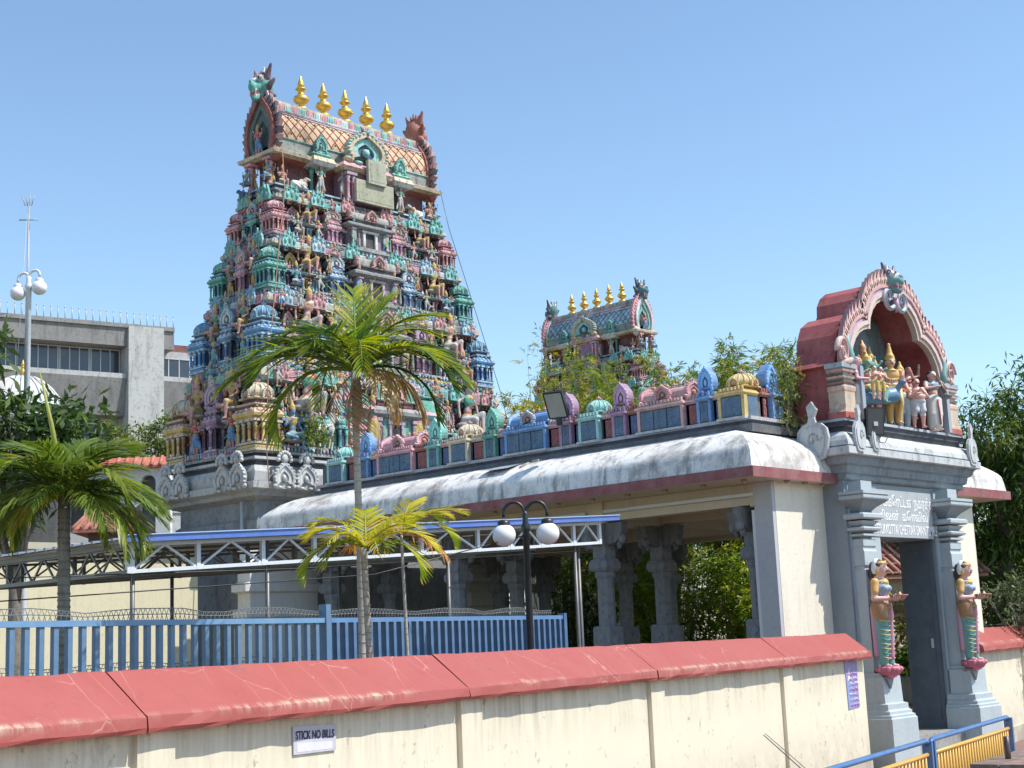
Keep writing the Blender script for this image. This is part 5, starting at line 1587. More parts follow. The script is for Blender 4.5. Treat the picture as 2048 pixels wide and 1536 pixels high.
statue('piper_statue', 'musician statue in blue-grey shirt and white dhoti blowing a long pipe', human(mus, skirt=2), spal(skin=(.66, .42, .36), top=(.22, .30, .40), bottom=(.64, .62, .56)), .010, (23.70, 12.03, NZ), 1.08, -.35, pipe_x)

# ------------------------------------------------------------------ the two lamp-bearing maidens on the gate
def maiden_prims():
    P = dict(haL=(.04, -.125, .63), haR=(-.04, -.125, .63), elL=(.145, .005, .635), elR=(-.145, .005, .635), anL=(.045, -.02, .045), anR=(-.045, .0, .045), knL=(.045, -.02, .27), knR=(-.045, -.01, .27), hea=(0, -.018, .915))
    p = human(P, female=True, skirt=1, face='plain')
    h = np.array((0, -.018, .915))
    # hair drawn into a long tail, white flower garland, gold brow band
    p += [C((0, .04, .94), (0, .062, .87), .045, .036, 'hair'), C((0, .062, .87), (.0, .06, .76), .034, .022, 'hair')]
    p += [E((0, .012, .965), (.066, .03, .046), 'white'), E((.056, .02, .915), (.018, .026, .055), 'white'), E((-.056, .02, .915), (.018, .026, .055), 'white')]
    p += [E((0, -.028, .962), (.056, .046, .020), 'crown'), E((0, -.07, .965), (.014, .012, .022), 'jewel'), E((.058, -.008, .885), (.013, .016, .024), 'jewel'), E((-.058, -.008, .885), (.013, .016, .024), 'jewel')]
    for s in (-1, 1):
        p += [C((s * .112, .0, .785), (s * .14, -.005, .70), .037, .033, 'sleeve'), C((s * .07, .0, .56), (s * .06, -.01, .47), .07, .07, 'belt'), C((s * .095, .05, .55), (s * .085, .05, .12), .022, .020, 'sash')]
    p += [E((0, -.02, .545), (.098, .078, .04), 'belt'), C((0, -.085, .53), (0, -.06, .10), .018, .024, 'sash')]
    return p
def maiden_x(mb):
    for s in (-1, 1):       # painted eyes and brows
        mb.ell((s * .021, -.071, .929), (.0115, .006, .0055), (.72, .70, .66), 8, 5); mb.ell((s * .021, -.0755, .929), (.0052, .004, .0052), (.02, .015, .015), 7, 4)
        mb.tube([(s * .009, -.075, .943), (s * .021, -.076, .947), (s * .034, -.068, .943)], .0022, (.03, .02, .02), 5)
        mb.tube([(s * .009, -.0745, .925), (s * .022, -.0765, .9345), (s * .036, -.066, .929)], .0016, (.03, .02, .02), 5)
    mb.ell((0, -.0765, .953), (.004, .003, .005), (.5, .05, .06), 6, 4)
    # draped folds on the legs, bowl, lotus
    for s in (-1, 1):
        for k in range(9):
            z = .44 - k * .042; r_ = lerp(.072, .050, k / 8)
            x = s * lerp(.052, .046, k / 8)
            mb.tube([(x + r_ * math.sin(a) * 1.02, -.014 - r_ * math.cos(a), z - .016 * math.cos(a) * 1.2) for a in np.linspace(-1.5, 1.5, 9)], .0055, [(.62, .50, .16), (.10, .36, .32), (.60, .56, .42)][k % 3], 5)
    mb.lathe([(.012, .625), (.05, .632), (.078, .65), (.084, .662), (.070, .660), (.04, .645)], (.42, .14, .12), 14, True, 0, -.175)
    mb.lathe([(.02, .648), (.02, .66), (.004, .69)], (.70, .50, .2), 8, True, 0, -.185)
    # fingers curled round the bowl
    for s in (-1, 1):
        for k in range(4):
            y = -.145 - k * .017
            mb.tube([(s * .058, y + .02, .622), (s * (.075 - k * .004), y - .004, .628), (s * (.083 - k * .006), y - .012, .646), (s * (.080 - k * .006), y - .014, .660 - k * .003)], [.0085, .008, .007, .0055], (.66, .40, .35), 6)
        mb.tube([(s * .045, -.14, .632), (s * .05, -.155, .655), (s * .058, -.168, .668)], [.0095, .008, .006], (.66, .40, .35), 6)
    for k in range(9):
        a = lerp(-1.4, 1.4, k / 8); mb.ell((math.sin(a) * .062, -.062 + abs(a) * .018, .80 - .05 * math.cos(a)), (.010, .009, .010), (.70, .52, .18), 6, 4)
    for s in (-1, 1):
        for k in range(4): mb.ell((s * .046, -.02, .075 + k * .012), (.036, .036, .006), (.62, .44, .14), 8, 4)
    mb.lathe([(.02, -.105), (.06, -.085), (.10, -.055), (.122, -.02), (.125, -.0), (.11, .012), (.05, .014)], (.46, .10, .17), 16, True, 0, -.02)
    for k in range(16):
        a = 2 * PI * k / 16
        mb.ell((math.cos(a) * .104, -.02 + math.sin(a) * .104, -.012), (.026, .026, .026), (.62, .24, .30) if k % 2 else (.50, .12, .20), 6, 4)
        mb.ell((math.cos(a + .2) * .075, -.02 + math.sin(a + .2) * .075, -.048), (.025, .025, .026), (.50, .10, .18), 6, 4)
    mb.prism([(-.09, -.08), (0, -.19), (.09, -.08)], -.03, .06, (.16, .18, .20))
mpal = spal(skin=(.66, .40, .34), bottom=(.13, .34, .31), top=(.24, .34, .48), crown=(.58, .34, .08), sleeve=(.64, .36, .10), belt=(.34, .17, .07), sash=(.56, .24, .34), white=(.72, .72, .74))
mp = maiden_prims()
for i, (x, y) in enumerate(((20.98, 11.86), (23.88, 11.86))):
    o = statue('maiden_statue', ('painted maiden statue holding a lamp bowl on the %s pilaster of the gate' % ('left' if i == 0 else 'right')), mp, mpal, .0075, (x, y, 1.76), 1.70, .12, maiden_x, .013, 'lamp-bearing maidens flanking the gate')
    o.scale = (1.72, 1.75, 1.70)

# ------------------------------------------------------------------ floodlights
def floodlight(label, loc, rz, tilt, s=1.0, stem=.2):
    t = thing('floodlight', label, 'floodlight', loc, rz)
    b = MB(); b.M = RX(tilt)
    b.stack([(-.17 * s, .17 * s, -.045 * s, z, q) for z, q in [(.02 * s, -.24 * s), (.05 * s, -.22 * s), (.05 * s, .22 * s), (.02 * s, .24 * s)]], (.02, .02, .022))
    b.box(-.185 * s, .185 * s, -.06 * s, -.04 * s, -.255 * s, .255 * s, (.022, .022, .024))
    for k in range(7): b.box(-.14 * s + k * .045 * s, -.125 * s + k * .045 * s, .05 * s, .09 * s, -.18 * s, .18 * s, (.02, .02, .022))
    b.build('housing', 'black', t)
    g = MB(); g.M = RX(tilt); g.box(-.155 * s, .155 * s, -.064 * s, -.0605 * s, -.225 * s, .225 * s, (.2, .2, .2)); g.build('lens', M['glass'] if s < 1.2 else M['lens'], t)
    k = MB(); k.M = RX(tilt); k.box(-.20 * s, -.185 * s, -.02, .02, -.02, .02, (.05, .05, .05)); k.M = Matrix.Identity(4)
    k.tube([(-.19 * s, .0, 0), (-.19 * s, .10, -stem), (.19 * s, .10, -stem), (.19 * s, 0, 0)], .013, (.05, .05, .05), 6)
    k.box(-.04, .04, .06, .14, -stem - .16, -stem, (.12, .12, .12)); k.build('bracket', 'black', t)
    return t
M['lens'] = plain('frosted_lens', (.30, .31, .28), .2, 0, .6)
fl1 = floodlight('black floodlight box standing on the cornice of the gate in front of the niche', (21.33, 11.92, 5.72), -.45, .1, .92, .25)
lg = MB(); lg.box(-.04, .04, -.068, -.066, -.08, -.01, (.5, .5, .48)); lg.build('maker_plate', 'clean', fl1)
wr = MB(); wr.tube([(0, .05, -.22), (.05, .0, -.33), (.16, -.04, -.36), (.24, -.02, -.26), (.22, .02, -.2)], .008, (.03, .03, .03), 5); wr.build('cable', 'black', fl1)
fl2 = floodlight('black floodlight with a pale lens tilted on the parapet of the hall', (18.93, 16.72, 6.48), -1.25, .55, 1.0, .2)
for c_ in fl2.children:
    if c_.name.startswith('lens'): c_.data.materials[0] = M['lens']
# conduit sticking out beyond the gate
cd = MB(); cd.tube([(24.9, 12.5, 5.10), (26.4, 12.9, 5.42)], .03, (.45, .46, .47), 7)
tag(cd.build('conduit_pipe', 'metalpaint'), 'thin grey pipe sticking out from the right side of the gate cornice', 'pipe')
# ------------------------------------------------------------------ walkway canopy beside the hall
can = thing('walkway_canopy', 'low metal walkway canopy with blue roof edge and white lattice trusses between fence and hall', 'canopy')
CXA, CXB, CYA, CYB = 8.42, 16.32, 13.6, 17.6
cz = lambda x: 3.60 + (x - 8.45) * .0595
m = MB(); n = 84
v = []
for i in range(n + 1):
    x = lerp(CXA - .15, CXB + .12, i / n)
    for y in (CYA - .15, CYB): v.append((x, y, cz(x) + .03))
    for y in (CYA - .15, CYB): v.append((x, y, cz(x) + .036))
f = []
for i in range(n):
    a = i * 4; b = a + 4
    f += [(a, a + 1, b + 1, b), (a + 2, b + 2, b + 3, a + 3), (a, b, b + 2, a + 2)]
m.add(v, f, (.30, .34, .40))
k = 0.0
while k < CYB - CYA:      # corrugation ribs running up the slope
    y = CYA + k
    m.bar((CXA - .17, y, cz(CXA - .17) + .045), (CXB + .1, y, cz(CXB + .1) + .045), .05, .03, (.22, .27, .34)); k += .20
m.build('roof_sheet', 'metalpaint', can)
m = MB()
m.bar((CXA - .1, CYA - .17, cz(CXA) + .035), (CXB + .14, CYA - .17, cz(CXB) + .05), .02, .075, (.07, .16, .52))
m.bar((CXA - .1, CYA - .172, cz(CXA) + .072), (CXB + .14, CYA - .172, cz(CXB) + .086), .05, .012, (.35, .48, .75))
m.build('roof_edge', 'metalpaint', can)
WHT = (.66, .69, .74)
TX = [8.47, 9.32, 10.2, 10.95, 11.69, 12.68, 13.7, 14.33, 14.96, 15.63, 16.2]
for r_, y in enumerate((CYA, CYA + 1.3, CYA + 2.6, CYA + 3.9)):
    m = MB(); c = WHT if r_ == 0 else (.10, .105, .11); th = .034 if r_ == 0 else .028  # inner rows coloured dark for the shade under the roof
    for dz in (-.02, -.30):
        m.bar((TX[0], y, cz(TX[0]) + dz), (TX[-1], y, cz(TX[-1]) + dz), th * 1.15, th * 1.15, c)
    for i, x in enumerate(TX):
        m.bar((x, y, cz(x) - .32), (x, y, cz(x)), th * (2.6 if i == 0 else 1.5), th * 1.3, c)
        if i < len(TX) - 1:
            x2 = TX[i + 1]; xm = (x + x2) / 2
            m.bar((x + .02, y, cz(x) - .29), (xm, y, cz(xm) - .03), th * .7, th * .7, c); m.bar((xm, y, cz(xm) - .03), (x2 - .02, y, cz(x2) - .29), th * .7, th * .7, c)
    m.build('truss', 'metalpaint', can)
m = MB()
for y in np.arange(CYA, CYB, .38): m.bar((CXA, y, cz(CXA) - .02), (CXA, y + .38, cz(CXA) - .02), .05, .05, (.12, .12, .125))
for dz in (-.04, -.30): m.bar((CXA + .02, CYA, cz(CXA) + dz), (CXA + .02, CYB, cz(CXA) + dz), .04, .04, (.10, .10, .105))
for k in range(8):
    y = CYA + k * .5; m.bar((CXA + .02, y, cz(CXA) - .3), (CXA + .02, y + .25, cz(CXA) - .04), .02, .02, (.10, .10, .105)); m.bar((CXA + .02, y + .25, cz(CXA) - .04), (CXA + .02, y + .5, cz(CXA) - .3), .02, .02, (.10, .10, .105))
m.build('eave_beam', 'metalpaint', can)  # eave parts take a dark colour in place of roof shade
def post_mb():
    p = MB(); p.tube([(0, 0, .45), (0, 0, 3.7)], .026, (.09, .095, .10), 8); p.box(-.10, .10, -.10, .10, .45, .47, (.3, .3, .3)); return p
pmh = kit('post|c', post_mb, 'metalpaint')
for x, y in ((10.31, 13.66), (13.2, 13.66), (15.71, 13.66), (15.85, 13.72), (8.55, 17.4), (11.5, 17.4), (14.5, 17.4), (8.55, 13.68)):
    o = link('post', pmh, can, (x, y, 0))

# ------------------------------------------------------------------ blue fences
def fence(label, a, b, spacing, ztop, dark=(.02, .055, .15), light=(.085, .18, .31), deep=.022, tall_end=True):
    t = thing('steel_fence', label, 'fence', (a[0], a[1], 0))
    d = Vector((b[0] - a[0], b[1] - a[1])); L = d.length; t.rotation_euler = (0, 0, math.atan2(d.y, d.x))
    m = MB()
    m.box(0, L, -.035, .035, ztop - .05, ztop, mul(light, 1.5)); m.box(0, L, -.025, .025, .62, .67, dark)
    m.build('rails', 'metalpaint', t)
    def bar():
        q = MB(); q.box(-.026, .026, -deep, deep, .5, ztop - .05, light); return q
    bm = kit('picket|%.3f' % ztop, bar, 'metalpaint')
    n = int(L / spacing)
    for i in range(1, n): link('picket', bm, t, (i * L / n, 0, 0))
    for x, up in ((0, .02), (L, .14 if tall_end else .03)):
        q = MB(); q.box(x - .04, x + .04, -.05, .05, .45, ztop + up, light); q.build('end_post', 'metalpaint', t)
    # sagging wire mesh along the top
    w = MB(); rng = random.Random(int(L * 100))
    hs = [ztop + .05 + .045 * abs(math.sin(x * 1.9)) + rng.uniform(0, .02) for x in np.arange(0, L, .3)]
    pts = [(i * .3, .03, z) for i, z in enumerate(hs)]
    w.tube(pts, .004, (.13, .14, .14), 4)
    w.tube([(x, y, (z + ztop) / 2) for x, y, z in pts], .004, (.16, .17, .17), 4)
    for i in range(len(pts) - 1):
        for k in range(5):
            f0 = k / 5; x = lerp(pts[i][0], pts[i + 1][0], f0); z = lerp(pts[i][2], pts[i + 1][2], f0)
            w.tube([(x, .03, ztop - .02), (x + .05, .03, z)], .0035, (.15, .16, .16), 3)
            w.tube([(x + .05, .03, ztop - .02), (x, .03, z)], .0035, (.15, .16, .16), 3)
    w.build('wire_mesh', 'metalpaint', t)
    return t
fence('blue steel picket fence on the left, ending in a taller post beside the tall palm', (3.4, 10.45), (9.83, 12.05), .152, 2.73)
fence('blue steel picket fence behind the palms and the black lamp post', (10.02, 12.27), (15.22, 13.52), .15, 2.735, tall_end=False, light=(.055, .135, .27), deep=.05)
fence('dark low railing seen through the gaps of the left blue fence', (6.5, 14.6), (14.5, 14.9), .15, 2.25, (.03, .04, .05), (.045, .06, .085), False)

# ------------------------------------------------------------------ lamp posts
def twin_lamp(label, loc, rz, zt, gr, span, mat, col, r_, zb=.45, asym=0.0):
    t = thing('lamp_post', label, 'street lamp', loc, rz, 'twin-globe lamp posts')
    p = MB(); h = zt - zb
    p.lathe([(r_ * 2.4, zb), (r_ * 2.4, zb + .25), (r_ * 1.5, zb + .32), (r_ * 1.25, zb + .5), (r_, zb + .6), (r_ * .85, zt - .25), (r_ * 1.2, zt - .22), (r_ * 1.2, zt - .18), (r_ * .7, zt - .12), (r_ * .8, zt - .03), (.01, zt + .02)], col, 14)
    p.build('pole', mat, t)
    for s in (-1, 1):
        dz = asym * s
        a = MB(); pts = []
        for i in range(13):
            an = PI * i / 12
            pts.append((s * (span / 2 - math.cos(an) * span / 2 * .92), 0, zt - .02 + math.sin(an) * span * .5 + dz * i / 12))
        pts = [(s * .02, 0, zt - .30)] + pts + [(pts[-1][0], 0, pts[-1][2] - .04)]
        a.tube(pts, r_ * .42, col, 8)
        x, _, z = pts[-1]
        a.lathe([(gr * .30, z - .03), (gr * .52, z - .05), (gr * .55, z - .10), (gr * .5, z - .12)], col, 14, True, x)
        arm = a.build('arm', mat, t)
        g = MB(); g.ell((x, 0, z - .09 - gr * .86), (gr, gr, gr * .97), (.8, .8, .8), 24, 16); g.build('globe', 'globe', arm)
    return t
twin_lamp('black twin-globe lamp post in front of the blue fence', (12.49, 11.60, 0), R(-47), 3.90, .137, .265, 'black', (.02, .02, .022), .045)
twin_lamp('tall white twin-globe lamp post rising above the trees at the far left', (12.56, 23.52, 0), R(-47), 9.20, .135, .20, 'clean', (.62, .64, .66), .06, .45, .045)

# ------------------------------------------------------------------ street railing
def railing(label, s0, s1, c0=4.65, zt=1.1):
    x, y = wp(s0, c0)
    t = thing('street_railing', label, 'railing', (x, y, 0), R(13), 'blue and yellow railings along the kerb')
    L = s1 - s0; bl = (.045, .14, .34)
    m = MB(); m.tube([(.0, 0, zt - .06), (.03, 0, zt - .02), (.08, 0, zt), (L - .08, 0, zt), (L - .03, 0, zt - .015), (L, 0, zt - .06)], .030, bl, 10)
    m.build('top_rail', 'metalpaint', t)
    for px in (0.0, L):
        q = MB(); q.box(px - .032, px + .032, -.055, .055, .14, zt - .01, bl); q.box(px - .07, px + .07, -.09, .09, .14, .16, bl); q.build('post', 'metalpaint', t)
    ye = (.66, .36, .045)
    m = MB(); m.tube([(-.0, 0, .945), (L, 0, .945)], .026, ye, 8); m.tube([(0, 0, .30), (L, 0, .30)], .026, ye, 8); m.build('infill_rails', 'metalpaint', t)
    def bar():
        q = MB(); q.tube([(0, 0, .30), (0, 0, .945)], .017, ye, 7); return q
    bm = kit('picket|y', bar, 'metalpaint')
    n = int(L / .135)
    for i in range(1, n): link('picket', bm, t, (i * L / n, 0, 0))
    return t
railing('nearer blue and yellow street railing, cut off by the bottom edge', 13.2, 17.05)
railing('blue and yellow street railing in front of the gate steps', 17.18, 21.25)

# flatbed at the bottom right corner
fb = thing('flatbed_cart', 'rusty brown flatbed corner with a short dark stake at the bottom right', 'cart', (9.62, 4.82, 0), R(9))
m = MB()
for k in range(8): m.box(.0, 2.6, -1.55 + k * .20, -1.36 + k * .20, 1.40, 1.445, jit(random.Random(k), (.20, .115, .09), .15))
m.build('deck', 'bark', fb)
m = MB(); m.box(-.03, 2.62, -1.6, .07, 1.30, 1.40, (.05, .05, .055)); m.box(.0, 2.6, -1.59, -1.55, 1.40, 1.46, (.06, .05, .05)); m.build('frame', 'metalpaint', fb)
m = MB(); m.tube([(.42, -.10, 1.38), (.42, -.10, 1.60)], .022, (.05, .025, .02), 8); m.build('stake', 'metalpaint', fb)
m = MB(); m.box(.75, 1.9, -.42, -.32, 1.446, 1.475, (.7, .7, .7)); m.build('white_board', 'clean', fb)
for x in (.6, 2.0):
    for y in (-1.3, -.25):
        w = MB(); w.M = T(x, y, .42) @ RX(PI / 2); w.lathe([(.2, -.08), (.40, -.08), (.42, -.04), (.42, .04), (.40, .08), (.2, .08)], (.02, .02, .02), 20); wh = w.build('wheel', 'black', fb)
    m = MB(); m.bar((x, -1.3, .42), (x, -.25, .42), .08, .08, (.05, .05, .05)); m.bar((x, -.8, .42), (x, -.8, 1.32), .1, .1, (.05, .05, .05)); m.build('axle', 'metalpaint', fb)

# ------------------------------------------------------------------ foliage
def leaf_arrays(rng, pos, dirs, L, W, cols, fold=.0):
    """one kite-shaped leaf per row"""
    n = len(pos)
    up = rng.normal(size=(n, 3)) * .6 + np.array([0, 0, 1.0])
    side = np.cross(dirs, up); side /= np.maximum(np.linalg.norm(side, axis=1, keepdims=True), 1e-6)
    nrm = np.cross(side, dirs)
    L = L[:, None]; W = W[:, None]
    v0 = pos; v1 = pos + dirs * L * .45 + side * W * .5 - nrm * W * fold; v2 = pos + dirs * L - np.array([0, 0, 1]) * L * .12; v3 = pos + dirs * L * .45 - side * W * .5 - nrm * W * fold
    return np.stack([v0, v1, v2, v3], 1).reshape(-1, 3), cols
def leaf_mesh(name, V, cols, mat, parent):
    n = len(V) // 4
    me = bpy.data.meshes.new(name)
    me.vertices.add(n * 4); me.vertices.foreach_set('co', V.astype(np.float32).ravel())
    me.loops.add(n * 4); me.loops.foreach_set('vertex_index', np.arange(n * 4, dtype=np.int32))
    me.polygons.add(n); me.polygons.foreach_set('loop_start', np.arange(0, n * 4, 4, dtype=np.int32)); me.polygons.foreach_set('loop_total', np.full(n, 4, np.int32))
    me.update(calc_edges=True); me.validate()
    c = np.ones((n * 4, 4), np.float32); c[:, :3] = np.repeat(cols, 4, axis=0)
    at = me.color_attributes.new('Col', 'FLOAT_COLOR', 'CORNER'); at.data.foreach_set('color', c.ravel())
    me.materials.append(M[mat])
    return link(name, me, parent)
def unit(v): return v / np.maximum(np.linalg.norm(v, axis=-1, keepdims=True), 1e-9)

def tree(name, label, cat, base, blobs, n_clump, per, L, W, cols, seed, trunk_r=.12, trunk_col=(.16, .13, .10), droop=.35, group=None, spread=.42, limbs=True, tr_top=None):
    """blobs: (centre, radii) ellipsoids relative to base; leaf clumps sit mostly near their surfaces"""
    rng = np.random.default_rng(seed)
    t = thing(name, label, cat, base, 0, group)
    vols = np.array([b[1][0] * b[1][1] * b[1][2] for b in blobs]) ** .66
    which = rng.choice(len(blobs), n_clump, p=vols / vols.sum())
    d = unit(rng.normal(size=(n_clump, 3)))
    rad = rng.uniform(.35, 1.05, n_clump) ** .6
    cen = np.array([blobs[w][0] for w in which]) + d * rad[:, None] * np.array([blobs[w][1] for w in which])
    clump_col = rng.choice(len(cols), n_clump)
    P = []; D = []; Cc = []
    for i in range(n_clump):
        k = rng.integers(int(per * .6), int(per * 1.4))
        dd = unit(rng.normal(size=(k, 3)) + d[i] * .7 + np.array([0, 0, -droop]))
        P.append(cen[i] + rng.normal(size=(k, 3)) * spread * L * 1.6)
        D.append(dd)
        base_c = np.array(cols[clump_col[i]])
        Cc.append(np.clip(base_c * rng.uniform(.65, 1.35, (k, 1)) * rng.uniform(.93, 1.07, (k, 3)), 0, 1))
    P = np.concatenate(P); D = np.concatenate(D); Cc = np.concatenate(Cc)
    V, c = leaf_arrays(rng, P, D, rng.uniform(.7, 1.25, len(P)) * L, rng.uniform(.75, 1.2, len(P)) * W, Cc, .15)
    leaf_mesh('crown', V, c, 'leaf', t)
    b = MB(); r2 = random.Random(seed)
    top = tr_top or blobs[0][0]
    b.tube([(0, 0, 0), (r2.uniform(-.1, .1), r2.uniform(-.1, .1), top[2] * .35), (top[0] * .7, top[1] * .7, top[2] * .8), tuple(top)], [trunk_r * 1.25, trunk_r, trunk_r * .75, trunk_r * .3], trunk_col, 9)
    if limbs:
        for i in r2.sample(range(n_clump), min(26, n_clump)):
            e = cen[i]; s0 = Vector((top[0] * .6, top[1] * .6, top[2] * r2.uniform(.45, .85)))
            mid = s0.lerp(Vector(e), .5) + Vector((0, 0, .12))
            b.tube([s0, mid, tuple(e)], [trunk_r * .38, trunk_r * .22, trunk_r * .08], trunk_col, 6)
    b.build('trunk', 'bark', t)
    return t

def bamboo(label, base, ncul, H, R_, seed, cols, leaf=(.20, .028), density=34, bend=.5, smin=.16):
    rng = np.random.default_rng(seed); rr = random.Random(seed)
    t = thing('bamboo_clump', label, 'bamboo', base, 0, 'bamboo clumps behind the hall')
    b = MB(); P = []; D = []; Cc = []
    for i in range(ncul):
        a = rr.uniform(0, 2 * PI); q = rr.uniform(.05, .4) * R_
        lean = rr.uniform(.15, 1.0) * R_; h = H * rr.uniform(.62, 1.05)
        pts = []
        for j in range(9):
            s = j / 8
            pts.append(Vector((math.cos(a) * (q + lean * s ** 2), math.sin(a) * (q + lean * s ** 2), h * (s - bend * .28 * s ** 3))))
        b.tube(pts, [.022 * (1 - .8 * j / 8) for j in range(9)], jit(rr, (.24, .26, .10), .25), 5)
        for j in range(int(density * 1.3)):
            s = rr.uniform(smin, 1.0)
            k = min(7, int(s * 8)); p = pts[k].lerp(pts[k + 1], s * 8 - k)
            tw = rr.uniform(0, 2 * PI); ln = rr.uniform(.15, .55) * (1.2 - s * .5)
            e = p + Vector((math.cos(tw) * ln, math.sin(tw) * ln, rr.uniform(-.1, .25)))
            n = rr.randint(5, 11)
            for z in range(n):
                f = rr.uniform(.2, 1); pp = p.lerp(e, f)
                P.append(pp); dd = (e - p).normalized() + Vector((rr.gauss(0, .5), rr.gauss(0, .5), rr.gauss(-.35, .4)))
                D.append(dd.normalized())
            cb = np.array(cols[rr.randrange(len(cols))])
            Cc += [np.clip(cb * rr.uniform(.65, 1.35), 0, 1) for _ in range(n)]
    P = np.array([tuple(p) for p in P]); D = np.array([tuple(p) for p in D]); Cc = np.array(Cc)
    V, c = leaf_arrays(rng, P, D, rng.uniform(.7, 1.4, len(P)) * leaf[0], rng.uniform(.8, 1.2, len(P)) * leaf[1], Cc, .1)
    leaf_mesh('foliage', V, c, 'leaf', t)
    b.build('culms', 'bark', t)
    return t

def frond_mb(L, droop, n, wl, width, col, seed, vee=.35, hang=.55, ragged=.1, col2=None, tipw=.25):
    """palm leaf growing along +X from the origin"""
    rr = random.Random(seed); m = MB()
    pts = []; ang = 0.0; p = Vector((0, 0, 0)); N = 16
    for i in range(N + 1):
        pts.append(p.copy()); ang = -droop * (i / N) ** 1.25
        p = p + Vector((math.cos(ang), 0, math.sin(ang))) * (L / N)
    m.tube(pts, [.016 * L * (1 - .85 * i / N) + .002 for i in range(N + 1)], mul(col, 1.1), 5)
    for i in range(n):
        t = .13 + .87 * (i + .5) / n
        k = min(N - 1, int(t * N)); q = pts[k].lerp(pts[k + 1], t * N - k); tg = (pts[k + 1] - pts[k]).normalized()
        upv = Vector((-tg.z, 0, tg.x))
        prof = (math.sin(PI * min(1, .16 + t * .80)) ** .7)
        for s in (-1, 1):
            if rr.random() < ragged * .4: continue
            ln = wl * prof * rr.uniform(1 - ragged, 1 + ragged * .5)
            fw = lerp(.35, 1.25, t) + rr.uniform(-.1, .1)
            d0 = (Vector((0, s, 0)) + tg * fw + upv * vee * rr.uniform(.6, 1.3)).normalized()
            c = jit(rr, col if not col2 or rr.random() > .35 else col2, .22)
            a0 = q; g = hang * rr.uniform(.6, 1.4)
            pr = [a0]
            dd = d0.copy()
            for j in range(4):
                dd = (dd + Vector((0, 0, -g * .32))).normalized(); pr.append(pr[-1] + dd * ln / 4)
            v = []; w_ = width * (.75 + .5 * prof)
            for j, (pp, ww) in enumerate(zip(pr, (.45, 1.0, .95, .62, .02 + tipw * .3))):
                dj = (pr[min(j + 1, 4)] - pr[max(j - 1, 0)]).normalized()
                sd = dj.cross(upv if j == 0 else Vector((0, 0, 1)) + tg * .4)
                if sd.length < .05: sd = tg.copy()
                sd.normalize()
                v += [pp + sd * w_ * ww / 2, pp - sd * w_ * ww / 2]
            m.add(v, [(j * 2, j * 2 + 1, j * 2 + 3, j * 2 + 2) for j in range(4)], c, False)
    return m

def palm(label, base, top, r0, r1, fronds, tcol, shaft=None, extra=None):
    """fronds: (angle seen from the street: 0 right, 180 left, 90 away; elevation deg, mesh, scale)"""
    t = thing('palm_tree', label, 'palm', base)
    b = Vector(base); tp = Vector(top) - b
    m = MB(); n = 22; pts = []; rad = []
    for i in range(n + 1):
        s = i / n
        pts.append((tp.x * s + .03 * math.sin(s * 4), tp.y * s, tp.z * s)); rad.append(lerp(r0, r1, s ** .6) * (1.0 + .05 * (i % 2)) * (1.25 if i == 0 else 1))
    m.tube(pts, rad, tcol, 10)
    tot = max(.5, tp.z); k_ = 0.0; rr = random.Random(len(fronds))
    while k_ < tot - .1:       # ring scars
        s = k_ / tot; rq = lerp(r0, r1, s ** .6)
        x_, y_ = tp.x * s + .03 * math.sin(s * 4), tp.y * s
        m.tube([(x_, y_, k_), (x_ + .001, y_, k_ + rq * .35)], [rq * 1.13, rq * 1.09], mul(tcol, rr.uniform(.6, .85)), 10); k_ += rr.uniform(.05, .11)
    m.build('trunk', 'bark', t)
    if shaft:
        m = MB(); L = shaft[0]
        m.tube([tuple(tp + Vector((0, 0, -L))), tuple(tp + Vector((0, 0, -L * .8))), tuple(tp + Vector((0, 0, -L * .3))), tuple(tp + Vector((0, 0, .08)))], [r1, shaft[1], shaft[1] * .8, r1 * .5], shaft[2], 10)
        m.build('crownshaft', 'bark', t)
    for (az, el, me, s) in fronds:
        d = R0 * math.cos(R(az)) + F0 * math.sin(R(az))
        o = link('frond', me, t, tuple(tp))
        o.rotation_euler = (0, -R(el), math.atan2(d.y, d.x)); o.scale = (s, s, s)
    return t
def fmesh(key, **k): return kit('frond|' + key, lambda: frond_mb(**k), 'palmleaf')
GRN = (.15, .215, .025); YG = (.36, .36, .035); DK = (.035, .08, .016); TAN = (.44, .30, .17)
fa = [fmesh('a%d' % i, L=1.25, droop=R(85 + 18 * i), n=27, wl=.48, width=.023, col=(GRN, (.15, .21, .025), DK)[i % 3], seed=i, vee=.45, hang=.6, ragged=.2, col2=(YG, (.16, .22, .03), GRN)[i % 3]) for i in range(4)]
fup = fmesh('up', L=1.0, droop=R(40), n=22, wl=.42, width=.022, col=(.17, .25, .025), seed=9, vee=.8, hang=.35, ragged=.25, col2=YG)
fdead = fmesh('dead', L=1.0, droop=R(40), n=22, wl=.45, width=.016, col=TAN, seed=12, vee=-.2, hang=1.6, ragged=.3, col2=(.34, .20, .10))
fbr = fmesh('brown', L=.9, droop=R(110), n=24, wl=.40, width=.026, col=(.36, .23, .09), seed=13, vee=0, hang=1.3, ragged=.25, col2=(.48, .34, .16))
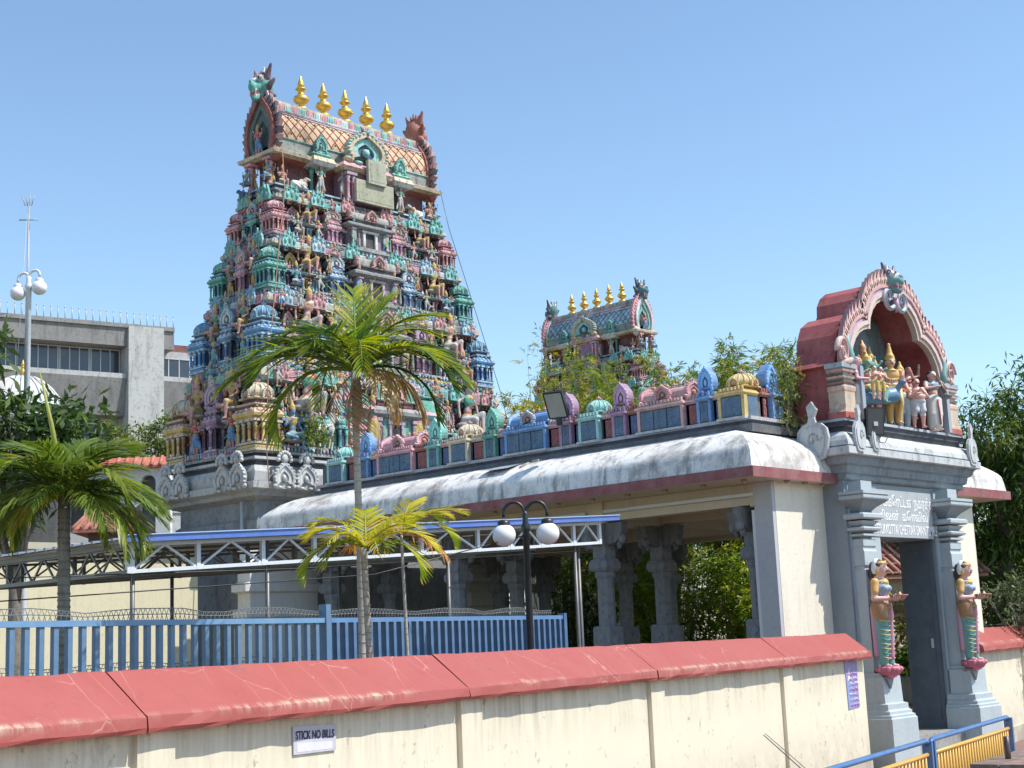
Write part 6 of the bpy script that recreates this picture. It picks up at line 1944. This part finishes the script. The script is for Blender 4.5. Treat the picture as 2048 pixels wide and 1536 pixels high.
palm('tall areca palm with brown hanging dead fronds standing in front of the gateway tower', (8.62, 10.12, .45), (8.34, 9.72, 4.83), .036, .030,
     [(182, 28, fa[0], 1.08), (172, 50, fa[1], .95), (190, 42, fa[2], .9), (140, 66, fa[2], .9), (98, 82, fup, .95), (62, 70, fup, .98), (38, 58, fa[0], .90), (20, 40, fa[2], .90), (-2, 32, fa[1], .92), (8, 48, fa[2], .85), (-35, 30, fa[0], .85), (215, 35, fa[1], .9), (250, 50, fa[2], .85), (-80, 45, fa[3], .8), (120, 45, fa[3], .9), (70, 40, fa[1], .85), (-15, 62, fa[0], .8), (160, 72, fa[2], .85), (40, 80, fup, .8), (178, 14, fa[3], .95), (25, 20, fa[2], .85),
      (205, -40, fdead, .62), (240, -66, fdead, .72), (10, 8, fbr, .95), (-30, -5, fbr, .85), (-20, -58, fdead, .5)],
     (.40, .37, .33), (.45, .052, (.36, .34, .28)))
fs = [fmesh('s%d' % i, L=.72, droop=R(80 + 25 * i), n=17, wl=.29, width=.019, col=((.38, .40, .03), (.46, .42, .04), (.24, .32, .03))[i % 3], seed=30 + i, vee=.35, hang=.5, col2=(.52, .44, .06)) for i in range(3)]
forg = fmesh('org', L=.6, droop=R(60), n=18, wl=.28, width=.018, col=(.50, .25, .06), seed=41, vee=.1, hang=.9, ragged=.3, col2=(.36, .16, .08))
palm('short yellow-green palm in front of the blue fence, the left of the two small ones', (8.06, 9.32, .45), (8.16, 9.44, 3.24), .030, .028,
     [(186, 25, fs[2], 1.0), (175, 45, fs[0], .85), (165, 65, fs[1], .85), (150, 35, fs[2], .8), (30, 60, fs[0], .9), (8, 40, fs[1], .95), (-10, 22, fs[2], .95), (-70, 30, fs[1], .7), (240, 35, fs[0], .8), (95, 75, fs[0], .8), (70, 50, fs[2], .7), (210, 50, fs[1], .85), (-30, 45, fs[0], .85), (120, 25, forg, .7)], (.28, .25, .2))
palm('slender leaning young palm with an orange dying frond, right of the short one', (8.93, 9.82, .45), (9.12, 10.02, 3.42), .019, .014,
     [(18, 50, fs[0], .95), (5, 38, fs[2], .85), (70, 82, fs[1], .8), (140, 60, fs[1], .7), (160, 40, forg, .85), (185, 25, forg, .8), (-5, -5, forg, .85), (40, 65, fs[2], .8), (-80, 50, fs[0], .6), (0, 60, fs[1], .75)], (.34, .32, .27))
fl = [fmesh('l%d' % i, L=1.5, droop=R(80 + 16 * i), n=46, wl=.50, width=.026, col=((.14, .21, .03), (.08, .13, .02), (.23, .28, .045))[i % 3], seed=50 + i, vee=.5, hang=.7, ragged=.22, col2=(.15, .19, .04)) for i in range(4)]
fly = fmesh('ly', L=1.0, droop=R(95), n=26, wl=.36, width=.03, col=(.46, .43, .05), seed=60, vee=.3, hang=.7, col2=(.34, .38, .05))
palm('bushy dark green palm filling the left edge behind the blue fence', (7.36, 13.1, .45), (7.22, 12.72, 3.95), .07, .055,
     [(175, 50, fl[0], .8), (160, 30, fl[1], .8), (190, 20, fl[2], .8), (150, 65, fl[0], .75), (120, 75, fl[2], .7), (85, 80, fl[0], .62), (55, 72, fl[1], .62), (35, 52, fl[0], .62), (18, 36, fl[2], .70), (2, 26, fl[1], .74), (-15, 20, fl[0], .74), (-40, 40, fl[2], .8), (-75, 45, fl[1], .7), (215, 45, fl[0], .75), (245, 55, fl[2], .7), (100, 40, fl[1], .8), (60, 35, fl[3], .85), (-5, 8, fl[2], .74), (135, 45, fl[3], .8), (205, -5, fly, .75), (-120, 10, fly, .6), (-150, 5, fly, .7), (10, 60, fl[0], .6),
      (25, 16, fl[0], .72), (8, 0, fl[1], .68), (-25, 5, fl[2], .75), (-50, 10, fl[0], .7), (170, 0, fl[0], .75), (195, 35, fl[1], .8), (230, 15, fl[2], .7), (-95, 20, fl[0], .6), (45, 5, fl[1], .7), (75, 15, fl[2], .7), (-30, 60, fl[1], .7), (-100, 65, fl[0], .6), (140, 15, fl[1], .8), (15, 80, fl[2], .65)],
     (.20, .18, .15))
sp_ = MB(); sp_.tube([(0, 0, 0), (-.10, .03, .55), (-.22, .05, 1.05)], [.03, .022, .006], (.42, .44, .12), 7)
tag(sp_.build('spear_leaf', 'leaf', None, (7.16, 12.7, 4.1)), 'unopened pale spear leaf sticking up from the dark green palm at the left', 'leaf')

BAM = [(.12, .20, .03), (.17, .25, .03), (.08, .15, .025), (.26, .29, .04)]
BAMY = [(.34, .32, .035), (.28, .30, .04), (.20, .25, .03), (.40, .34, .05)]
bamboo('tall sparse bamboo clump left of the distant tower, thin tips against the sky', (31.0, 28.2, .45), 22, 12.2, 1.5, 1, BAMY + BAM[:1], (.18, .028), 34, .5, .5)
bamboo('yellow bamboo clump in front of the distant tower', (29.4, 26.0, .45), 46, 10.6, 1.6, 2, BAMY, (.19, .032), 60, .8, .5)
bamboo('green bamboo clump between the distant tower and the pink parapet shrine', (29.8, 23.2, .45), 64, 11.3, 1.9, 3, BAM + BAMY[2:], (.19, .030), 60, .8, .5)
bamboo('thick green bamboo clump behind the yellow parapet dome', (30.2, 20.6, .45), 80, 11.1, 2.0, 4, BAM + BAMY[2:], (.19, .030), 62, .75, .5)
bamboo('bamboo clump with orange-yellow leaves just left of the niche', (29.6, 19.4, .45), 52, 10.7, 1.4, 5, [(.14, .22, .03), (.30, .27, .04), (.10, .18, .03)], (.19, .030), 60, .8, .5)
bamboo('low dense bamboo clump seen through the open bays of the hall', (28.6, 21.8, .45), 46, 5.8, 1.9, 6, [(.24, .34, .04), (.14, .23, .03), (.32, .38, .045)], (.18, .032), 44, .8)
bamboo('second low bamboo clump seen through the bay beside the front panel', (28.6, 19.2, .45), 46, 5.6, 1.7, 7, [(.24, .34, .04), (.14, .23, .03), (.34, .38, .05)], (.18, .032), 44, .8)
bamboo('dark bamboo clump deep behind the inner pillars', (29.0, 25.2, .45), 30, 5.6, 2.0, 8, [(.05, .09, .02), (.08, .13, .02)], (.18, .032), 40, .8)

DG = [(.045, .085, .022), (.07, .12, .03), (.03, .06, .018), (.10, .15, .04)]
tree('broadleaf_tree', 'dark broadleaf tree at the left with big rosettes of leaves below the white lamp', 'tree', (12.2, 23.1, .45), [((0, 0, 5.85), (.85, .85, .65)), ((-.9, .9, 5.6), (.9, .8, .7)), ((.60, -.68, 5.75), (.6, .6, .5)), ((-.3, .3, 4.9), (.9, .8, .7))], 230, 24, .24, .085, DG, 11, .12)
tree('broadleaf_tree', 'leafy dark branch tips reaching in at the far left edge beside the lamp', 'tree', (11.6, 23.4, .45), [((-.2, .3, 7.4), (.9, .8, .55)), ((-.6, .8, 6.9), (.9, .9, .7))], 46, 24, .28, .10, DG, 12, .10)
tree('shrub', 'light green rounded shrub between the dark left tree and the gateway tower', 'shrub', (26.5, 41.6, .45), [((0, 0, 8.6), (1.15, .8, .95)), ((.6, -.45, 9.1), (.7, .6, .7)), ((-.7, .7, 8.9), (.7, .7, .8))], 150, 30, .17, .065, [(.12, .17, .03), (.20, .23, .04), (.08, .12, .025)], 13, .09)
tree('tall_tree', 'large dark tree with drooping leaves at the right edge behind the gate', 'tree', (31.2, 14.2, .45), [((-.4, .2, 6.0), (1.1, 1.2, 1.1)), ((.5, -.9, 6.8), (1.2, 1.1, 1.0)), ((-.3, .7, 4.6), (1.5, 1.6, 1.3)), ((.6, -.8, 4.8), (1.8, 1.6, 1.6)), ((.6, .2, 3.0), (1.9, 1.8, 1.3))], 760, 34, .23, .048, [(.07, .13, .025), (.045, .085, .02), (.10, .17, .03), (.15, .20, .04)], 14, .22, droop=.8)
tree('low_tree', 'low tree with a few reddish twigs just right of the niche', 'tree', (30.4, 15.5, .45), [((0, 0, 5.3), (1.0, .9, .9)), ((-.2, .3, 4.4), (1.2, 1.1, 1.1))], 210, 32, .20, .05, [(.10, .20, .03), (.14, .24, .04), (.07, .13, .03), (.20, .14, .06)], 15, .12, droop=.5)
tree('shrub', 'grey-green twiggy shrub above the red coping at the right edge', 'shrub', (29.2, 13.4, .45), [((0, 0, 2.0), (1.3, 1.2, .9)), ((.6, -.5, 2.4), (.9, .9, .6))], 190, 24, .13, .04, [(.16, .19, .10), (.10, .14, .05), (.22, .24, .15)], 16, .06)
tree('tall_tree', 'dark background tree mass behind the large tree at the right edge', 'tree', (36.5, 16.8, .45), [((0, 0, 4.5), (2.6, 2.4, 2.4)), ((0, 0, 2.5), (2.8, 2.6, 2.0)), ((1.5, -1.8, 5.6), (2.0, 1.8, 2.0))], 480, 32, .30, .07, [(.03, .055, .018), (.045, .08, .02)], 17, .2)
tree('rooftop_shrub', 'slim leafy shrub growing on the roof corner left of the red niche', 'shrub', (20.45, 12.95, 5.55), [((0, 0, .45), (.26, .26, .42)), ((.10, .02, .95), (.16, .16, .45)), ((-.16, .05, .80), (.13, .13, .36)), ((.18, .0, 1.30), (.07, .07, .28))], 84, 15, .105, .026, [(.14, .20, .05), (.22, .24, .05), (.09, .14, .05), (.34, .30, .06)], 18, .02, (.36, .30, .22), droop=-.4)
tree('ledge_plant', 'small wild plant sprouting from the lower ledge of the gateway tower', 'plant', (20.05, 24.72, 6.62), [((0, 0, .50), (.34, .2, .30))], 30, 16, .11, .05, [(.20, .25, .05), (.12, .18, .04)], 19, .012, (.3, .25, .18))

# ------------------------------------------------------------------ far left: office block, arched wall, shrine dome, mast
ob = thing('office_block', 'long stained grey concrete office block with ribbon windows at the far left', 'building', (40.069, 60.651, 0))
ob.rotation_euler = (0, 0, math.atan2(.222, -.975))
CN = (.40, .40, .385); CND = (.22, .215, .21)
# local x runs left along the facade, local -y... the street side is +y after the half turn
def obox(mb, t0, t1, d0, d1, z0, z1, c): mb.box(t0, t1, -d1, -d0, z0, z1, c)
def oblock(mb, t0, t1, f0, f1, z0, z1, c): mb.box(t0, t1, f0, f1, z0, z1, c)
# in this frame +y points towards the street (front)
m = MB(); oblock(m, -4, 26, -10, -.6, 0, 17.4, (.42, .42, .43)); m.build('wall', 'stone', ob)
m = MB(); oblock(m, 0, 26, -10.2, .35, 17.30, 18.36, CND); oblock(m, 0, 26, -10.3, .45, 18.2, 18.40, (.26, .255, .25)); m.build('roof_slab', 'stone', ob)
m = MB(); oblock(m, .59, 2.36, -.6, .55, 0, 18.28, (.47, .475, .46)); m.build('stair_tower', 'stone', ob)
m = MB()
for t0, t1 in ((2.36, 26), (-4, .59)):
    m.add([(t0, -.6, 15.98), (t1, -.6, 15.98), (t1, .30, 15.95), (t0, .30, 15.95), (t1, .30, 15.72), (t0, .30, 15.72), (t1, .05, 13.92), (t0, .05, 13.92), (t1, -.6, 13.85), (t0, -.6, 13.85)], [(0, 1, 2, 3), (3, 2, 4, 5), (5, 4, 6, 7), (7, 6, 8, 9)], [(.5, .5, .49), (.46, .46, .45), CND, CND])
    m.add([(t0, -.6, 15.98), (t0, .30, 15.95), (t0, .30, 15.72), (t0, .05, 13.92), (t0, -.6, 13.85)], [(0, 1, 2, 3, 4)], CN)
m.build('sunshade', 'stone', ob)
def win(t0, t1, z0, z1, nm):
    fr = MB(); fr.box(t0 - .05, t1 + .05, -.6, -.52, z0 - .06, z0, (.5, .5, .5)); fr.box(t0 - .05, t1 + .05, -.6, -.52, z1, z1 + .05, (.5, .5, .5))
    for k in range(nm + 1):
        x = lerp(t0, t1, k / nm); fr.box(x - .025, x + .025, -.6, -.535, z0, z1, (.46, .47, .5))
    o = fr.build('window', 'clean', ob)
    g = MB(); g.box(t0, t1, -.6, -.565, z0, z1, (.1, .1, .1)); g.build('pane', 'glass', o)
t = 2.45
while t < 13: win(t, t + 1.4, 16.06, 17.22, 3); t += 1.5
win(-1.7, .5, 16.06, 17.0, 4)
for t0, w_ in ((2.5, .8), (3.6, 1.35), (5.2, .95), (6.6, 1.4), (8.2, 1.4)): win(t0, t0 + w_, 12.35, 13.55, 2)
for t0, w_ in ((2.6, 1.2), (4.4, 1.3), (6.3, 1.3)): win(t0, t0 + w_, 9.3, 10.6, 2)
for t0 in (-.75, -2.0): win(t0, t0 + 1.1, 12.55, 13.62, 2); win(t0, t0 + 1.1, 9.4, 10.9, 2)
m = MB()
for t0 in (-.75, -2.0): m.box(t0 - .06, t0 + 1.16, -.6, -.45, 11.35, 12.1, (.66, .68, .60))
m.box(2.4, 9, -.6, -.5, 10.9, 11.7, (.60, .60, .55)); m.build('pale_panel', 'clean', ob)
m = MB(); m.box(-4, .59, -4.0, -1.0, 17.2, 17.85, (.20, .07, .06)); m.build('side_roof', 'stone', ob)
def rod():
    r_ = MB(); r_.tube([(0, 0, 18.38), (0, 0, 18.95)], .025, (.48, .46, .44), 5); r_.ell((0, 0, 18.97), (.04, .04, .05), (.5, .5, .5), 6, 4); return r_
rm = kit('roof_rod|o', rod, 'metalpaint')
for k in range(26): link('roof_rod', rm, ob, (.02 + k * .335, .3, 0))

aw = thing('arched_wall', 'white wall with arched openings and a red tile cap left of the gateway tower', 'wall', (25.35, 38.4, -.77), math.atan2(2.72, -2.85))
aw.scale = (1.32,) * 3
m = MB(); Lw = 6.0; zs = 6.75
arches = [.5 + k * .82 for k in range(7)]
xs = [0.0]
for a in arches: xs += [a - .17, a + .17]
xs.append(Lw)
for i in range(0, len(xs), 2): m.box(xs[i], xs[i + 1], -.15, .15, .45, zs, (.78, .78, .76))
for a in arches:
    m.box(a - .17, a + .17, -.15, .15, .45, 5.3, (.78, .78, .76))
    pts = [(a + .17, zs), (a - .17, zs)] + [(a - math.cos(q) * .17, 6.42 + math.sin(q) * .17) for q in np.linspace(0, PI, 9)]
    m.prism(pts, -.15, .15, (.78, .78, .76))
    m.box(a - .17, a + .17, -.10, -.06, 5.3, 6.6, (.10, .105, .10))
m.build('wall_body', 'clean', aw)
m = MB()
m.stack([(-.1, Lw, -.3, .3, 6.75), (-.1, Lw, -.3, .3, 6.80), (-.1, Lw, -.02, .02, 7.02)], (.50, .13, .07))
for k in range(30): m.tube([(k * .2, .32, 6.80), (k * .2, 0, 7.03)], .045, (.52, .14, .08), 6); m.tube([(k * .2, -.32, 6.80), (k * .2, 0, 7.03)], .045, (.52, .14, .08), 6)
m.build('tile_cap', 'bark', aw)

ht = thing('tiled_hut', 'low red-tiled roof hut half hidden at the foot of the gateway tower', 'hut', (17.7, 29.0, 0), -.75)
m = MB(); m.box(-.5, .55, -.5, .5, .45, 5.2, (.12, .05, .045)); m.build('wall', 'clean', ht)
m = MB(); m.stack([(-.8, .75, -.8, .8, 5.15), (-.8, .75, -.8, .8, 5.23), (-.5, .5, -.05, .05, 5.75)], (.40, .13, .08))
for k in range(9): m.tube([(-.78 + k * .19, -.8, 5.25), (-.5 + k * .125, 0, 5.76)], .04, (.42, .15, .10), 6)
m.build('roof', 'bark', ht)

ds = thing('shrine_dome', 'pale pink and green shrine dome with gold finial at the far left', 'shrine', (20.9, 39.4, -.3))
m = MB()
m.lathe([(1.2, .4), (1.2, 9.6), (1.3, 9.65), (1.3, 9.75), (1.1, 9.78), (1.1, 9.9), (1.3, 9.95), (1.3, 10.05), (1.1, 10.12), (1.0, 10.4), (.8, 10.65), (.55, 10.85), (.35, 10.95), (.2, 11.0)], [(.5, .5, .5), WHITE, WHITE, WHITE, AQUA, WHITE, WHITE, AQUA, WHITE, WHITE, WHITE, AQUA, WHITE], 24)
for k in range(24):
    a = 2 * PI * k / 24
    m.tube([(r_ * math.cos(a), r_ * math.sin(a), z) for r_, z in [(1.12, 10.12), (1.02, 10.4), (.82, 10.65), (.57, 10.86), (.36, 10.97)]], .035, [WHITE, (.62, .5, .5), WHITE][k % 3], 5)
m.build('dome', 'paint', ds)
m = finial_mb(.9); o = m.build('finial', 'gold', ds, (0, 0, 10.98)); o.scale = (.6, .6, .6)

ms = thing('antenna_mast', 'thin antenna mast standing against the sky above the white lamp', 'antenna', (28.62, 53.7, 0))
m = MB()
m.tube([(0, 0, 12), (0, 0, 21.1)], .035, (.30, .32, .36), 6); m.tube([(.25, .2, 12), (.05, .02, 20.6)], .012, (.4, .43, .48), 4); m.tube([(-.35, .3, 12), (-.05, 0, 20.6)], .012, (.4, .43, .48), 4)
m.tube([(-.28, .26, 20.3), (.28, -.26, 20.3)], .03, (.30, .32, .36), 5)
for k in range(4): m.tube([(.06 * k - .1, .1 - .06 * k, 20.9), (.12 * k - .2, .2 - .12 * k, 21.35)], .018, (.30, .32, .36), 5)
m.build('mast', 'metalpaint', ms)

# cream compound building behind the fence
cb_ = thing('compound_building', 'plain cream single-storey building behind the left blue fence', 'building', (0, 0, 0))
m = MB(); m.box(10.5, 17.95, 26.2, 27.4, .45, 4.55, (.66, .60, .42)); m.build('wall', 'clean', cb_)
m = MB(); m.box(10.4, 18.05, 26.05, 27.5, 4.55, 4.68, (.50, .46, .36)); m.build('coping', 'clean', cb_)
# tower base mouldings, with their sunlight painted in as pale stone
st_ = thing('sunlit_plinth', 'sunlight-painted stepped plinth seen between the hall pillars at the foot of the tower', 'plinth', (18.8, 24.62, 0))
for x0, x1 in ((-.75, 1.0), (5.6, 6.6)):
    m = MB(); m.stack([(x0 - o, x1 + o, -.12 - o * .4, .3, z) for o, z in [(.1, .45), (.1, 2.9), (0, 2.92), (0, 3.1), (.12, 3.12), (.12, 3.24), (0, 3.28), (0, 3.6), (.16, 3.64), (.16, 3.78), (.0, 3.84), (.0, 4.1), (.1, 4.14), (.1, 4.24), (.0, 4.3), (.0, 4.7)]], (.62, .62, .60)); m.build('mouldings', 'clean', st_)

# house glimpsed through the gateway
hs = thing('tiled_house', 'beige house with a red tile roof glimpsed through the gateway', 'house', (28.9, 16.0, 0), -.5)
m = MB(); m.box(-1.5, 1.5, -.5, 1.6, .45, 3.6, (.56, .44, .33)); m.box(-1.55, 1.55, -.56, -.5, 2.7, 2.82, (.36, .27, .22)); m.build('wall', 'clean', hs)
m = MB(); m.add([(-1.8, -.9, 3.45), (1.8, -.9, 3.45), (1.8, .7, 4.45), (-1.8, .7, 4.45), (-1.8, -.9, 3.38), (1.8, -.9, 3.38)], [(0, 1, 2, 3), (4, 5, 1, 0)], (.40, .17, .12))
for k in range(19): m.tube([(-1.8 + k * .2, -.92, 3.48), (-1.8 + k * .2, .7, 4.48)], .05, (.42, .19, .14), 6)
for k in range(5): m.tube([(-1.8, -.9 + k * .35, 3.50 + k * .21), (1.8, -.9 + k * .35, 3.50 + k * .21)], .03, (.26, .10, .08), 5)
m.build('roof', 'bark', hs)
tree('garden_shrub', 'bright green potted shrub inside the gateway beside the dark door leaf', 'shrub', (27.75, 15.0, 1.0), [((0, 0, .6), (.36, .4, .36))], 90, 16, .15, .06, [(.14, .24, .04), (.20, .30, .05), (.07, .13, .03)], 31, .03)
tree('garden_shrub', 'tall yellowish shrub against the beige house inside the gateway', 'shrub', (28.15, 15.2, .45), [((0, 0, 1.9), (.40, .3, .30)), ((.1, 0, 2.5), (.35, .3, .2))], 40, 18, .16, .05, [(.26, .26, .06), (.14, .18, .04), (.32, .28, .08)], 32, .04)
pt = thing('plant_pot', 'grey square plant pot on a dark stand inside the gateway', 'plant pot', (27.75, 15.0, .45))
m = MB(); m.stack([(-.28, .28, -.28, .28, .38), (-.34, .34, -.34, .34, .85), (-.37, .37, -.37, .37, .86), (-.37, .37, -.37, .37, .93)], (.26, .29, .31)); m.build('pot', 'stone', pt)
m = MB()
for sx in (-.25, .25):
    for sy in (-.25, .25): m.tube([(sx, sy, 0), (sx, sy, .38)], .025, (.05, .06, .07), 6)
m.box(-.3, .3, -.3, .3, .34, .38, (.08, .09, .10)); m.build('stand', 'metalpaint', pt)

# bird on the tower
bd = thing('bird', 'small dark bluish bird perched on the left edge of the gateway tower', 'bird', (19.93, 27.12, 13.02), R(200))
p = [C((0, 0, .05), (.0, -.10, .10), .075, .06, 'b'), E((0, -.16, .15), (.05, .055, .05), 'b'), C((0, -.20, .15), (0, -.26, .14), .014, .004, 'k'), C((0, .05, .04), (0, .26, -.01), .045, .018, 'b'), C((.06, .02, .06), (.04, .20, .03), .03, .01, 'b'), C((-.06, .02, .06), (-.04, .20, .03), .03, .01, 'b'), C((.025, -.02, 0), (.025, -.03, -.07), .012, .008, 'k'), C((-.025, -.02, 0), (-.025, -.03, -.07), .012, .008, 'k')]
V, Q, lab = skin(p, .014, .02)
m = MB(); m.raw(V, Q, [(.05, .08, .18) if l == 'b' else (.03, .03, .03) for l in lab]); m.build('body', 'clean', bd)

# overhead cables
cbm = MB()
cbm.tube([(2.0, 14.5, 3.0), (6.5, 13.4, 2.97), (11.0, 12.6, 3.22), (12.49, 11.62, 3.62)], .007, (.09, .09, .09), 5)
tag(cbm.build('overhead_cable', 'black'), 'thin sagging black cable running left from the black lamp post', 'cable')

cbm = MB()
cbm.tube([(2.2, 15.5, 3.35), (6.0, 14.2, 3.22), (10.5, 13.3, 3.33), (15.5, 13.5, 3.62)], .006, (.10, .10, .10), 5)
tag(cbm.build('overhead_cable', 'black'), 'second thin cable strung along the front of the canopy truss', 'cable')
stk = MB()
stk.tube([(12.2, 8.02, .14), (11.0, 8.14, 1.18)], [.010, .006], (.06, .06, .06), 6)
stk = MB()
stk.tube([(13.92, 8.01, .14), (13.4, 8.40, .77), (12.91, 8.776, 1.353)], [.011, .009, .005], (.07, .065, .06), 6)
stk.tube([(14.02, 8.02, .14), (13.5, 8.45, .80), (13.02, 8.83, 1.36)], [.007, .006, .004], (.16, .15, .14), 6)
tag(stk.build('thin_rod', 'metalpaint'), 'thin dark bent rods leaning near the street wall left of the railing', 'rod')
